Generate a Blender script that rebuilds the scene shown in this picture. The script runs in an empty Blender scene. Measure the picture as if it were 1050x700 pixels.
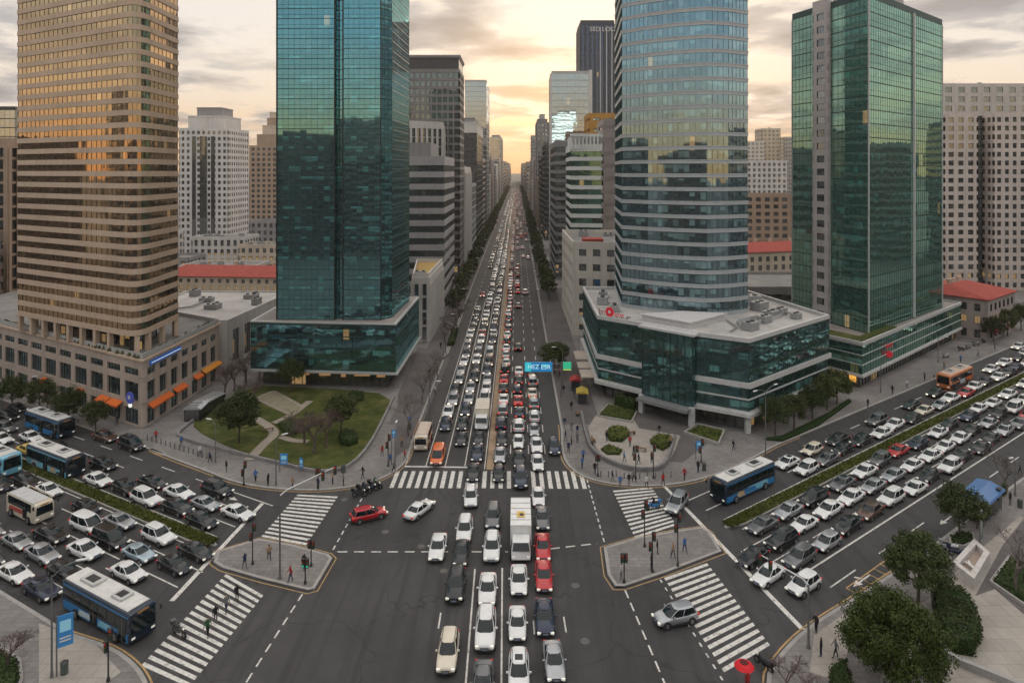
import bpy, bmesh, math, random
from mathutils import Vector, Matrix, noise as mnoise
R = math.radians
rnd = random.Random(7)
SC = bpy.context.scene
COL = SC.collection

# ------------------------------------------------------------------ camera
CAM_H = 42.0
F = 670.0                                   # focal length in pixels of the 1050 px wide photo
cam_d = bpy.data.cameras.new("camera"); cam = bpy.data.objects.new("camera", cam_d); COL.objects.link(cam)
cam.location = (0, 0, CAM_H); cam.rotation_euler = (R(90), 0, 0)
cam_d.sensor_width = 36; cam_d.lens = 36 * F / 1050
cam_d.shift_x = -5 / 1050; cam_d.shift_y = -175 / 1050
cam_d.clip_start = .5; cam_d.clip_end = 12000
SC.camera = cam

# ------------------------------------------------------------------ world, sun, exposure
SUN_EL, SUN_AZ = R(9), R(8)                 # a low sun behind cloud over the far end of the avenue
w = bpy.data.worlds.new("World"); SC.world = w; w.use_nodes = True
nt = w.node_tree; nt.nodes.clear()
def N(t, **k):
    n = nt.nodes.new(t)
    for a, b in k.items():
        if a.startswith('i_'):
            n.inputs[int(a[2:]) if a[2:].isdigit() else a[2:]].default_value = b
        else: setattr(n, a, b)
    return n
def Lk(a, b): nt.links.new(a, b)
def M_(op, a, b=None, clamp=False):
    n = N('ShaderNodeMath', operation=op); n.use_clamp = clamp
    for i, v in enumerate((a, b)):
        if v is None: continue
        if isinstance(v, (int, float)): n.inputs[i].default_value = v
        else: Lk(v, n.inputs[i])
    return n.outputs[0]
def ramp(fac, stops, interp='LINEAR'):
    n = N('ShaderNodeValToRGB'); n.color_ramp.interpolation = interp
    el = n.color_ramp.elements
    el[0].position, el[0].color = stops[0][0], (*stops[0][1], 1)
    el[1].position, el[1].color = stops[1][0], (*stops[1][1], 1)
    for p, c in stops[2:]:
        e = el.new(p); e.color = (*c, 1)
    Lk(fac, n.inputs[0]); return n.outputs[0]
def mixc(fac, a, b, mode='MIX'):
    n = N('ShaderNodeMix', data_type='RGBA', blend_type=mode)
    if isinstance(fac, (int, float)): n.inputs[0].default_value = fac
    else: Lk(fac, n.inputs[0])
    for i, v in ((6, a), (7, b)):
        if isinstance(v, tuple): n.inputs[i].default_value = (*v, 1)
        else: Lk(v, n.inputs[i])
    return n.outputs[2]
tc = N('ShaderNodeTexCoord'); sep = N('ShaderNodeSeparateXYZ'); Lk(tc.outputs['Generated'], sep.inputs[0])
sx, sy, sz = sep.outputs
sky = N('ShaderNodeTexSky', sky_type='NISHITA'); sky.sun_disc = False
sky.sun_elevation = SUN_EL; sky.sun_rotation = SUN_AZ; sky.air_density = 1.4; sky.dust_density = 3.5
zc = M_('MAXIMUM', sz, 0.0)
# clear air between the clouds
front = M_('ADD', M_('MULTIPLY', sy, .5), .5, True)
air_f = ramp(zc, [(0, (.95, .58, .30)), (.05, (1.0, .70, .44)), (.10, (1.02, .85, .68)), (.18, (1.02, .93, .84)), (.34, (.95, .92, .90)), (.6, (1.55, 1.48, 1.42)), (1, (1.9, 1.82, 1.75))])
air_b = ramp(zc, [(0, (1.35, .70, .26)), (.06, (1.5, .98, .48)), (.12, (1.15, 1.12, .92)), (.20, (.72, .98, 1.10)), (.34, (.62, .76, .86)), (.6, (1.5, 1.46, 1.42)), (1, (1.9, 1.82, 1.75))])
air = mixc(ramp(front, [(0.25, (0, 0, 0)), (.75, (1, 1, 1))]), air_b, air_f)
# brighter towards the hidden sun
dv = N('ShaderNodeVectorMath', operation='DOT_PRODUCT'); Lk(tc.outputs['Generated'], dv.inputs[0])
dv.inputs[1].default_value = (math.sin(R(0)) * math.cos(R(3)), math.cos(R(0)) * math.cos(R(3)), math.sin(R(3)))
glow = M_('POWER', M_('MAXIMUM', dv.outputs['Value'], 0), 110)
# cloud deck in perspective
den = M_('ADD', zc, .10)
cb = N('ShaderNodeCombineXYZ'); Lk(M_('DIVIDE', sx, den), cb.inputs[0]); Lk(M_('DIVIDE', sy, den), cb.inputs[1]); cb.inputs[2].default_value = 3.3
no1 = N('ShaderNodeTexNoise'); no1.inputs['Scale'].default_value = .95; no1.inputs['Detail'].default_value = 7; no1.inputs['Roughness'].default_value = .55
Lk(cb.outputs[0], no1.inputs['Vector'])
cov = ramp(no1.outputs[0], [(.41, (0, 0, 0)), (.53, (1, 1, 1))])
no2 = N('ShaderNodeTexNoise'); no2.inputs['Scale'].default_value = 2.1; no2.inputs['Detail'].default_value = 6
Lk(cb.outputs[0], no2.inputs['Vector'])
ccol = ramp(no2.outputs[0], [(.38, (.36, .345, .36)), (.50, (.56, .53, .53)), (.58, (1.0, .90, .80))])
ccol = mixc(ramp(zc, [(.01, (1, 1, 1)), (.075, (0, 0, 0))]), ccol, (.93, .66, .43))
ccol = mixc(ramp(zc, [(.32, (0, 0, 0)), (.6, (1, 1, 1))]), ccol, (1.3, 1.24, 1.2))
covf = M_('MULTIPLY', cov, ramp(zc, [(.01, (.3,) * 3), (.06, (1,) * 3)]))
covf = M_('MULTIPLY', covf, M_('ADD', M_('MULTIPLY', front, .75), .25))
skyc = mixc(covf, air, ccol)
gl = N('ShaderNodeVectorMath', operation='SCALE'); gl.inputs[0].default_value = (.42, .20, .03); Lk(glow, gl.inputs['Scale'])
skyc = mixc(1.0, skyc, gl.outputs[0], 'ADD')
sc_ = N('ShaderNodeVectorMath', operation='SCALE'); Lk(skyc, sc_.inputs[0]); sc_.inputs['Scale'].default_value = 9.0
tot = mixc(.08, sc_.outputs[0], sky.outputs[0])
bg = N('ShaderNodeBackground'); Lk(tot, bg.inputs[0]); bg.inputs[1].default_value = .10
wo = N('ShaderNodeOutputWorld'); Lk(bg.outputs[0], wo.inputs[0])

sd = bpy.data.lights.new("sun", 'SUN'); sun = bpy.data.objects.new("sun", sd); COL.objects.link(sun)
sd.energy = 1.0; sd.angle = R(14); sd.color = (1, .80, .60)
dirv = Vector((math.sin(SUN_AZ) * math.cos(SUN_EL), math.cos(SUN_AZ) * math.cos(SUN_EL), math.sin(SUN_EL)))
sun.rotation_euler = dirv.to_track_quat('Z', 'Y').to_euler(); sun.location = (0, 0, 200)
SC.view_settings.view_transform = 'Standard'; SC.view_settings.look = 'None'
SC.view_settings.exposure = 0.10; SC.view_settings.gamma = 1
SC.cycles.max_bounces = 5; SC.cycles.diffuse_bounces = 3; SC.cycles.glossy_bounces = 3
SC.cycles.transmission_bounces = 2; SC.cycles.volume_bounces = 0; SC.cycles.transparent_max_bounces = 4
SC.cycles.use_denoising = True; SC.cycles.use_adaptive_sampling = True; SC.cycles.adaptive_threshold = .025; SC.cycles.caustics_reflective = False; SC.cycles.caustics_refractive = False

# ------------------------------------------------------------------ placing helpers
def G(px, py, z=0.0):
    """ground (or height z) position seen at a photo pixel"""
    d = F * (CAM_H - z) / (py - 175.0)
    return Vector(((px - 530.0) * d / F, d, z))
def TOP(py, d): return CAM_H - (py - 175.0) * d / F
def XD(px, d): return (px - 530.0) * d / F

# ------------------------------------------------------------------ materials
MATS = {}
def new_mat(name):
    m = bpy.data.materials.new(name); m.use_nodes = True; m.node_tree.nodes.clear(); return m
class NB:
    """tiny node builder"""
    def __init__(s, m): s.t = m.node_tree
    def n(s, t, **k):
        x = s.t.nodes.new(t)
        for a, b in k.items(): setattr(x, a, b)
        return x
    def l(s, a, b): s.t.links.new(a, b)
    def val(s, sock, v):
        if isinstance(v, (int, float)): sock.default_value = v
        elif isinstance(v, tuple): sock.default_value = (*v, 1) if len(v) == 3 and len(sock.default_value) == 4 else v
        else: s.l(v, sock)
    def m(s, op, a, b=None, clamp=False):
        x = s.n('ShaderNodeMath', operation=op); x.use_clamp = clamp
        s.val(x.inputs[0], a)
        if b is not None: s.val(x.inputs[1], b)
        return x.outputs[0]
    def mix(s, f, a, b, mode='MIX'):
        x = s.n('ShaderNodeMix', data_type='RGBA', blend_type=mode)
        s.val(x.inputs[0], f); s.val(x.inputs[6], a); s.val(x.inputs[7], b); return x.outputs[2]
    def noise(s, vec, scale, detail=3, rough=.5):
        x = s.n('ShaderNodeTexNoise'); x.inputs['Scale'].default_value = scale; x.inputs['Detail'].default_value = detail
        x.inputs['Roughness'].default_value = rough
        if vec is not None: s.l(vec, x.inputs['Vector'])
        return x.outputs[0]
    def ramp(s, f, stops):
        x = s.n('ShaderNodeValToRGB'); el = x.color_ramp.elements
        for i, (p, c) in enumerate(stops):
            c = (c, c, c) if isinstance(c, (int, float)) else c
            e = el[i] if i < 2 else el.new(p)
            e.position = p; e.color = (*c, 1)
        s.l(f, x.inputs[0]); return x.outputs[0]
    def scalev(s, v, sc):
        x = s.n('ShaderNodeMapping'); x.inputs['Scale'].default_value = sc; s.l(v, x.inputs[0]); return x.outputs[0]
    def out(s, sh): o = s.n('ShaderNodeOutputMaterial'); s.l(sh, o.inputs[0])
    def princ(s, col, rough=.7, metal=0., **k):
        x = s.n('ShaderNodeBsdfPrincipled')
        s.val(x.inputs['Base Color'], col); s.val(x.inputs['Roughness'], rough); s.val(x.inputs['Metallic'], metal)
        for a, b in k.items(): s.val(x.inputs[a.replace('_', ' ')], b)
        return x
def rough_mat(name, col, rough=.8, var=.25, scale=.35, streak=0., bump=0., spec=.3, tile=None):
    """stone / concrete / paint with large stains, fine grain and optional rain streaks"""
    if name in MATS: return MATS[name]
    m = new_mat(name); b = NB(m)
    pos = b.n('ShaderNodeNewGeometry').outputs['Position']
    a = b.noise(pos, scale, 5, .6); c = b.noise(pos, scale * 9, 3)
    f = b.m('ADD', b.m('MULTIPLY', a, .7), b.m('MULTIPLY', c, .3))
    lo = tuple(x * (1 - var) for x in col); hi = tuple(min(1, x * (1 + var)) for x in col)
    cc = b.ramp(f, [(.32, lo), (.68, hi)])
    if streak:
        st = b.noise(b.scalev(pos, (1.6, 1.6, .05)), 1.0, 4)
        cc = b.mix(b.ramp(st, [(.5, 0.), (.75, streak)]), cc, tuple(x * .45 for x in col))
    if tile:
        br = b.n('ShaderNodeTexBrick'); b.l(b.scalev(pos, (1, 1, 1)), br.inputs['Vector'])
        br.inputs['Scale'].default_value = 1; br.inputs['Brick Width'].default_value = tile[0]; br.inputs['Row Height'].default_value = tile[1]
        br.inputs['Mortar Size'].default_value = .02; br.offset = .5
        br.inputs['Color1'].default_value = (1, 1, 1, 1); br.inputs['Color2'].default_value = (.86, .86, .86, 1); br.inputs['Mortar'].default_value = (.55, .55, .55, 1)
        cc = b.mix(1.0, cc, br.outputs[0], 'MULTIPLY')
    p = b.princ(cc, rough); p.inputs['Specular IOR Level'].default_value = spec
    if bump:
        bm = b.n('ShaderNodeBump'); bm.inputs['Strength'].default_value = bump; bm.inputs['Distance'].default_value = .05
        b.l(c, bm.inputs['Height']); b.l(bm.outputs[0], p.inputs['Normal'])
    b.out(p.outputs[0]); MATS[name] = m; return m
def paint_mat(name, col, rough=.28, metal=0., coat=.5, dirt=.15):
    if name in MATS: return MATS[name]
    m = new_mat(name); b = NB(m)
    pos = b.n('ShaderNodeNewGeometry').outputs['Position']
    f = b.noise(pos, 1.3, 4)
    cc = b.mix(b.ramp(f, [(.45, 0.), (.75, dirt)]), col, (.12, .11, .10))
    p = b.princ(cc, rough, metal); p.inputs['Coat Weight'].default_value = coat; p.inputs['Coat Roughness'].default_value = .12
    b.out(p.outputs[0]); MATS[name] = m; return m
def emit_mat(name, col, strength):
    if name in MATS: return MATS[name]
    m = new_mat(name); b = NB(m)
    p = b.princ(col, .4); p.inputs['Emission Color'].default_value = (*col, 1); p.inputs['Emission Strength'].default_value = strength
    b.out(p.outputs[0]); MATS[name] = m; return m
def glass_mat(name, tint, inner, blind, pw=1.3, pitch=2.6, refl=.35, tilt=.012, blinds=.35, lit=.02, seed=0., litcol=(1., .62, .25), z0=0.):
    """coated facade glass: mirror layer over rooms with blinds, each pane tilted a little"""
    if name in MATS: return MATS[name]
    m = new_mat(name); b = NB(m)
    uv = b.n('ShaderNodeUVMap').outputs[0]; su = b.n('ShaderNodeSeparateXYZ'); b.l(uv, su.inputs[0])
    geo = b.n('ShaderNodeNewGeometry'); sp = b.n('ShaderNodeSeparateXYZ'); b.l(geo.outputs['Position'], sp.inputs[0])
    pu = b.m('FLOOR', b.m('DIVIDE', su.outputs[0], pw)); zf = b.m('DIVIDE', b.m('SUBTRACT', sp.outputs[2], z0), pitch); pv = b.m('FLOOR', zf)
    cv = b.n('ShaderNodeCombineXYZ'); b.l(pu, cv.inputs[0]); b.l(pv, cv.inputs[1]); cv.inputs[2].default_value = seed
    wn = b.n('ShaderNodeTexWhiteNoise'); b.l(cv.outputs[0], wn.inputs['Vector'])
    sw = b.n('ShaderNodeSeparateXYZ'); b.l(wn.outputs['Color'], sw.inputs[0])
    # blinds hang to a different height in each pane
    cv2 = b.n('ShaderNodeCombineXYZ'); b.l(b.m('FLOOR', b.m('DIVIDE', su.outputs[0], pw * 4)), cv2.inputs[0]); b.l(pv, cv2.inputs[1]); cv2.inputs[2].default_value = seed + 5
    wn2 = b.n('ShaderNodeTexWhiteNoise'); b.l(cv2.outputs[0], wn2.inputs['Vector'])
    fr = b.m('FRACT', zf)
    hang = b.m('MULTIPLY', b.m('GREATER_THAN', fr, b.m('ADD', b.m('MULTIPLY', sw.outputs[1], .45), .38)), b.m('LESS_THAN', fr, .97))
    has = b.m('LESS_THAN', b.m('ADD', b.m('MULTIPLY', wn.outputs['Value'], .6), b.m('MULTIPLY', wn2.outputs['Value'], .4)), blinds)
    bl = b.m('MULTIPLY', hang, has)
    rooms = b.noise(b.scalev(geo.outputs['Position'], (1, 1, 1.4)), .9, 4, .7)
    ic = b.mix(b.ramp(rooms, [(.40, 0.), (.72, .8)]), inner, tuple(x * 3 + .01 for x in inner))
    bc = b.mix(sw.outputs[2], tuple(x * .35 for x in blind), tuple(x * .85 for x in blind))
    cc = b.mix(bl, ic, bc)
    inn = b.princ(cc, .6)
    litm = b.m('MULTIPLY', b.m('GREATER_THAN', sw.outputs[0], 1 - lit), b.m('GREATER_THAN', wn2.outputs['Value'], .35))
    inn.inputs['Emission Color'].default_value = (*litcol, 1)
    b.l(b.m('MULTIPLY', litm, .30), inn.inputs['Emission Strength'])
    vs = b.n('ShaderNodeVectorMath', operation='SUBTRACT'); b.l(wn.outputs['Color'], vs.inputs[0]); vs.inputs[1].default_value = (.5, .5, .5)
    vm = b.n('ShaderNodeVectorMath', operation='SCALE'); b.l(vs.outputs[0], vm.inputs[0]); vm.inputs['Scale'].default_value = tilt * .75
    va = b.n('ShaderNodeVectorMath', operation='ADD'); b.l(geo.outputs['Normal'], va.inputs[0]); b.l(vm.outputs[0], va.inputs[1])
    wv = b.n('ShaderNodeTexNoise'); wv.inputs['Scale'].default_value = .10; wv.inputs['Detail'].default_value = 2; b.l(geo.outputs['Position'], wv.inputs['Vector'])
    ws = b.n('ShaderNodeVectorMath', operation='SUBTRACT'); b.l(wv.outputs['Color'], ws.inputs[0]); ws.inputs[1].default_value = (.5, .5, .5)
    wsc = b.n('ShaderNodeVectorMath', operation='SCALE'); b.l(ws.outputs[0], wsc.inputs[0]); wsc.inputs['Scale'].default_value = tilt * .5
    vb = b.n('ShaderNodeVectorMath', operation='ADD'); b.l(va.outputs[0], vb.inputs[0]); b.l(wsc.outputs[0], vb.inputs[1])
    nn = b.n('ShaderNodeVectorMath', operation='NORMALIZE'); b.l(vb.outputs[0], nn.inputs[0])
    gl = b.n('ShaderNodeBsdfGlossy'); gl.inputs['Roughness'].default_value = .03; gl.inputs['Color'].default_value = (*tint, 1); b.l(nn.outputs[0], gl.inputs['Normal'])
    lw = b.n('ShaderNodeLayerWeight'); lw.inputs[0].default_value = .25
    fac = b.m('ADD', b.m('MULTIPLY', lw.outputs['Facing'], 1 - refl), refl, True)
    mx = b.n('ShaderNodeMixShader'); b.l(fac, mx.inputs[0]); b.l(inn.outputs[0], mx.inputs[1]); b.l(gl.outputs[0], mx.inputs[2])
    b.out(mx.outputs[0]); MATS[name] = m; return m
def leaf_mat(name, c1, c2):
    if name in MATS: return MATS[name]
    m = new_mat(name); b = NB(m)
    geo = b.n('ShaderNodeNewGeometry'); oi = b.n('ShaderNodeObjectInfo')
    f = b.noise(geo.outputs['Position'], .9, 4, .6)
    f2 = b.m('ADD', b.m('MULTIPLY', geo.outputs['Random Per Island'], .28), b.m('MULTIPLY', f, .78))
    cc = b.ramp(f2, [(.25, c1), (.85, c2)])
    hs = b.n('ShaderNodeHueSaturation'); b.l(cc, hs.inputs['Color']); b.l(b.m('ADD', b.m('MULTIPLY', oi.outputs['Random'], .5), .75), hs.inputs['Value'])
    p = b.princ(hs.outputs[0], .6); p.inputs['Specular IOR Level'].default_value = .2
    b.out(p.outputs[0]); MATS[name] = m; return m

def asphalt_mat():
    m = new_mat('asphalt'); b = NB(m)
    pos = b.n('ShaderNodeNewGeometry').outputs['Position']
    big = b.noise(pos, .06, 5, .6); mid = b.noise(pos, .7, 4, .65); fine = b.noise(pos, 14, 2)
    f = b.m('ADD', b.m('MULTIPLY', big, .5), b.m('ADD', b.m('MULTIPLY', mid, .35), b.m('MULTIPLY', fine, .15)))
    cc = b.ramp(f, [(.38, (.030, .029, .030)), (.60, (.062, .060, .060))])
    # tyre-polished tracks and oil down the avenue direction
    tr = b.noise(b.scalev(pos, (1.1, .03, 1)), 1.0, 3)
    cc = b.mix(b.ramp(tr, [(.48, 0.), (.66, .65)]), cc, (.030, .029, .030))
    spot = b.noise(pos, 1.9, 2)
    cc = b.mix(b.ramp(spot, [(.70, 0.), (.78, .5)]), cc, (.028, .027, .027))
    vr = b.n('ShaderNodeTexVoronoi', feature='DISTANCE_TO_EDGE'); vr.inputs['Scale'].default_value = .09
    wob = b.n('ShaderNodeVectorMath', operation='ADD'); b.l(pos, wob.inputs[0])
    nz = b.n('ShaderNodeTexNoise'); nz.inputs['Scale'].default_value = .25; b.l(pos, nz.inputs['Vector'])
    nzs = b.n('ShaderNodeVectorMath', operation='SCALE'); b.l(nz.outputs['Color'], nzs.inputs[0]); nzs.inputs['Scale'].default_value = 6
    b.l(nzs.outputs[0], wob.inputs[1]); b.l(wob.outputs[0], vr.inputs['Vector'])
    cc = b.mix(b.ramp(vr.outputs['Distance'], [(.0, .8), (.010, 0.)]), cc, (.022, .021, .021))
    p = b.princ(cc, b.ramp(mid, [(.3, .62), (.7, .85)])); p.inputs['Specular IOR Level'].default_value = .35
    bm = b.n('ShaderNodeBump'); bm.inputs['Strength'].default_value = .25; bm.inputs['Distance'].default_value = .02
    b.l(fine, bm.inputs['Height']); b.l(bm.outputs[0], p.inputs['Normal'])
    b.out(p.outputs[0]); return m
def worn_paint(name, col, wear=.5):
    m = new_mat(name); b = NB(m)
    pos = b.n('ShaderNodeNewGeometry').outputs['Position']
    f = b.noise(pos, 2.2, 6, .7)
    cc = b.mix(b.ramp(f, [(.50, 0.), (.68, wear)]), col, (.07, .068, .068))
    p = b.princ(cc, .6); b.out(p.outputs[0]); return m
def grass_mat():
    m = new_mat('grass'); b = NB(m)
    pos = b.n('ShaderNodeNewGeometry').outputs['Position']
    f = b.m('ADD', b.m('MULTIPLY', b.noise(pos, .35, 5, .65), .6), b.m('MULTIPLY', b.noise(pos, 9, 3), .4))
    cc = b.ramp(f, [(.36, (.026, .038, .012)), (.50, (.066, .080, .020)), (.62, (.13, .115, .045))])
    p = b.princ(cc, .9); p.inputs['Specular IOR Level'].default_value = .1
    bm = b.n('ShaderNodeBump'); bm.inputs['Strength'].default_value = .8; bm.inputs['Distance'].default_value = .08
    b.l(b.noise(pos, 12, 3), bm.inputs['Height']); b.l(bm.outputs[0], p.inputs['Normal'])
    b.out(p.outputs[0]); return m
ASPH = asphalt_mat(); GRASS = grass_mat()
WHITE_P = worn_paint('white_road_paint', (.60, .58, .54), .75); YEL_P = worn_paint('yellow_road_paint', (.40, .25, .10), .85)
PAVE = rough_mat('pavement_slabs', (.205, .19, .18), .85, .32, .16, tile=(1.2, .6), bump=.2)
PAVE_D = rough_mat('pavement_dark', (.125, .113, .11), .85, .25, .15, tile=(.6, .3), bump=.2)
PAVE_L = rough_mat('plaza_pale', (.34, .31, .275), .8, .15, .2, tile=(1.5, 1.5))
KERB = rough_mat('kerb_stone', (.30, .285, .265), .8, .2, 1.)
CITYG = rough_mat('city_ground', (.10, .095, .09), .9, .3, .05)
METAL = paint_mat('pole_metal', (.20, .20, .205), .45, .5, 0, .3)
DARKM = paint_mat('dark_metal', (.035, .036, .04), .4, .3, .2, .1)
WHITEM = paint_mat('white_metal', (.62, .62, .61), .4, 0, .1, .15)
TYRE = rough_mat('tyre_rubber', (.02, .02, .021), .8, .2, 3)
RIM = paint_mat('wheel_rim', (.30, .30, .31), .35, .8, 0, .2)
def mk_carglass():
    m = new_mat('car_glass'); b = NB(m); p = b.princ((.006, .012, .015), .05); p.inputs['Specular IOR Level'].default_value = .42; b.out(p.outputs[0]); return m
CGLASS = mk_carglass()
HEADL = emit_mat('headlight_lens', (.80, .78, .70), .25); TAILL = emit_mat('tail_light_lens', (.55, .02, .015), .35)
HEADF = emit_mat('headlight_on', (1., .86, .66), 1.6); TAILF = emit_mat('tail_light_on', (.8, .07, .03), .8)
BARK = rough_mat('bark', (.075, .058, .045), .9, .35, 2.5, bump=.5)
BARKP = rough_mat('pale_bark', (.13, .105, .095), .9, .3, 2.5)
TWIG = rough_mat('twigs', (.105, .072, .066), .9, .3, 2.5)

# ------------------------------------------------------------------ mesh builder
class MB:
    def __init__(s): s.v = []; s.f = []; s.m = []; s.uv = []
    def face(s, pts, mi=0, uv=None):
        k = len(s.v); s.v += [tuple(p) for p in pts]; s.f.append(tuple(range(k, k + len(pts)))); s.m.append(mi)
        s.uv.append(uv or [(0, 0)] * len(pts))
    def raw(s, vs, fs, mi=0):
        k = len(s.v); s.v += [tuple(p) for p in vs]
        for f in fs:
            s.f.append(tuple(k + i for i in f)); s.m.append(mi); s.uv.append([(0, 0)] * len(f))
    def prism(s, poly, z0, z1, mi=0, top=None, bottom=True):
        n = len(poly); vs = [(p[0], p[1], z0) for p in poly] + [(p[0], p[1], z1) for p in poly]
        s.raw(vs, [(i, (i + 1) % n, n + (i + 1) % n, n + i) for i in range(n)], mi)
        k = len(s.v) - 2 * n
        s.f.append(tuple(k + n + i for i in range(n))); s.m.append(mi if top is None else top); s.uv.append([(0, 0)] * n)
        if bottom: s.f.append(tuple(k + i for i in reversed(range(n)))); s.m.append(mi); s.uv.append([(0, 0)] * n)
    def ring(s, poly, t, z0, z1, mi=0):
        """wall of thickness t just inside the outline"""
        q = inset(poly, t); n = len(poly)
        vs = [(p[0], p[1], z) for z in (z0, z1) for p in poly] + [(p[0], p[1], z) for z in (z0, z1) for p in q]
        fs = []
        for i in range(n):
            j = (i + 1) % n
            fs += [(i, j, n + j, n + i), (2 * n + j, 2 * n + i, 3 * n + i, 3 * n + j), (n + i, n + j, 3 * n + j, 3 * n + i), (j, i, 2 * n + i, 2 * n + j)]
        s.raw(vs, fs, mi)
    def skin_ring(s, poly, z0, z1, mi=0, edges=None, u0=0.):
        """glass skin around the outline with u in metres"""
        u = u0; n = len(poly)
        for i in range(n):
            a, b = poly[i], poly[(i + 1) % n]; L = math.hypot(b[0] - a[0], b[1] - a[1])
            if edges is None or i in edges:
                s.face([(a[0], a[1], z0), (b[0], b[1], z0), (b[0], b[1], z1), (a[0], a[1], z1)], mi, [(u, z0), (u + L, z0), (u + L, z1), (u, z1)])
            u += L
    def box(s, c, size, mi=0, rz=0., top=None, bev=0.):
        hx, hy, hz = (x / 2 for x in size); cs, sn = math.cos(rz), math.sin(rz)
        if bev: pts = [(-hx + bev, -hy), (hx - bev, -hy), (hx, -hy + bev), (hx, hy - bev), (hx - bev, hy), (-hx + bev, hy), (-hx, hy - bev), (-hx, -hy + bev)]
        else: pts = [(-hx, -hy), (hx, -hy), (hx, hy), (-hx, hy)]
        pl = [(c[0] + x * cs - y * sn, c[1] + x * sn + y * cs) for x, y in pts]
        s.prism(pl, c[2] - hz, c[2] + hz, mi, top)
    def tube(s, p0, p1, r0, r1=None, n=8, mi=0, caps=True):
        p0, p1 = Vector(p0), Vector(p1); r1 = r0 if r1 is None else r1
        d = (p1 - p0); 
        if d.length < 1e-6: return
        q = d.to_track_quat('Z', 'Y'); vs = []
        for p, r in ((p0, r0), (p1, r1)):
            for i in range(n):
                a = 2 * math.pi * i / n; vs.append(p + q @ Vector((r * math.cos(a), r * math.sin(a), 0)))
        fs = [(i, (i + 1) % n, n + (i + 1) % n, n + i) for i in range(n)]
        if caps: fs += [tuple(reversed(range(n))), tuple(range(n, 2 * n))]
        s.raw(vs, fs, mi)
    def path(s, pts, r, n=8, mi=0):
        for i in range(len(pts) - 1):
            ra = r[i] if isinstance(r, (list, tuple)) else r; rb = r[i + 1] if isinstance(r, (list, tuple)) else r
            s.tube(pts[i], pts[i + 1], ra, rb, n, mi)
    def loft(s, rings, mi=0, closed=True, caps=True):
        n = len(rings[0]); vs = [p for r in rings for p in r]; fs = []
        for k in range(len(rings) - 1):
            for i in range(n if closed else n - 1):
                j = (i + 1) % n; fs.append((k * n + i, k * n + j, (k + 1) * n + j, (k + 1) * n + i))
        if caps: fs += [tuple(reversed(range(n))), tuple(range((len(rings) - 1) * n, len(rings) * n))]
        s.raw(vs, fs, mi)
    def dome(s, c, rx, ry, rz, n=12, m=5, mi=0, full=False, jit=0.):
        rows = []; lo = -math.pi / 2 if full else 0
        for k in range(m + 1):
            e = lo + (math.pi / 2 - lo) * k / m
            rows.append([(c[0] + rx * math.cos(e) * math.cos(2 * math.pi * i / n) * (1 + jit * (rnd.random() - .5)), c[1] + ry * math.cos(e) * math.sin(2 * math.pi * i / n) * (1 + jit * (rnd.random() - .5)), c[2] + rz * math.sin(e) * (1 + jit * (rnd.random() - .5))) for i in range(n)])
        s.loft(rows, mi)
    def build(s, name, mats, parent=None, smooth=None, loc=None, origin=None):
        me = bpy.data.meshes.new(name)
        o_ = Vector(origin) if origin is not None else (Vector(parent.location) if parent is not None and parent.parent is None else Vector((0, 0, 0)))
        me.from_pydata([(x - o_[0], y - o_[1], z - o_[2]) for x, y, z in s.v], [], s.f)
        mats = mats if isinstance(mats, (list, tuple)) else [mats]
        for m in mats: me.materials.append(m)
        me.polygons.foreach_set('material_index', s.m)
        ul = me.uv_layers.new(name='UVMap'); flat = [c for f in s.uv for p in f for c in p]
        ul.data.foreach_set('uv', flat)
        if smooth is not None:
            me.polygons.foreach_set('use_smooth', [True] * len(s.f)); me.set_sharp_from_angle(angle=R(smooth))
        me.update()
        o = bpy.data.objects.new(name, me); COL.objects.link(o)
        if parent is not None: o.parent = parent
        if loc is not None: o.location = loc
        return o
def inset(poly, t):
    n = len(poly); out = []
    for i in range(n):
        p0, p1, p2 = (Vector(poly[(i + k) % n][:2]) for k in (-1, 0, 1))
        d1 = (p1 - p0).normalized(); d2 = (p2 - p1).normalized()
        n1 = Vector((-d1.y, d1.x)); n2 = Vector((-d2.y, d2.x))
        bis = (n1 + n2); k = t / max(.25, bis.dot(n1)) if bis.length > 1e-6 else t
        out.append(tuple(p1 + bis * k))
    return out
def ccw(poly):
    a = sum(poly[i][0] * poly[(i + 1) % len(poly)][1] - poly[(i + 1) % len(poly)][0] * poly[i][1] for i in range(len(poly)))
    return list(poly) if a > 0 else list(reversed(poly))
def tag(o, label=None, cat=None, group=None, kind=None):
    if label: o['label'] = label
    if cat: o['category'] = cat
    if group: o['group'] = group
    if kind: o['kind'] = kind
    return o
def thing(name, label, cat, loc=(0, 0, 0), rz=0., group=None):
    o = bpy.data.objects.new(name, None); COL.objects.link(o); o.location = loc; o.rotation_euler = (0, 0, rz)
    o.empty_display_size = .5
    return tag(o, label, cat, group)
def copy_tree(o, parent=None):
    c = o.copy(); COL.objects.link(c); c.parent = parent
    for ch in KIDS.get(o.name, ()): copy_tree(ch, c)
    return c
KIDS = {}
def note_kids(o):
    def rec(x):
        KIDS[x.name] = [c for c in COL.objects if c.parent == x]
        for c in KIDS[x.name]: rec(c)
    rec(o)
ORD = ['first', 'second', 'third', 'fourth', 'fifth', 'sixth', 'seventh', 'eighth', 'ninth', 'tenth', 'eleventh', 'twelfth', 'thirteenth', 'fourteenth', 'fifteenth', 'sixteenth', 'seventeenth', 'eighteenth', 'nineteenth', 'twentieth']
TENS = ['', '', 'twenty', 'thirty', 'forty', 'fifty', 'sixty', 'seventy', 'eighty']
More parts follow.
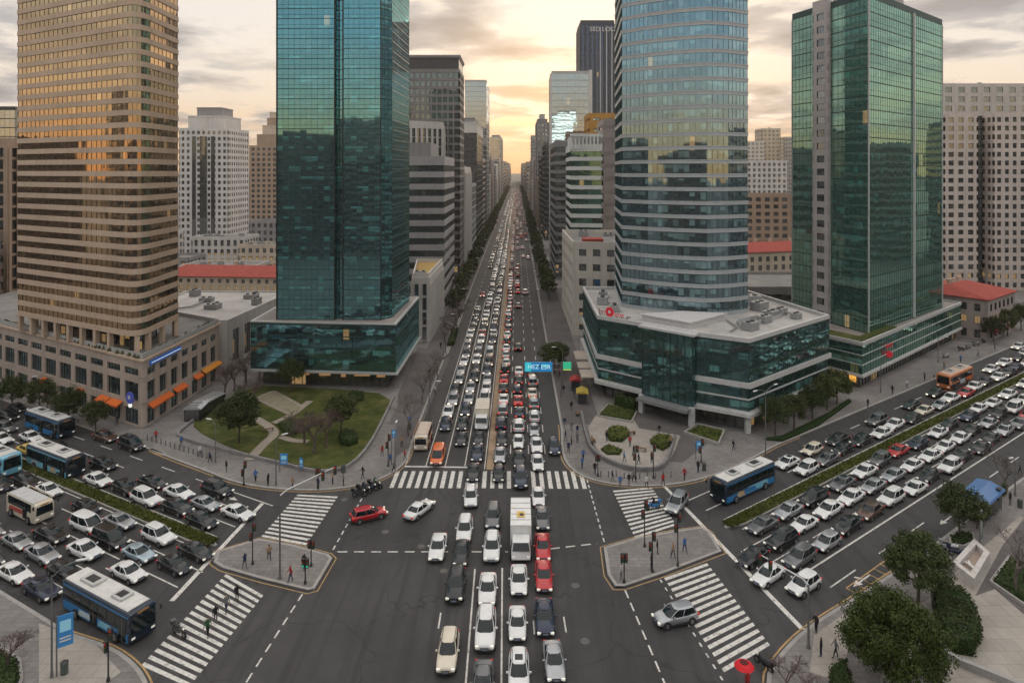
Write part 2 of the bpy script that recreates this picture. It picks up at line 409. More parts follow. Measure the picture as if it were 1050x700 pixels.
def ordinal(i):
    if i < 20: return ORD[i]
    t, u = divmod(i + 1, 10)
    return TENS[t] + '-' + ORD[u - 1] if u else TENS[t][:-1] + 'ieth'
# ================================================================== STRUCTURE: ground, roads, pavements
UL = Vector((-math.cos(R(28.5)), math.sin(R(28.5)))); NL = Vector((UL.y, -UL.x)) * 1.0
if NL.y < 0: NL = -NL                                   # left road: direction away from the crossing and its normal
UR = Vector((math.cos(R(35.5)), math.sin(R(35.5)))); NR = Vector((-UR.y, UR.x))
def LR(s, n): p = UL * s + NL * n; return (p.x, p.y)
def RR(s, n): p = UR * s + NR * n; return (p.x, p.y)
def struct(mb, name, mats, **k): return tag(mb.build(name, mats, **k), kind='structure')
def sheet(poly, z, name, mat):
    b = MB(); b.face([(p[0], p[1], z) for p in ccw([tuple(q[:2]) for q in poly])]); return struct(b, name, mat)
def g2(px, py): p = G(px, py); return (p.x, p.y)

sheet([(-5000, -1500), (5000, -1500), (5000, 9000), (-5000, 9000)], -.02, 'ground', CITYG)
sheet([(-16.3, 84), (7.3, 84), (7.3, 2900), (-16.3, 2900)], .004, 'avenue', ASPH)
sheet([LR(18, 32.6), LR(420, 32.6), LR(420, 60.2), LR(18, 60.2)], .008, 'left_road', ASPH)
sheet([RR(50, 32.4), RR(50, 58.3), RR(520, 58.3), RR(520, 32.4)], .012, 'right_road', ASPH)
sheet([(-75, -120), (60, -120), (60, 75), (45, 95), (18, 104), (-20, 104), (-48, 100), (-75, 80)], .016, 'crossing', ASPH)

def stroke(b, pts, w, z0, z1, mi=0, closed=False, top=None):
    pts = [Vector(p[:2]) for p in pts]; n = len(pts); L, Rr = [], []
    for i in range(n):
        a = pts[i - 1] if (i > 0 or closed) else None; c = pts[(i + 1) % n] if (i < n - 1 or closed) else None
        d1 = (pts[i] - a).normalized() if a is not None else None; d2 = (c - pts[i]).normalized() if c is not None else None
        d1 = d1 or d2; d2 = d2 or d1
        nn = Vector((-(d1 + d2).y, (d1 + d2).x)).normalized(); k = max(.5, nn.dot(Vector((-d1.y, d1.x))))
        L.append(pts[i] + nn * w / 2 / k); Rr.append(pts[i] - nn * w / 2 / k)
    for i in range(n if closed else n - 1):
        j = (i + 1) % n
        if z1 - z0 > .012: b.prism([Rr[i], Rr[j], L[j], L[i]], z0, z1, mi, top)
        else: b.face([(*Rr[i], z1), (*Rr[j], z1), (*L[j], z1), (*L[i], z1)], mi)
def smooth_line(pts, it=2):
    for _ in range(it):
        q = [pts[0]]
        for a, b in zip(pts, pts[1:]):
            q += [(a[0] * .75 + b[0] * .25, a[1] * .75 + b[1] * .25), (a[0] * .25 + b[0] * .75, a[1] * .25 + b[1] * .75)]
        pts = q + [pts[-1]]
    return pts
nw_edge = [LR(420, 60.2), LR(95, 60.2)] + smooth_line([LR(92, 60.2), g2(150, 459), g2(176, 470), g2(215, 484), g2(236, 493), g2(262, 499), g2(305, 503), g2(345, 502), g2(385, 494), g2(408, 482), g2(418, 470), (-16.3, 103)]) + [(-16.3, 2880)]
ne_edge = [(7.3, 2880), (7.3, 108)] + smooth_line([(7.3, 106), g2(577, 470), g2(590, 485), g2(612, 494), g2(650, 499), g2(695, 497), g2(735, 487), g2(770, 471), g2(794, 457), RR(96, 58.3)]) + [RR(520, 58.3)]
sw_edge = [LR(420, 32.6), LR(66, 32.6)] + smooth_line([LR(64, 32.6), g2(112, 664), g2(134, 679), g2(147, 695), g2(155, 720), (-27.5, 42), (-27.5, 38)]) + [(-27.5, -100)]
se_edge = [(19, -100), (19, 40)] + smooth_line([(19.5, 43), g2(782, 705), g2(800, 672), g2(830, 643), g2(886, 609), RR(78, 32.4)]) + [RR(520, 32.4)]
for nm, edge, extra in (('pavement', nw_edge, [(-1600, 2880), (-1600, 250)]), ('pavement', ne_edge, [(1800, 400), (1800, 2880)]),
                        ('pavement', sw_edge, [(-700, -100), (-700, 200)]), ('pavement', se_edge, [(900, -100)])):
    b = MB(); pl = ccw([tuple(p) for p in (edge + (extra if nm else []))]); b.prism(pl, -.01, .13, 0); struct(b, nm, PAVE)
    b = MB()
    ctr = Vector((0, 75)); off = []
    stroke(b, edge, .34, .0, .142, 0); struct(b, 'kerb', KERB)
def offset_line(pts, d):
    out = []
    for i, p in enumerate(pts):
        a = Vector(pts[max(0, i - 1)]); c = Vector(pts[min(len(pts) - 1, i + 1)]); t = (c - a).normalized()
        out.append((p[0] - t.y * d, p[1] + t.x * d))
    return out
b = MB(); stroke(b, offset_line(nw_edge[1:-1], -.45), .16, .0, .0225); stroke(b, offset_line(ne_edge[1:-1], -.45), .16, .0, .0225)
stroke(b, offset_line(sw_edge[1:-2], .45), .16, .0, .0225); stroke(b, offset_line(se_edge[2:-1], .45), .16, .0, .0225)
struct(b, 'kerb_line', YEL_P)

# islands
isl = [[g2(222, 566), g2(266, 553), g2(300, 559), g2(337, 569), g2(341, 573), g2(323, 604), g2(316, 606), g2(270, 595), g2(228, 583), g2(219, 577)],
       [g2(619, 562), g2(652, 552), g2(690, 545), g2(720, 541), g2(728, 546), g2(740, 566), g2(682, 588), g2(640, 602), g2(631, 602), g2(623, 590)]]
for k, pl in enumerate(isl):
    pl = ccw(pl); b = MB(); b.prism(pl, 0, .15); struct(b, 'traffic_island', PAVE)
    b = MB(); stroke(b, inset(pl, .17), .34, 0, .162, closed=True); struct(b, 'island_kerb', KERB)
    b = MB(); stroke(b, inset(pl, -.36), .11, 0, .0235, closed=True); struct(b, 'island_line', YEL_P)
# medians: planted strips
for base, s0, nn, wd in ((LR, 64.5, 48.2, 1.9), (RR, 64.5, 48.3, 1.9)):
    pl = ccw([base(s0, nn - .15), base(s0 + 2.5, nn - wd / 2), base(400, nn - wd / 2), base(400, nn + wd / 2), base(s0 + 2.5, nn + wd / 2), base(s0, nn + .15)])
    b = MB(); b.prism(pl, 0, .18); struct(b, 'median_kerb', KERB)
    b = MB(); b.prism(inset(pl, .2), .18, .30); tag(b.build('median_grass', GRASS), kind='stuff')
# the tan strip down the avenue
b = MB(); b.prism(ccw([(-4.3, 91.6), (-3.25, 91.6), (-3.25, 2600), (-4.3, 2600)]), 0, .16); struct(b, 'avenue_median', rough_mat('tan_paving', (.33, .235, .155), .85, .25, .3, tile=(1.2, 4.)))

# ---- painted markings
def bars(q0, q1, q2, q3, n, name='crosswalk', frac=.5, z=.0215):
    """bars between side q0-q3 and side q1-q2, stepping from the q0/q1 end to the q3/q2 end"""
    a, c, d, e = (Vector(x) for x in (q0, q1, q2, q3)); b = MB()
    for i in range(n):
        t0 = (i + .5 - frac / 2) / n; t1 = (i + .5 + frac / 2) / n
        b.face([(*a.lerp(e, t0), z), (*c.lerp(d, t0), z), (*c.lerp(d, t1), z), (*a.lerp(e, t1), z)])
    return struct(b, name, WHITE_P)
bars(g2(397, 500), g2(404, 483), g2(599, 483), g2(604, 501), 24)
bars(g2(267, 551), g2(313, 560), g2(347, 508), g2(306, 506), 13)
bars(g2(233, 587), g2(271, 609), g2(192, 706), g2(143, 684), 16)
bars(g2(628, 502), g2(668, 499), g2(694, 539), g2(652, 553), 13)
bars(g2(680, 591), g2(724, 576), g2(791, 663), g2(744, 691), 15)
bars(g2(806, 430), g2(819, 441), g2(862, 411), g2(846, 403), 12)    # side-street crossing by the green podium
def line(p, q, wd=.16, dash=None, gap=None, z=.0205, name='lane_marking', b=None, mat=WHITE_P):
    own = b is None; b = b or MB(); p, q = Vector(p), Vector(q); L = (q - p).length; t = (q - p) / L
    if not dash: stroke(b, [p, q], wd, z, z)
    else:
        s = 0
        while s < L: stroke(b, [p + t * s, p + t * min(L, s + dash)], wd, z, z); s += dash + gap
    if own: return struct(b, name, mat)
line(g2(269, 516), g2(176, 616), .5, name='stop_line'); line(g2(680, 497), g2(703, 521), .45, name='stop_line')
line(g2(703, 521), g2(823, 645), .5, name='stop_line'); line(g2(414, 478), g2(482, 479), .4, name='stop_line')
b = MB()
line(g2(346, 565.5), g2(521, 565.5), .2, 1.1, .75, b=b); line(g2(564, 562.5), g2(612, 557), .2, 1.1, .7, b=b)
line(g2(371, 511), g2(340, 566), .16, .8, .7, b=b); line(g2(310, 609), g2(252, 700), .16, 1.0, .7, b=b)
line(g2(602, 492), g2(620, 557), .16, .8, .6, b=b); line(g2(641, 605), g2(684, 706), .16, 1.2, .7, b=b)
line(g2(677, 594), g2(741, 697), .16, .5, .8, b=b)
line(g2(230, 611), g2(262, 700), .14, .0, .0, b=b) if False else None
struct(b, 'guide_line', WHITE_P)
b = MB()
line(g2(487, 583), g2(476, 720), .16, b=b); line(g2(515, 582), g2(514, 720), .16, b=b)
line(g2(452, 628), g2(449.5, 644), .14, b=b); line(g2(547, 636), g2(548, 650), .14, b=b); line(g2(578, 632), g2(580.5, 648), .14, b=b)
for x in (-15.9, -12.95, -10.2, -7.4): line((x, 93), (x, 210), .14, b=b)
for x in (-12.95, -10.2, -7.4, -.95, 1.75, 4.2): line((x, 97 if x > -5 else 212), (x, 700), .14, 3, 5, b=b)
line((-4.55, 92), (-4.55, 1200), .12, b=b); line((-3.0, 92), (-3.0, 1200), .12, b=b)
struct(b, 'lane_marking', WHITE_P)
b = MB()
for nn in (36.0, 38.8, 41.6, 44.4): line(LR(61.5, nn), LR(70, nn), .15, b=b); line(LR(71.5, nn), LR(330, nn), .15, 3, 4, b=b)
for nn in (51.9, 54.7, 57.4): line(LR(66, nn), LR(76, nn), .15, b=b); line(LR(78, nn), LR(330, nn), .15, 3, 4.5, b=b)
line(LR(66, 49.5), LR(300, 49.5), .12, b=b); line(LR(66, 46.9), LR(300, 46.9), .12, b=b)
line(g2(93, 595), g2(92, 596.5), .1, b=b)
struct(b, 'lane_marking', WHITE_P)
b = MB()
line(RR(62, 38.1), RR(330, 38.1), .2, b=b)
for nn in (41.2, 44.3): line(RR(62, nn), RR(70, nn), .15, b=b); line(RR(71, nn), RR(330, nn), .15, 3, 4.5, b=b)
line(RR(64, 35.3), RR(69, 35.3), .15, b=b); line(RR(74, 35.3), RR(330, 35.3), .15, 3.2, 4.5, b=b)
for nn in (52.2, 55.1): line(RR(66, nn), RR(74, nn), .15, b=b); line(RR(76, nn), RR(330, nn), .15, 3, 4.5, b=b)
line(RR(66, 49.6), RR(330, 49.6), .12, b=b); line(RR(66, 47.0), RR(330, 47.0), .12, b=b)
struct(b, 'lane_marking', WHITE_P)
def arrow(base, s, n, turn=0, L=3.2):
    b = MB(); z = .0245
    def q(a, c): return (*base(s + a, n + c), z)
    b.face([q(1.2, -.09), q(L, -.09), q(L, .09), q(1.2, .09)]); b.face([q(0, 0), q(1.2, -.38), q(1.2, .38)])
    if turn: b.face([q(1.9, .09 * turn), q(2.2, .09 * turn), q(1.8, .75 * turn), q(1.5, .75 * turn)])
    struct(b, 'lane_arrow', WHITE_P)
for s, n, t in ((70, 54, 1), (74, 51, 0), (71, 56.2, -1)): arrow(LR, s, n, t)
for s, n, t in ((66, 34, 1), (86, 34, 0)): arrow(RR, s, n, t)
for s, n in ((68, 40), (80, 42.8)): arrow(LR, s, n)
# yellow hatched bay by the right kerb, yellow block at the plaza kerb
b = MB()
p0, p1, p2, p3 = (Vector(g2(*q)) for q in ((838, 632), (884, 603), (880, 597), (833, 626)))
p0, p1, p2, p3 = (Vector(RR(s, n)) for s, n in ((65.2, 32.7), (73.5, 32.7), (73.5, 34.3), (65.2, 34.3)))
line(p0, p1, .14, b=b, z=.0225); line(p3, p2, .14, b=b, z=.0225)
for i in range(7): line(p0.lerp(p1, i / 6), p3.lerp(p2, i / 6), .14, b=b, z=.0260)
q0, q1, q2, q3 = (Vector(RR(s, n)) for s, n in ((72.5, 57.7), (81, 57.9), (81, 56.2), (73.5, 56.0)))
for i in range(9): line(q0.lerp(q1, i / 9), q3.lerp(q2, (i + .6) / 9), .35, b=b, z=.0225)
struct(b, 'hatched_bay', YEL_P)
# manhole covers and tar patches
b = MB()
for (px, py) in ((600, 657), (432, 560), (455, 585), (590, 600), (690, 632), (395, 545), (353, 512), (560, 548)):
    c = G(px, py); b.face([(c.x + .42 * math.cos(a * math.pi / 8), c.y + .42 * math.sin(a * math.pi / 8), .0215) for a in range(16)])
struct(b, 'manhole_cover', rough_mat('cast_iron', (.10, .095, .09), .5, .3, 4))
# ---- NW garden: lawn, paths, low wall
gz = .13
def blob(pts, z0, z1, name, mat, kind='structure', it=2):
    pl = [g2(*p) for p in pts]
    q = pl
    for _ in range(it):
        q = [((a[0] * .75 + c[0] * .25), (a[1] * .75 + c[1] * .25)) if k == 0 else ((a[0] * .25 + c[0] * .75), (a[1] * .25 + c[1] * .75)) for a, c in zip(q, q[1:] + q[:1]) for k in (0, 1)]
    b = MB(); b.prism(ccw(q), z0, z1); return tag(b.build(name, mat), kind=kind)
gpts = [(198, 441), (200, 430), (230, 411), (262, 396), (300, 398), (350, 400), (403, 406), (392, 430), (378, 456), (362, 474), (345, 481), (325, 482), (290, 474), (240, 462)]
blob(gpts, gz, gz + .10, 'lawn', GRASS, 'stuff', 1)
gm = blob([(182, 444)] + [(x + (x - 300) * .03, y + (y - 438) * .06) for x, y in gpts[1:]] if False else gpts, gz + .10, gz + .104, 'lawn_top', GRASS, 'stuff', 1)
bpy.data.objects.remove(gm)
b = MB()
wall_l = smooth_line([g2(x, y) for x, y in ((206, 427), (184, 444), (182, 449), (200, 456), (240, 466), (290, 478), (322, 486), (345, 485), (362, 478), (378, 460), (392, 434), (404, 408))], 1)
stroke(b, wall_l, .35, .10, .62)
tag(b.build('garden_wall', rough_mat('garden_wall_stone', (.21, .20, .195), .8, .25, .8, .3)), 'low grey stone wall curving round the lawn garden in front of the teal tower', 'wall')
PATHM = rough_mat('garden_path', (.30, .255, .21), .85, .2, .4)
for pts, wd in (([(255, 473), (272, 455), (283, 446), (276, 438), (262, 430)], 1.5), ([(281, 435), (300, 426), (318, 412)], 1.3), ([(288, 449), (300, 453), (316, 454)], 1.2),
                ([(262, 409), (282, 419), (300, 427)], .7), ([(280, 402), (298, 411), (311, 419)], .7), ([(262, 409), (280, 402)], .6)):
    b = MB(); stroke(b, smooth_line([g2(*p) for p in pts], 2), wd, .234, .2375 + pts[0][0] * 1e-5 - wd * 2e-4); struct(b, 'garden_path', PATHM)
blob([(264, 409), (281, 402), (309, 419), (300, 426)], .2415, .2455, 'gravel_terrace', rough_mat('terrace', (.24, .22, .15), .85, .2, .6), it=0)
# ---- NE plaza
blob([(600, 432), (640, 414), (700, 440), (690, 470), (672, 486), (640, 480), (612, 466)], .13, .20, 'plaza', PAVE_L, it=1)
b = MB(); stroke(b, smooth_line([g2(x, y) for x, y in ((596, 425), (600, 445), (606, 465), (630, 479), (655, 485), (680, 483), (688, 465), (692, 450))], 2), .4, .1, .75)
tag(b.build('plaza_wall', rough_mat('plaza_wall_stone', (.17, .165, .165), .8, .25, .8, .3)), 'low curved dark stone wall edging the pale plaza below the glass podium', 'wall')
blob([(652, 470), (692, 455), (716, 430), (745, 440), (700, 475)], .13, .145, 'dark_paving', PAVE_D, it=0)
blob([(640, 412), (662, 420), (712, 437), (700, 448), (655, 440)], .21, .225, 'dark_paving', PAVE_D, it=0)
blob([(408, 405), (428, 356), (462, 365), (448, 400), (425, 455), (405, 470)], .131, .140, 'dark_paving', PAVE_D, it=0)
for y0, y1, x0, x1 in ((108, 640, -21.3, -16.6), (108, 640, 7.6, 13.9)):
    sheet([(x0, y0), (x1, y0), (x1, y1), (x0, y1)], .1365, 'dark_paving', PAVE_D)
# distant hills past the end of the avenue
# ================================================================== BUILDINGS
def CONC(n, c, **k): return rough_mat(n, c, .85, k.get('var', .14), k.get('scale', .12), k.get('streak', .35))
MULL = paint_mat('mullion_dark', (.03, .035, .037), .5, .3, 0, .05)
MULL_T = paint_mat('mullion_teal', (.02, .055, .055), .5, .3, 0, .05)
MULL_W = paint_mat('mullion_pale', (.38, .38, .37), .5, .1, 0, .15)
ROOFM = rough_mat('roof_felt', (.20, .19, .18), .9, .3, .25)
ROOF_L = rough_mat('roof_pale', (.40, .38, .36), .85, .25, .2)
REDROOF = rough_mat('red_roof_tiles', (.30, .055, .040), .8, .25, .7)
PLANTM = paint_mat('roof_plant_metal', (.30, .30, .30), .5, .3, 0, .3)
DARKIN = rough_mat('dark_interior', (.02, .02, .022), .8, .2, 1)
SEEDC = [0]
def glz(name, tint, inner, blind, **k):
    return glass_mat(name, tint, inner, blind, **k)
G_TEAL = glz('glass_teal', (.36, .80, .88), (.001, .010, .012), (.09, .32, .31), pw=1.15, pitch=1.95, refl=.32, tilt=.010, blinds=.42, lit=.003, seed=1)
G_TEAL2 = glz('glass_teal_dark', (.56, .92, .76), (.001, .030, .026), (.06, .24, .22), pw=1.15, pitch=2.84, refl=.19, tilt=.010, blinds=.42, lit=.005, seed=2, z0=8.8)
G_TEALP = glz('glass_teal_podium', (.30, .60, .60), (.003, .018, .018), (.13, .33, .31), pw=1.5, pitch=2.6, refl=.17, tilt=.012, blinds=.36, lit=.008, seed=3)
G_BLUE = glz('glass_blue', (.54, .76, .86), (.006, .018, .022), (.20, .34, .34), pw=1.0, pitch=2.6, refl=.32, tilt=.012, blinds=.46, lit=.006, seed=4, z0=14.6)
G_BRONZE = glz('glass_bronze', (.95, .66, .38), (.008, .006, .005), (.20, .13, .075), pw=1.1, pitch=2.04, refl=.33, tilt=.016, blinds=.25, lit=.010, seed=5, z0=14.5)
G_DARK = glz('glass_dark', (.55, .62, .66), (.008, .010, .012), (.10, .10, .10), pw=1.2, pitch=3., refl=.22, tilt=.012, blinds=.25, lit=.006, seed=6)
G_GREY = glz('glass_grey', (.66, .74, .80), (.02, .026, .03), (.16, .17, .17), pw=1.5, pitch=3., refl=.45, tilt=.014, blinds=.3, lit=.006, seed=7)
G_GREEN = glz('glass_green', (.30, .62, .52), (.004, .024, .020), (.04, .12, .10), pw=1.3, pitch=3., refl=.25, tilt=.012, blinds=.2, lit=.01, seed=8)
G_SHOP = glz('glass_shop', (.55, .60, .62), (.02, .016, .013), (.35, .24, .14), pw=1.4, pitch=3.2, refl=.14, tilt=.01, blinds=.25, lit=.2, seed=9)
G_POD = glz('glass_podium_blue', (.50, .68, .72), (.012, .02, .024), (.20, .26, .26), pw=1.0, pitch=2.6, refl=.25, tilt=.01, blinds=.5, lit=.02, seed=10)
def edges_facing(poly):
    out = []
    for i in range(len(poly)):
        a, c = Vector(poly[i]), Vector(poly[(i + 1) % len(poly)]); d = c - a; n = Vector((d.y, -d.x))
        if n.dot(Vector((0, 0)) - (a + c) / 2) > 0: out.append(i)
    return out
def mullions(b, poly, z0, z1, sp, wd=.08, dep=.10, mi=0, edges=None):
    for i in range(len(poly)):
        if edges is not None and i not in edges: continue
        a, c = Vector(poly[i]), Vector(poly[(i + 1) % len(poly)]); L = (c - a).length; t = (c - a) / L; n = Vector((t.y, -t.x))
        k = max(1, round(L / sp))
        for j in range(k + 1):
            p = a + t * (L * j / k) + n * dep / 2
            b.box((p.x, p.y, (z0 + z1) / 2), (wd, dep, z1 - z0), mi, math.atan2(t.y, t.x))
def roof_kit(root, poly, z, par=.9, t=.3, wallm=None, roofm=None, kit=3, kr=None, size=1.):
    b = MB(); b.prism(inset(poly, t + .01), z, z + .08); b.build('roof', roofm or ROOFM, root)
    b = MB(); b.ring(poly, t, z, z + par); b.build('parapet', wallm, root)
    kr = kr or random.Random(int(abs(poly[0][0]) * 10) + 3)
    q = [Vector(p) for p in inset(poly, t + 1.2 * size)]
    xs = [p.x for p in q]; ys = [p.y for p in q]
    done = 0; tries = 0; placed = []
    def inside(pt):
        ok = True
        for i in range(len(q)):
            a, c = q[i], q[(i + 1) % len(q)]
            if (c - a).x * (pt.y - a.y) - (c - a).y * (pt.x - a.x) < 0: ok = False
        return ok
    while done < kit and tries < 80:
        tries += 1; c = Vector((kr.uniform(min(xs), max(xs)), kr.uniform(min(ys), max(ys))))
        sx_, sy_, h = kr.uniform(1.2, 3.) * size, kr.uniform(1.2, 2.6) * size, kr.uniform(.7, 1.6) * size
        if not inside(c) or any((c - p).length < 3.2 * size for p in placed): continue
        placed.append(c); done += 1
        b = MB(); rz = math.atan2((Vector(poly[1]) - Vector(poly[0])).y, (Vector(poly[1]) - Vector(poly[0])).x)
        b.box((c.x, c.y, z + .08 + h / 2 + .12), (sx_, sy_, h), 0, rz, bev=.08)
        for ux in (-.3, .3):
            b.box((c.x + ux * sx_ * math.cos(rz), c.y + ux * sx_ * math.sin(rz), z + .14), (.2, sy_ * .9, .12), 1, rz)
            b.tube((c.x + ux * sx_ * .9 * math.cos(rz), c.y + ux * sx_ * .9 * math.sin(rz), z + .2 + h), (c.x + ux * sx_ * .9 * math.cos(rz), c.y + ux * sx_ * .9 * math.sin(rz), z + .45 + h), .42 * size * .9, None, 10, 1)
        b.build('roof_unit', [PLANTM, MULL], root)
def base_thing(poly, name, label, cat, group=None):
    cx = sum(p[0] for p in poly) / len(poly); cy = sum(p[1] for p in poly) / len(poly)
    return thing(name, label, cat, (round(cx, 3), round(cy, 3), .1), 0, group)
def floor_copies(proto, n, pitch):
    for i in range(1, n):
        c = proto.copy(); COL.objects.link(c); c.parent = proto.parent; c.location.z = proto.location.z + i * pitch
def ribbon_tower(root, poly, z0, n, pitch, slab, wallm, glassm, mull=1.3, mullm=None, ins=.22, sills=None, edges=None, top=True, roofm=None, kit=3, par=1.0):
    """solid spandrel slab + recessed ribbon of glass, floor by floor"""
    poly = ccw(poly)
    b = MB(); b.prism(poly, z0, z0 + slab)
    if sills: b.ring(inset(poly, -.07), .09, z0 + slab - .16, z0 + slab - .02)
    s = b.build('spandrel', wallm, root, origin=root.location); floor_copies(s, n, pitch)
    g = inset(poly, ins); b = MB(); b.skin_ring(g, z0 + slab, z0 + pitch, 0, edges)
    mullions(b, g, z0 + slab, z0 + pitch, mull, .035 if mull < 1.6 else .07, .05, 1, edges_facing(g) if edges is None else edges)
    s = b.build('window_band', [glassm, mullm or MULL], root, origin=root.location); floor_copies(s, n, pitch)
    zt = z0 + n * pitch
    b = MB(); b.prism(poly, zt, zt + slab); b.build('spandrel', wallm, root)
    if top: roof_kit(root, poly, zt + slab, par, .3, wallm, roofm, kit)
    return zt + slab
def curtain_tower(root, poly, z0, n, pitch, glassm, mullm, sp=1.15, slab=.22, proud=.06, glassname='window_band', top=True, kit=3, edges=None, wallm=None, subline=True):
    poly = ccw(poly); b = MB(); b.skin_ring(poly, z0, z0 + pitch, 0)
    mullions(b, poly, z0 + slab, z0 + pitch, sp, .032 if sp < 1.4 else .07, .04, 1, edges_facing(poly) if edges is None else edges)
    o2 = inset(poly, -proud)
    b.ring(o2, proud + .02, z0, z0 + slab, 1)
    if subline: b.ring(inset(poly, -.03), .05, z0 + pitch * .42, z0 + pitch * .42 + .05, 1)
    s = b.build(glassname, [glassm, mullm], root, origin=root.location); floor_copies(s, n, pitch)
    zt = z0 + n * pitch
    b = MB(); b.prism(inset(poly, -proud), zt, zt + .35); b.build('roof_edge', wallm or mullm, root)
    if top: roof_kit(root, poly, zt + .35, 1.1, .3, wallm or mullm, None, kit)
    return zt + .35
def grid_wall(root, poly, z0, floors, z1, wallm, glassm, bay=3., pier=1.2, ins=.28, edges=None, bays=None, framem=None, par=.8, top=True, roofm=None, kit=3, maxwin=100, skip=None, winname='window', cross=True, mull=None):
    """masonry wall with real recessed openings, one window object per opening (largest 100), the rest as one part"""
    poly = ccw(poly); wb = MB(); openings = []; n = len(poly)
    vis = edges_facing(poly) if edges is None else edges
    zs = [z0] + [z for f in floors for z in f] + [z1]
    core = inset(poly, ins + .25)
    for k in range(0, len(zs), 2):
        if zs[k + 1] - zs[k] > .01: wb.prism(poly, zs[k], zs[k + 1])
    for (za, zb) in floors:
        for i in range(n):
            a, c = Vector(poly[i]), Vector(poly[(i + 1) % n]); L = (c - a).length; t = (c - a) / L; nn = Vector((-t.y, t.x)); rz = math.atan2(t.y, t.x)
            D = ins + .25
            if i not in vis or (skip and skip(i, za)):
                p = a + t * L / 2 + nn * D / 2; wb.box((p.x, p.y, (za + zb) / 2), (L - 2 * D if L > 2.5 * D else L * .5, D, zb - za), 0, rz)
                for q, sg in ((a, 1), (c, -1)):
                    p = q + t * sg * D / 2 + nn * D / 2; wb.box((p.x, p.y, (za + zb) / 2), (D, D, zb - za), 0, rz)
                continue
            bb = bays[i] if bays and i in bays else max(1, int((L - pier) / bay)); step = (L - pier) / bb; ow = step - pier
            for j in range(bb + 1):
                p = a + t * (pier / 2 + j * step) + nn * D / 2
                wb.box((p.x, p.y, (za + zb) / 2), (pier, D, zb - za), 0, rz)
            for j in range(bb):
                p = a + t * (pier / 2 + (j + .5) * step) + nn * ins
                openings.append((p.x, p.y, za, ow, zb - za, rz))
    wb.build('wall', wallm, root)
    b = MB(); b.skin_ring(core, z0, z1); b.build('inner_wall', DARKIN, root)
    openings.sort(key=lambda o: o[0] ** 2 + o[1] ** 2 + (o[2] - 30) ** 2)
    protos = {}
    def win(b, ow, h, ox=0, oy=0, oz=0, rz=0):
        cs, sn = math.cos(rz), math.sin(rz); T = lambda x, y, z: (ox + x * cs - y * sn, oy + x * sn + y * cs, oz + z)
        u = (ox + oy) * .7
        b.face([T(-ow / 2, 0, 0), T(ow / 2, 0, 0), T(ow / 2, 0, h), T(-ow / 2, 0, h)], 0, [(u, 0), (u + ow, 0), (u + ow, h), (u, h)])
        fr = .07
        def bx_(cx, cz, w_, h_):
            c = T(cx, -.05, cz); b.box(c, (w_, .08, h_), 1, rz)
        bx_(0, fr / 2, ow, fr); bx_(0, h - fr / 2, ow, fr); bx_(-ow / 2 + fr / 2, h / 2, fr, h - 2 * fr); bx_(ow / 2 - fr / 2, h / 2, fr, h - 2 * fr)
        if cross:
            k = max(2, round(ow / (mull or 1.1)))
            for q in range(1, k): bx_(-ow / 2 + ow * q / k, h / 2, .05, h - 2 * fr)
            if h > 2: bx_(0, h * .68, ow - 2 * fr, .05)
    rest = MB(); origin = Vector(root.location)
    for idx, (x, y, z, ow, h, rz) in enumerate(openings):
        if idx < maxwin:
            key = (round(ow, 2), round(h, 2))
            if key not in protos:
                b = MB(); win(b, ow, h); o = b.build(winname, [glassm, framem or MULL], root, origin=(0, 0, 0)); protos[key] = o
            else:
                o = protos[key].copy(); COL.objects.link(o); o.parent = root
            o.location = (x - origin.x, y - origin.y, z - origin.z); o.rotation_euler = (0, 0, rz)
        else: win(rest, ow, h, x, y, z, rz)
    if rest.f: tag(rest.build(winname, [glassm, framem or MULL], root), kind='stuff')
    if top: roof_kit(root, poly, z1, par, .3, wallm, roofm, kit)
def rect(x0, x1, y0, y1): return [(x0, y0), (x1, y0), (x1, y1), (x0, y1)]
def P2(px, py, z): p = G(px, py, z); return (p.x, p.y)

# ---------------- T1 bronze ribbon tower on its podium (left)
BEIGE = CONC('beige_stone', (.48, .36, .27), streak=.2); BEIGE_P = CONC('beige_podium', (.40, .325, .275), streak=.4)
uL2 = Vector((-.868, .497)); A = Vector((-60.7, 106.0)); B_ = A + uL2 * 74; C_ = Vector((-59.9, 131.5)); D_ = C_ + uL2 * 74
T1p = ccw([tuple(A), tuple(C_), tuple(D_), tuple(B_)])
root = base_thing(T1p, 'office_tower', 'tall beige and golden bronze banded tower with a rounded corner above orange awnings', 'tower')
i_front = [i for i in range(4) if abs((Vector(T1p[i]) + Vector(T1p[(i + 1) % 4]) - A - B_).length) < .1][0]
i_right = [i for i in range(4) if abs((Vector(T1p[i]) + Vector(T1p[(i + 1) % 4]) - A - C_).length) < .1][0]
grid_wall(root, T1p, .1, [(.4, 3.0), (4.3, 7.3), (8.4, 9.6)], 11.0, BEIGE_P, G_POD, edges=[i_front, i_right], bays={i_front: 14, i_right: 7}, pier=1.3, ins=.35, top=False, mull=1.0)
b = MB(); b.prism(inset(T1p, -.25), 11.0, 11.35); b.build('cornice', BEIGE, root)
b = MB(); b.prism(inset(T1p, .1), 11.35, 11.45); b.build('podium_roof', ROOFM, root)
b = MB(); b.ring(inset(T1p, .15), .12, 11.45, 12.2); b.build('parapet', MULL_W, root)
tp = [Vector((-62.0, 107.6)) + uL2 * .0, Vector((-94.8, 124.6)), Vector((-95.3, 141.5)), Vector((-62.7, 121.5))]
